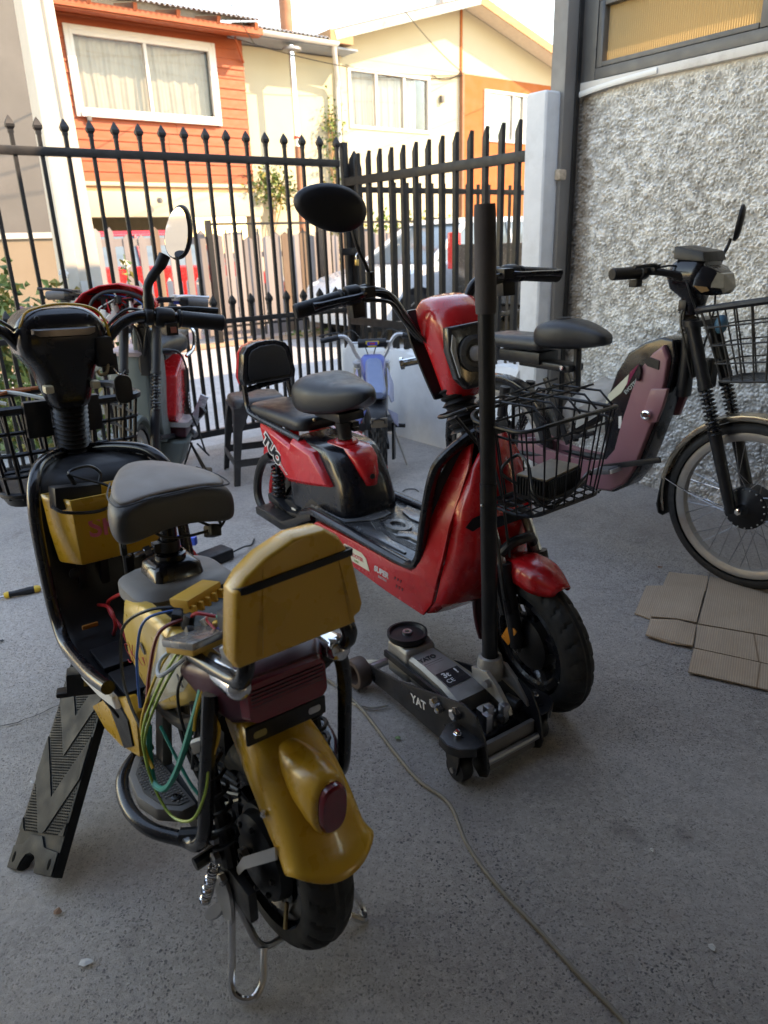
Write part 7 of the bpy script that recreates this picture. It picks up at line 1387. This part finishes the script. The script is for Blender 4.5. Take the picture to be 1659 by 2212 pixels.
# ================================================================ black plastic stool
sl=empty('stool',(-.68,3.92,0),(0,0,R_(20)),'black plastic stool with arched legs, behind the red scooter backrest','stool')
ST=pm('stool_plastic',(.028,.027,.028),.4,bump=.15,bs=500,dirt=.3,dcol=(.16,.15,.14),ds=7)
m=MB(); m.loft([rrect((0,0,z),X1,Y1,a,a,.05,5) for z,a in ((.40,.142),(.435,.14),(.447,.13),(.45,.12))]); m.build('seat',ST,sl,sharp=50)
for k in range(4):
    M=Matrix.Rotation(k*math.pi/2,4,'Z')
    m=MB(); rg=[]
    for z,o in ((0,.19),(.15,.172),(.30,.155),(.41,.142)):
        w_=.02 if z<.1 else .022+.04*max(0,(z-.22)/.2)**2
        rg.append([V(-o,-o,z),V(-o+w_*1.6,-o,z),V(-o+w_*1.6,-o+.008,z),V(-o+.008,-o+.008,z),V(-o+.008,-o+w_*1.6,z),V(-o,-o+w_*1.6,z)])
    m.loft(rg); xf(m,M).build('leg',ST,sl,bev=.002)
    m=MB(); P=[(-.172,.14),(.172,.14),(.178,.09),(.14,.10),(-.14,.10),(-.178,.09)]; m.prism(P,lambda u,v,h:(u,h,v),-.176,-.168); xf(m,M).build('cross_rail',ST,sl,bev=.002)
    m=MB(); m.prism([(-.142,.41),(-.155,.30),(-.11,.345),(-.07,.385),(0,.40),(.07,.385),(.11,.345),(.155,.30),(.142,.41)],lambda u,v,h:(u,h,v),-.146,-.138); xf(m,M).build('apron',ST,sl)
# ================================================================ LOOSE THINGS ON THE FLOOR
CBD=bpy.data.materials.new('cardboard'); CBD.use_nodes=True; n_=CBD.node_tree; N=n_.nodes; L=n_.links; b_=N['Principled BSDF']
tc=N.new('ShaderNodeTexCoord'); mp=N.new('ShaderNodeMapping'); mp.inputs['Rotation'].default_value=(0,0,R_(-62)); L.new(tc.outputs['Object'],mp.inputs[0])
wv=N.new('ShaderNodeTexWave'); wv.bands_direction='Y'; wv.inputs['Scale'].default_value=48; wv.inputs['Distortion'].default_value=.6; L.new(mp.outputs[0],wv.inputs[0])
mp.inputs['Rotation'].default_value=(0,0,R_(28)); wv.bands_direction='X'
nz=N.new('ShaderNodeTexNoise'); nz.inputs['Scale'].default_value=9; nz.inputs['Detail'].default_value=8; L.new(tc.outputs['Object'],nz.inputs[0])
m1=N.new('ShaderNodeMix'); m1.data_type='RGBA'; m1.inputs[6].default_value=(.42,.295,.2,1); m1.inputs[7].default_value=(.58,.44,.32,1); L.new(nz.outputs[0],m1.inputs[0])
m2=N.new('ShaderNodeMix'); m2.data_type='RGBA'; m2.blend_type='MULTIPLY'; m2.inputs[0].default_value=.22; L.new(m1.outputs[2],m2.inputs[6]); L.new(wv.outputs[0],m2.inputs[7]); L.new(m2.outputs[2],b_.inputs['Base Color']); b_.inputs['Roughness'].default_value=.85
bp=N.new('ShaderNodeBump'); bp.inputs['Strength'].default_value=.35; bp.inputs['Distance'].default_value=.002; L.new(wv.outputs[0],bp.inputs['Height']); L.new(bp.outputs[0],b_.inputs['Normal'])
cb=empty('flattened_cardboard_box',(1.1,2.1,0),(0,0,0),'flattened brown cardboard box lying under the pink bike front wheel','cardboard')
def cpanel(P,z,dz=0.):
    m=MB(); c=Vector((sum(p[0] for p in P)/len(P),sum(p[1] for p in P)/len(P)))
    n=len(P); mid=[(P[i][0]-1.1,P[i][1]-2.1,z+dz*(i%2)) for i in range(n)]
    m.add(mid+[(x,y,zz+.004) for x,y,zz in mid],[tuple(range(n-1,-1,-1)),tuple(range(n,2*n))]+[(i,(i+1)%n,n+(i+1)%n,n+i) for i in range(n)]); return m.build('cardboard_panel',CBD,cb,flat=True)
cpanel([(1.062,2.451),(1.186,2.397),(1.128,2.284),(1.004,2.35)],.003,.004)
cpanel([(.94,2.346),(1.0,2.343),(.882,2.108),(.868,2.107),(.831,2.147)],.002)
cpanel([(1.004,2.348),(1.124,2.281),(1.003,2.064),(.95,2.089),(.872,2.112)],.0075,.002)
cpanel([(.868,2.104),(.95,2.080),(1.0,2.054),(.932,1.92),(.872,1.951),(.814,1.995)],.003,.006)
cpanel([(1.193,2.399),(1.13,2.28),(1.008,2.062),(1.16,1.985),(1.56,1.755),(1.75,2.08)],.004,.001)
cpanel([(1.004,2.055),(.936,1.917),(1.085,1.832),(1.48,1.60),(1.555,1.75),(1.155,1.98)],.003,.001)
cpanel([(.932,1.912),(.864,1.787),(1.045,1.687),(1.40,1.47),(1.475,1.595),(1.08,1.826)],.004,.001)
for P in (((1.15,1.98),(1.09,1.83)),((1.09,1.82),(1.02,1.70)),((1.03,2.2),(.97,2.1)),((1.07,2.22),(1.03,2.13))):
    m=MB(); m.beam((P[0][0]-1.1,P[0][1]-2.1,.0086),(P[1][0]-1.1,P[1][1]-2.1,.0086),.004,.001); m.build('crease',pm('crease_brown',(.24,.16,.1),.9),cb)
# extension cable across the floor
m=MB(); cpts=[(-.46,2.02,.006),(-.33,1.93,.006),(-.208,1.838,.006),(-.136,1.756,.006),(-.068,1.644,.006),(.003,1.489,.006),(.061,1.378,.006),(.125,1.30,.006),(.152,1.178,.006),(.202,1.066,.006),(.26,.972,.006),(.309,.885,.006),(.362,.801,.006),(.43,.66,.006),(.5,.5,.006)]
m.tube(crv(cpts,6),.0042,8); tag(m.build('extension_cable',pm('cable_beige',(.2,.175,.14),.6,dirt=.5,dcol=(.12,.1,.08),ds=15)),'thin beige electric cable snaking over the concrete floor','cable')
# ribbed foot mat leaning on the yellow scooter
BL,BRr,TL_,TR_=V(-.816,1.18,.0),V(-.678,1.080,.04),V(-.75,1.50,.30),V(-.61,1.41,.355)
mo=(BL+BRr)/2; ez=((TL_+TR_)/2-mo); Lm=ez.length*1.07; ez.normalize(); ex=(BRr-BL).normalized(); ex=(ex-ez*ex.dot(ez)).normalized(); en=ez.cross(ex)
fm=empty('foot_mat',mo,(0,0,0),'dark ribbed floorboard panel leaning on the left side of the yellow scooter','panel'); fm.rotation_euler=Matrix((ex,en,ez)).transposed().to_euler()
FM=pm('mat_plastic',(.016,.018,.02),.6,bump=.2,bs=400,dirt=.2,dcol=(.045,.045,.042),ds=8,spec=.25)
Wm=.086
E_=[(-Wm,.0),(-.045,.0),(-.04,.016),(-.028,.03),(-.012,.034),(.004,.03),(.014,.018),(.02,.0),(Wm,.0),(Wm,Lm),(-Wm,Lm)]
m=MB(); m.prism(E_,lambda u,v,h:(u,h,v),.0,.022); m.build('board',FM,fm,bev=.0025)
m=MB(); m.prism([(-Wm+.002,.002),(-.045,.002),(-.04,.018),(-.028,.032),(-.012,.036),(.004,.032),(.014,.02),(.02,.002),(Wm-.002,.002),(Wm-.002,.045),(.03,.05),(.012,.07),(-.03,.07),(-.05,.05),(-Wm+.002,.045)],lambda u,v,h:(u,h,v),-.004,.0); m.build('end_plate',FM,fm,bev=.0015)
m=MB(); m.prism([(-Wm+.002,Lm-.002),(-Wm+.002,Lm-.04),(Wm-.002,Lm-.04),(Wm-.002,Lm-.002)],lambda u,v,h:(u,h,v),-.004,.0); m.build('end_plate',FM,fm,bev=.0015)
def chev(u,v): return (v-.06-abs(u)*1.5)%.17
# smooth raised chevron bands between the studded ones
for v0 in (-.17,0.,.17,.34):
    for s_ in (1,-1):
        P=[]
        for k in range(13):
            u=Wm*.97*k/12; lo=v0+.06+u*1.5+.0; P.append((u,lo,lo+.085))
        lo=[(s_*u,max(.075,min(Lm-.045,a))) for u,a,b2 in P]; hi=[(s_*u,max(.075,min(Lm-.045,b2))) for u,a,b2 in P]
        if max(h[1]-l[1] for l,h in zip(lo,hi))<.01: continue
        m=MB(); vs=[(u,-.0028,v) for u,v in lo]+[(u,-.0028,v) for u,v in hi]+[(u,.0,v) for u,v in lo]+[(u,.0,v) for u,v in hi]; n=13
        fs=[(k,k+1,n+k+1,n+k) for k in range(12)]+[(2*n+k,2*n+k+1,k+1,k) for k in range(12)]+[(n+k,n+k+1,3*n+k+1,3*n+k) for k in range(12)]
        m.add(vs,fs); m.build('raised_band',FM,fm,flat=True)
m=MB()
for i_ in range(26):
    for j_ in range(66):
        u=-.081+.0065*i_+(.00325 if j_%2 else 0); v=.06+.0056*j_
        if v>Lm-.045 or abs(u)>Wm-.005 or v<.075: continue
        if chev(u,v)>.09: m.sph((u,-.0004,v),.0023,5,3)
tag(m.build('mat_studs',FM,fm),kind='stuff')
for q in ((-.068,.024),(.066,.022),(-.06,Lm-.02),(.06,Lm-.02)): m=MB(); m.loft([ell((q[0],-.0042,q[1]),X1,Z1,.0045,.0105,10),ell((q[0],-.0047,q[1]),X1,Z1,.0045,.0105,10)]); m.build('slot_hole',pm('slot_dark',(.004,.004,.004),.9,spec=.1),fm)
# black plug with label hanging at the top of the mat
cn=empty('battery_plug',V(-.64,1.335,.34),(R_(-10),R_(8),R_(20)),'black battery plug with a worn yellow label at the top of the leaning mat','plug')
m=MB(); m.box((0,0,0),(.10,.05,.05)); m.box((-.055,-.005,-.02),(.03,.04,.012)); m.build('body',BLK,cn,bev=.007); MB().box((.015,-.0255,.008),(.06,.0012,.022)).build('label',pm('worn_yellow_label',(.4,.27,.05),.6,var=.3,vs=40),cn)
# power brick and cord on the floor
pb=empty('power_brick',V(-.70,2.70,0),(0,0,R_(-42)),'black power adapter brick on the floor beyond the yellow scooter','power adapter')
m=MB(); m.box((0,0,.024),(.085,.145,.045)); m.build('case',BLK,pb,bev=.008,bs=3); wire(pb,'cord',((.02,.07,.02),(.03,.13,.03),(-.01,.2,.005),(-.05,.25,.005)),.004,WK); wire(pb,'cord',((0,-.07,.02),(.0,-.12,.02),(-.06,-.13,.004),(-.12,-.06,.004)),.004,WK); MB().box((.01,-.09,.02),(.02,.03,.014)).build('clip',CHR,pb,bev=.003)
# second adapter standing in the yellow pocket
M0=ys.matrix_basis
pa=empty('power_adapter',M0@Vector((.735,.075,.70)),(R_(8),R_(6),R_(127.5+4)),'black power adapter with coiled lead sticking out of the yellow pocket','power adapter')
m=MB(); m.box((0,0,0),(.045,.10,.05)); m.build('case',BLK,pa,bev=.005); wire(pa,'lead',((.0,-.05,.02),(.01,-.06,.045),(.015,-.035,.062),(0,.01,.05),(-.03,-.06,.02),(-.045,-.08,-.01),(-.05,-.03,-.03),(-.05,.04,-.025),(-.03,.06,-.012)),.0035,WK); MB().tube([(.0,.0,.025),(.0,.012,.05)],.005,8).build('strain_relief',BLK,pa)
# screwdriver
sd=empty('screwdriver',V(-1.37,2.452,.014),(0,0,math.atan2(.06,.125)),'screwdriver with black and yellow handle on the floor at the left','screwdriver')
m=MB(); m.tube([(-.055,0,0),(-.045,0,0),(-.03,0,0),(.0,0,0),(.03,0,0),(.05,0,0)],[.010,.012,.0105,.012,.0145,.0125],14); m.build('handle',BLK,sd); yp=pm('tool_yellow',(.6,.36,.03),.4)
m=MB(); m.tube([(.044,0,0),(.058,0,0),(.066,0,0)],[.0142,.0138,.008],14); m.build('handle_cap',yp,sd); m=MB(); m.tube([(-.06,0,0),(-.05,0,0),(-.043,0,0)],[.0095,.0128,.0125],14); m.build('handle_collar',yp,sd); m=MB(); m.tube([(-.06,0,-.004),(-.17,0,-.01)],.0035,8); m.build('blade',CHR,sd)
# spray bottle
sb=empty('spray_bottle',V(-.727,2.35,0),(0,0,R_(-12)),'clear spray bottle with blue and red trigger head, behind the yellow scooter seat post','spray bottle')
m=MB(); m.lathe([(0,0),(.038,.0),(.04,.01),(.04,.12),(.034,.16),(.016,.19),(.014,.205),(0,.205)],(0,0,0),(0,0,1),20); m.build('bottle',pm('bottle_white',(.6,.62,.63),.3),sb)
m=MB(); m.lathe([(.018,0),(.018,.022)],(0,0,.2),(0,0,1),14,cap=True); m.box((.01,0,.245),(.12,.024,.03)); m.box((-.02,0,.226),(.04,.022,.02)); m.build('spray_head',pm('spray_blue',(.02,.08,.5),.35),sb,bev=.005); m=MB(); m.tube(crv([(.035,0,.235),(.045,0,.21),(.06,0,.19),(.08,0,.18)],4),[.008]*8+[.005]*5,8); m.tube([(.012,0,.23),(.014,0,.17)],.008,8); m.build('trigger',pm('trigger_red',(.55,.03,.02),.4),sb)
# small litter
for i,(x,y,s,c,l,cat) in enumerate(((-.564,.941,.012,'w','torn white paper scrap on the floor left of the stand','scrap'),(.221,1.041,.0,'d','','' ),(1.047,2.503,.012,'b','small brown dry leaf on the concrete by the cardboard','leaf'),(.934,1.781,.008,'w','tiny white chip on the concrete beside the cardboard corner','scrap'),(.017,1.538,.012,'g','small green leaf scrap beside the beige cable','leaf'),(-1.283,2.108,.012,'d','small dark bolt lying on the floor at the far left','bolt'),(-.66,1.05,.012,'b','brown leaf scrap on the floor below the leaning mat','leaf'),(.53,1.15,.008,'w','tiny white plastic bit on the floor near the jack','scrap'),(.56,.93,.011,'w','small cream pebble like scrap at the lower right','scrap'),(-.873,1.42,.008,'w','white fleck beside the floor crack at left','scrap'),(.136,3.523,.02,'d','','' ))):
    if not cat: continue
    m=MB(); rr=random.Random(i); s*=.65; P=[(s*(.6+.8*rr.random())*math.cos(t)*(1.5 if i==0 else 1),s*(.6+.8*rr.random())*math.sin(t)) for t in [k*math.pi/4 for k in range(8)]]
    n=8; m.add([(u,v,.001+.003*rr.random()) for u,v in P]+[(0,0,.005)],[(k,(k+1)%n,n) for k in range(n)]+[tuple(range(n-1,-1,-1))])
    o=m.build({'scrap':'paper_scrap','leaf':'leaf_scrap','bolt':'small_bolt'}[cat],pm('litter_'+c,{'w':(.6,.58,.54),'b':(.25,.13,.07),'g':(.12,.2,.08),'d':(.03,.03,.03)}[c],.7),flat=True,loc=(x,y,.002)); tag(o,l,cat)
m=MB(); m.tube(crv([(.10,3.50,.004),(.12,3.53,.004),(.16,3.53,.004),(.18,3.49,.004)],5),.003,5); tag(m.build('wire_loop',WK),'small bent black wire lying on the concrete by the blue motorbike','wire')
0 and tag(strip('stain_patch',[(.15,1.0),(.17,1.05)],.014,pm('stain_grey',(.19,.185,.18),.6)),kind='structure')
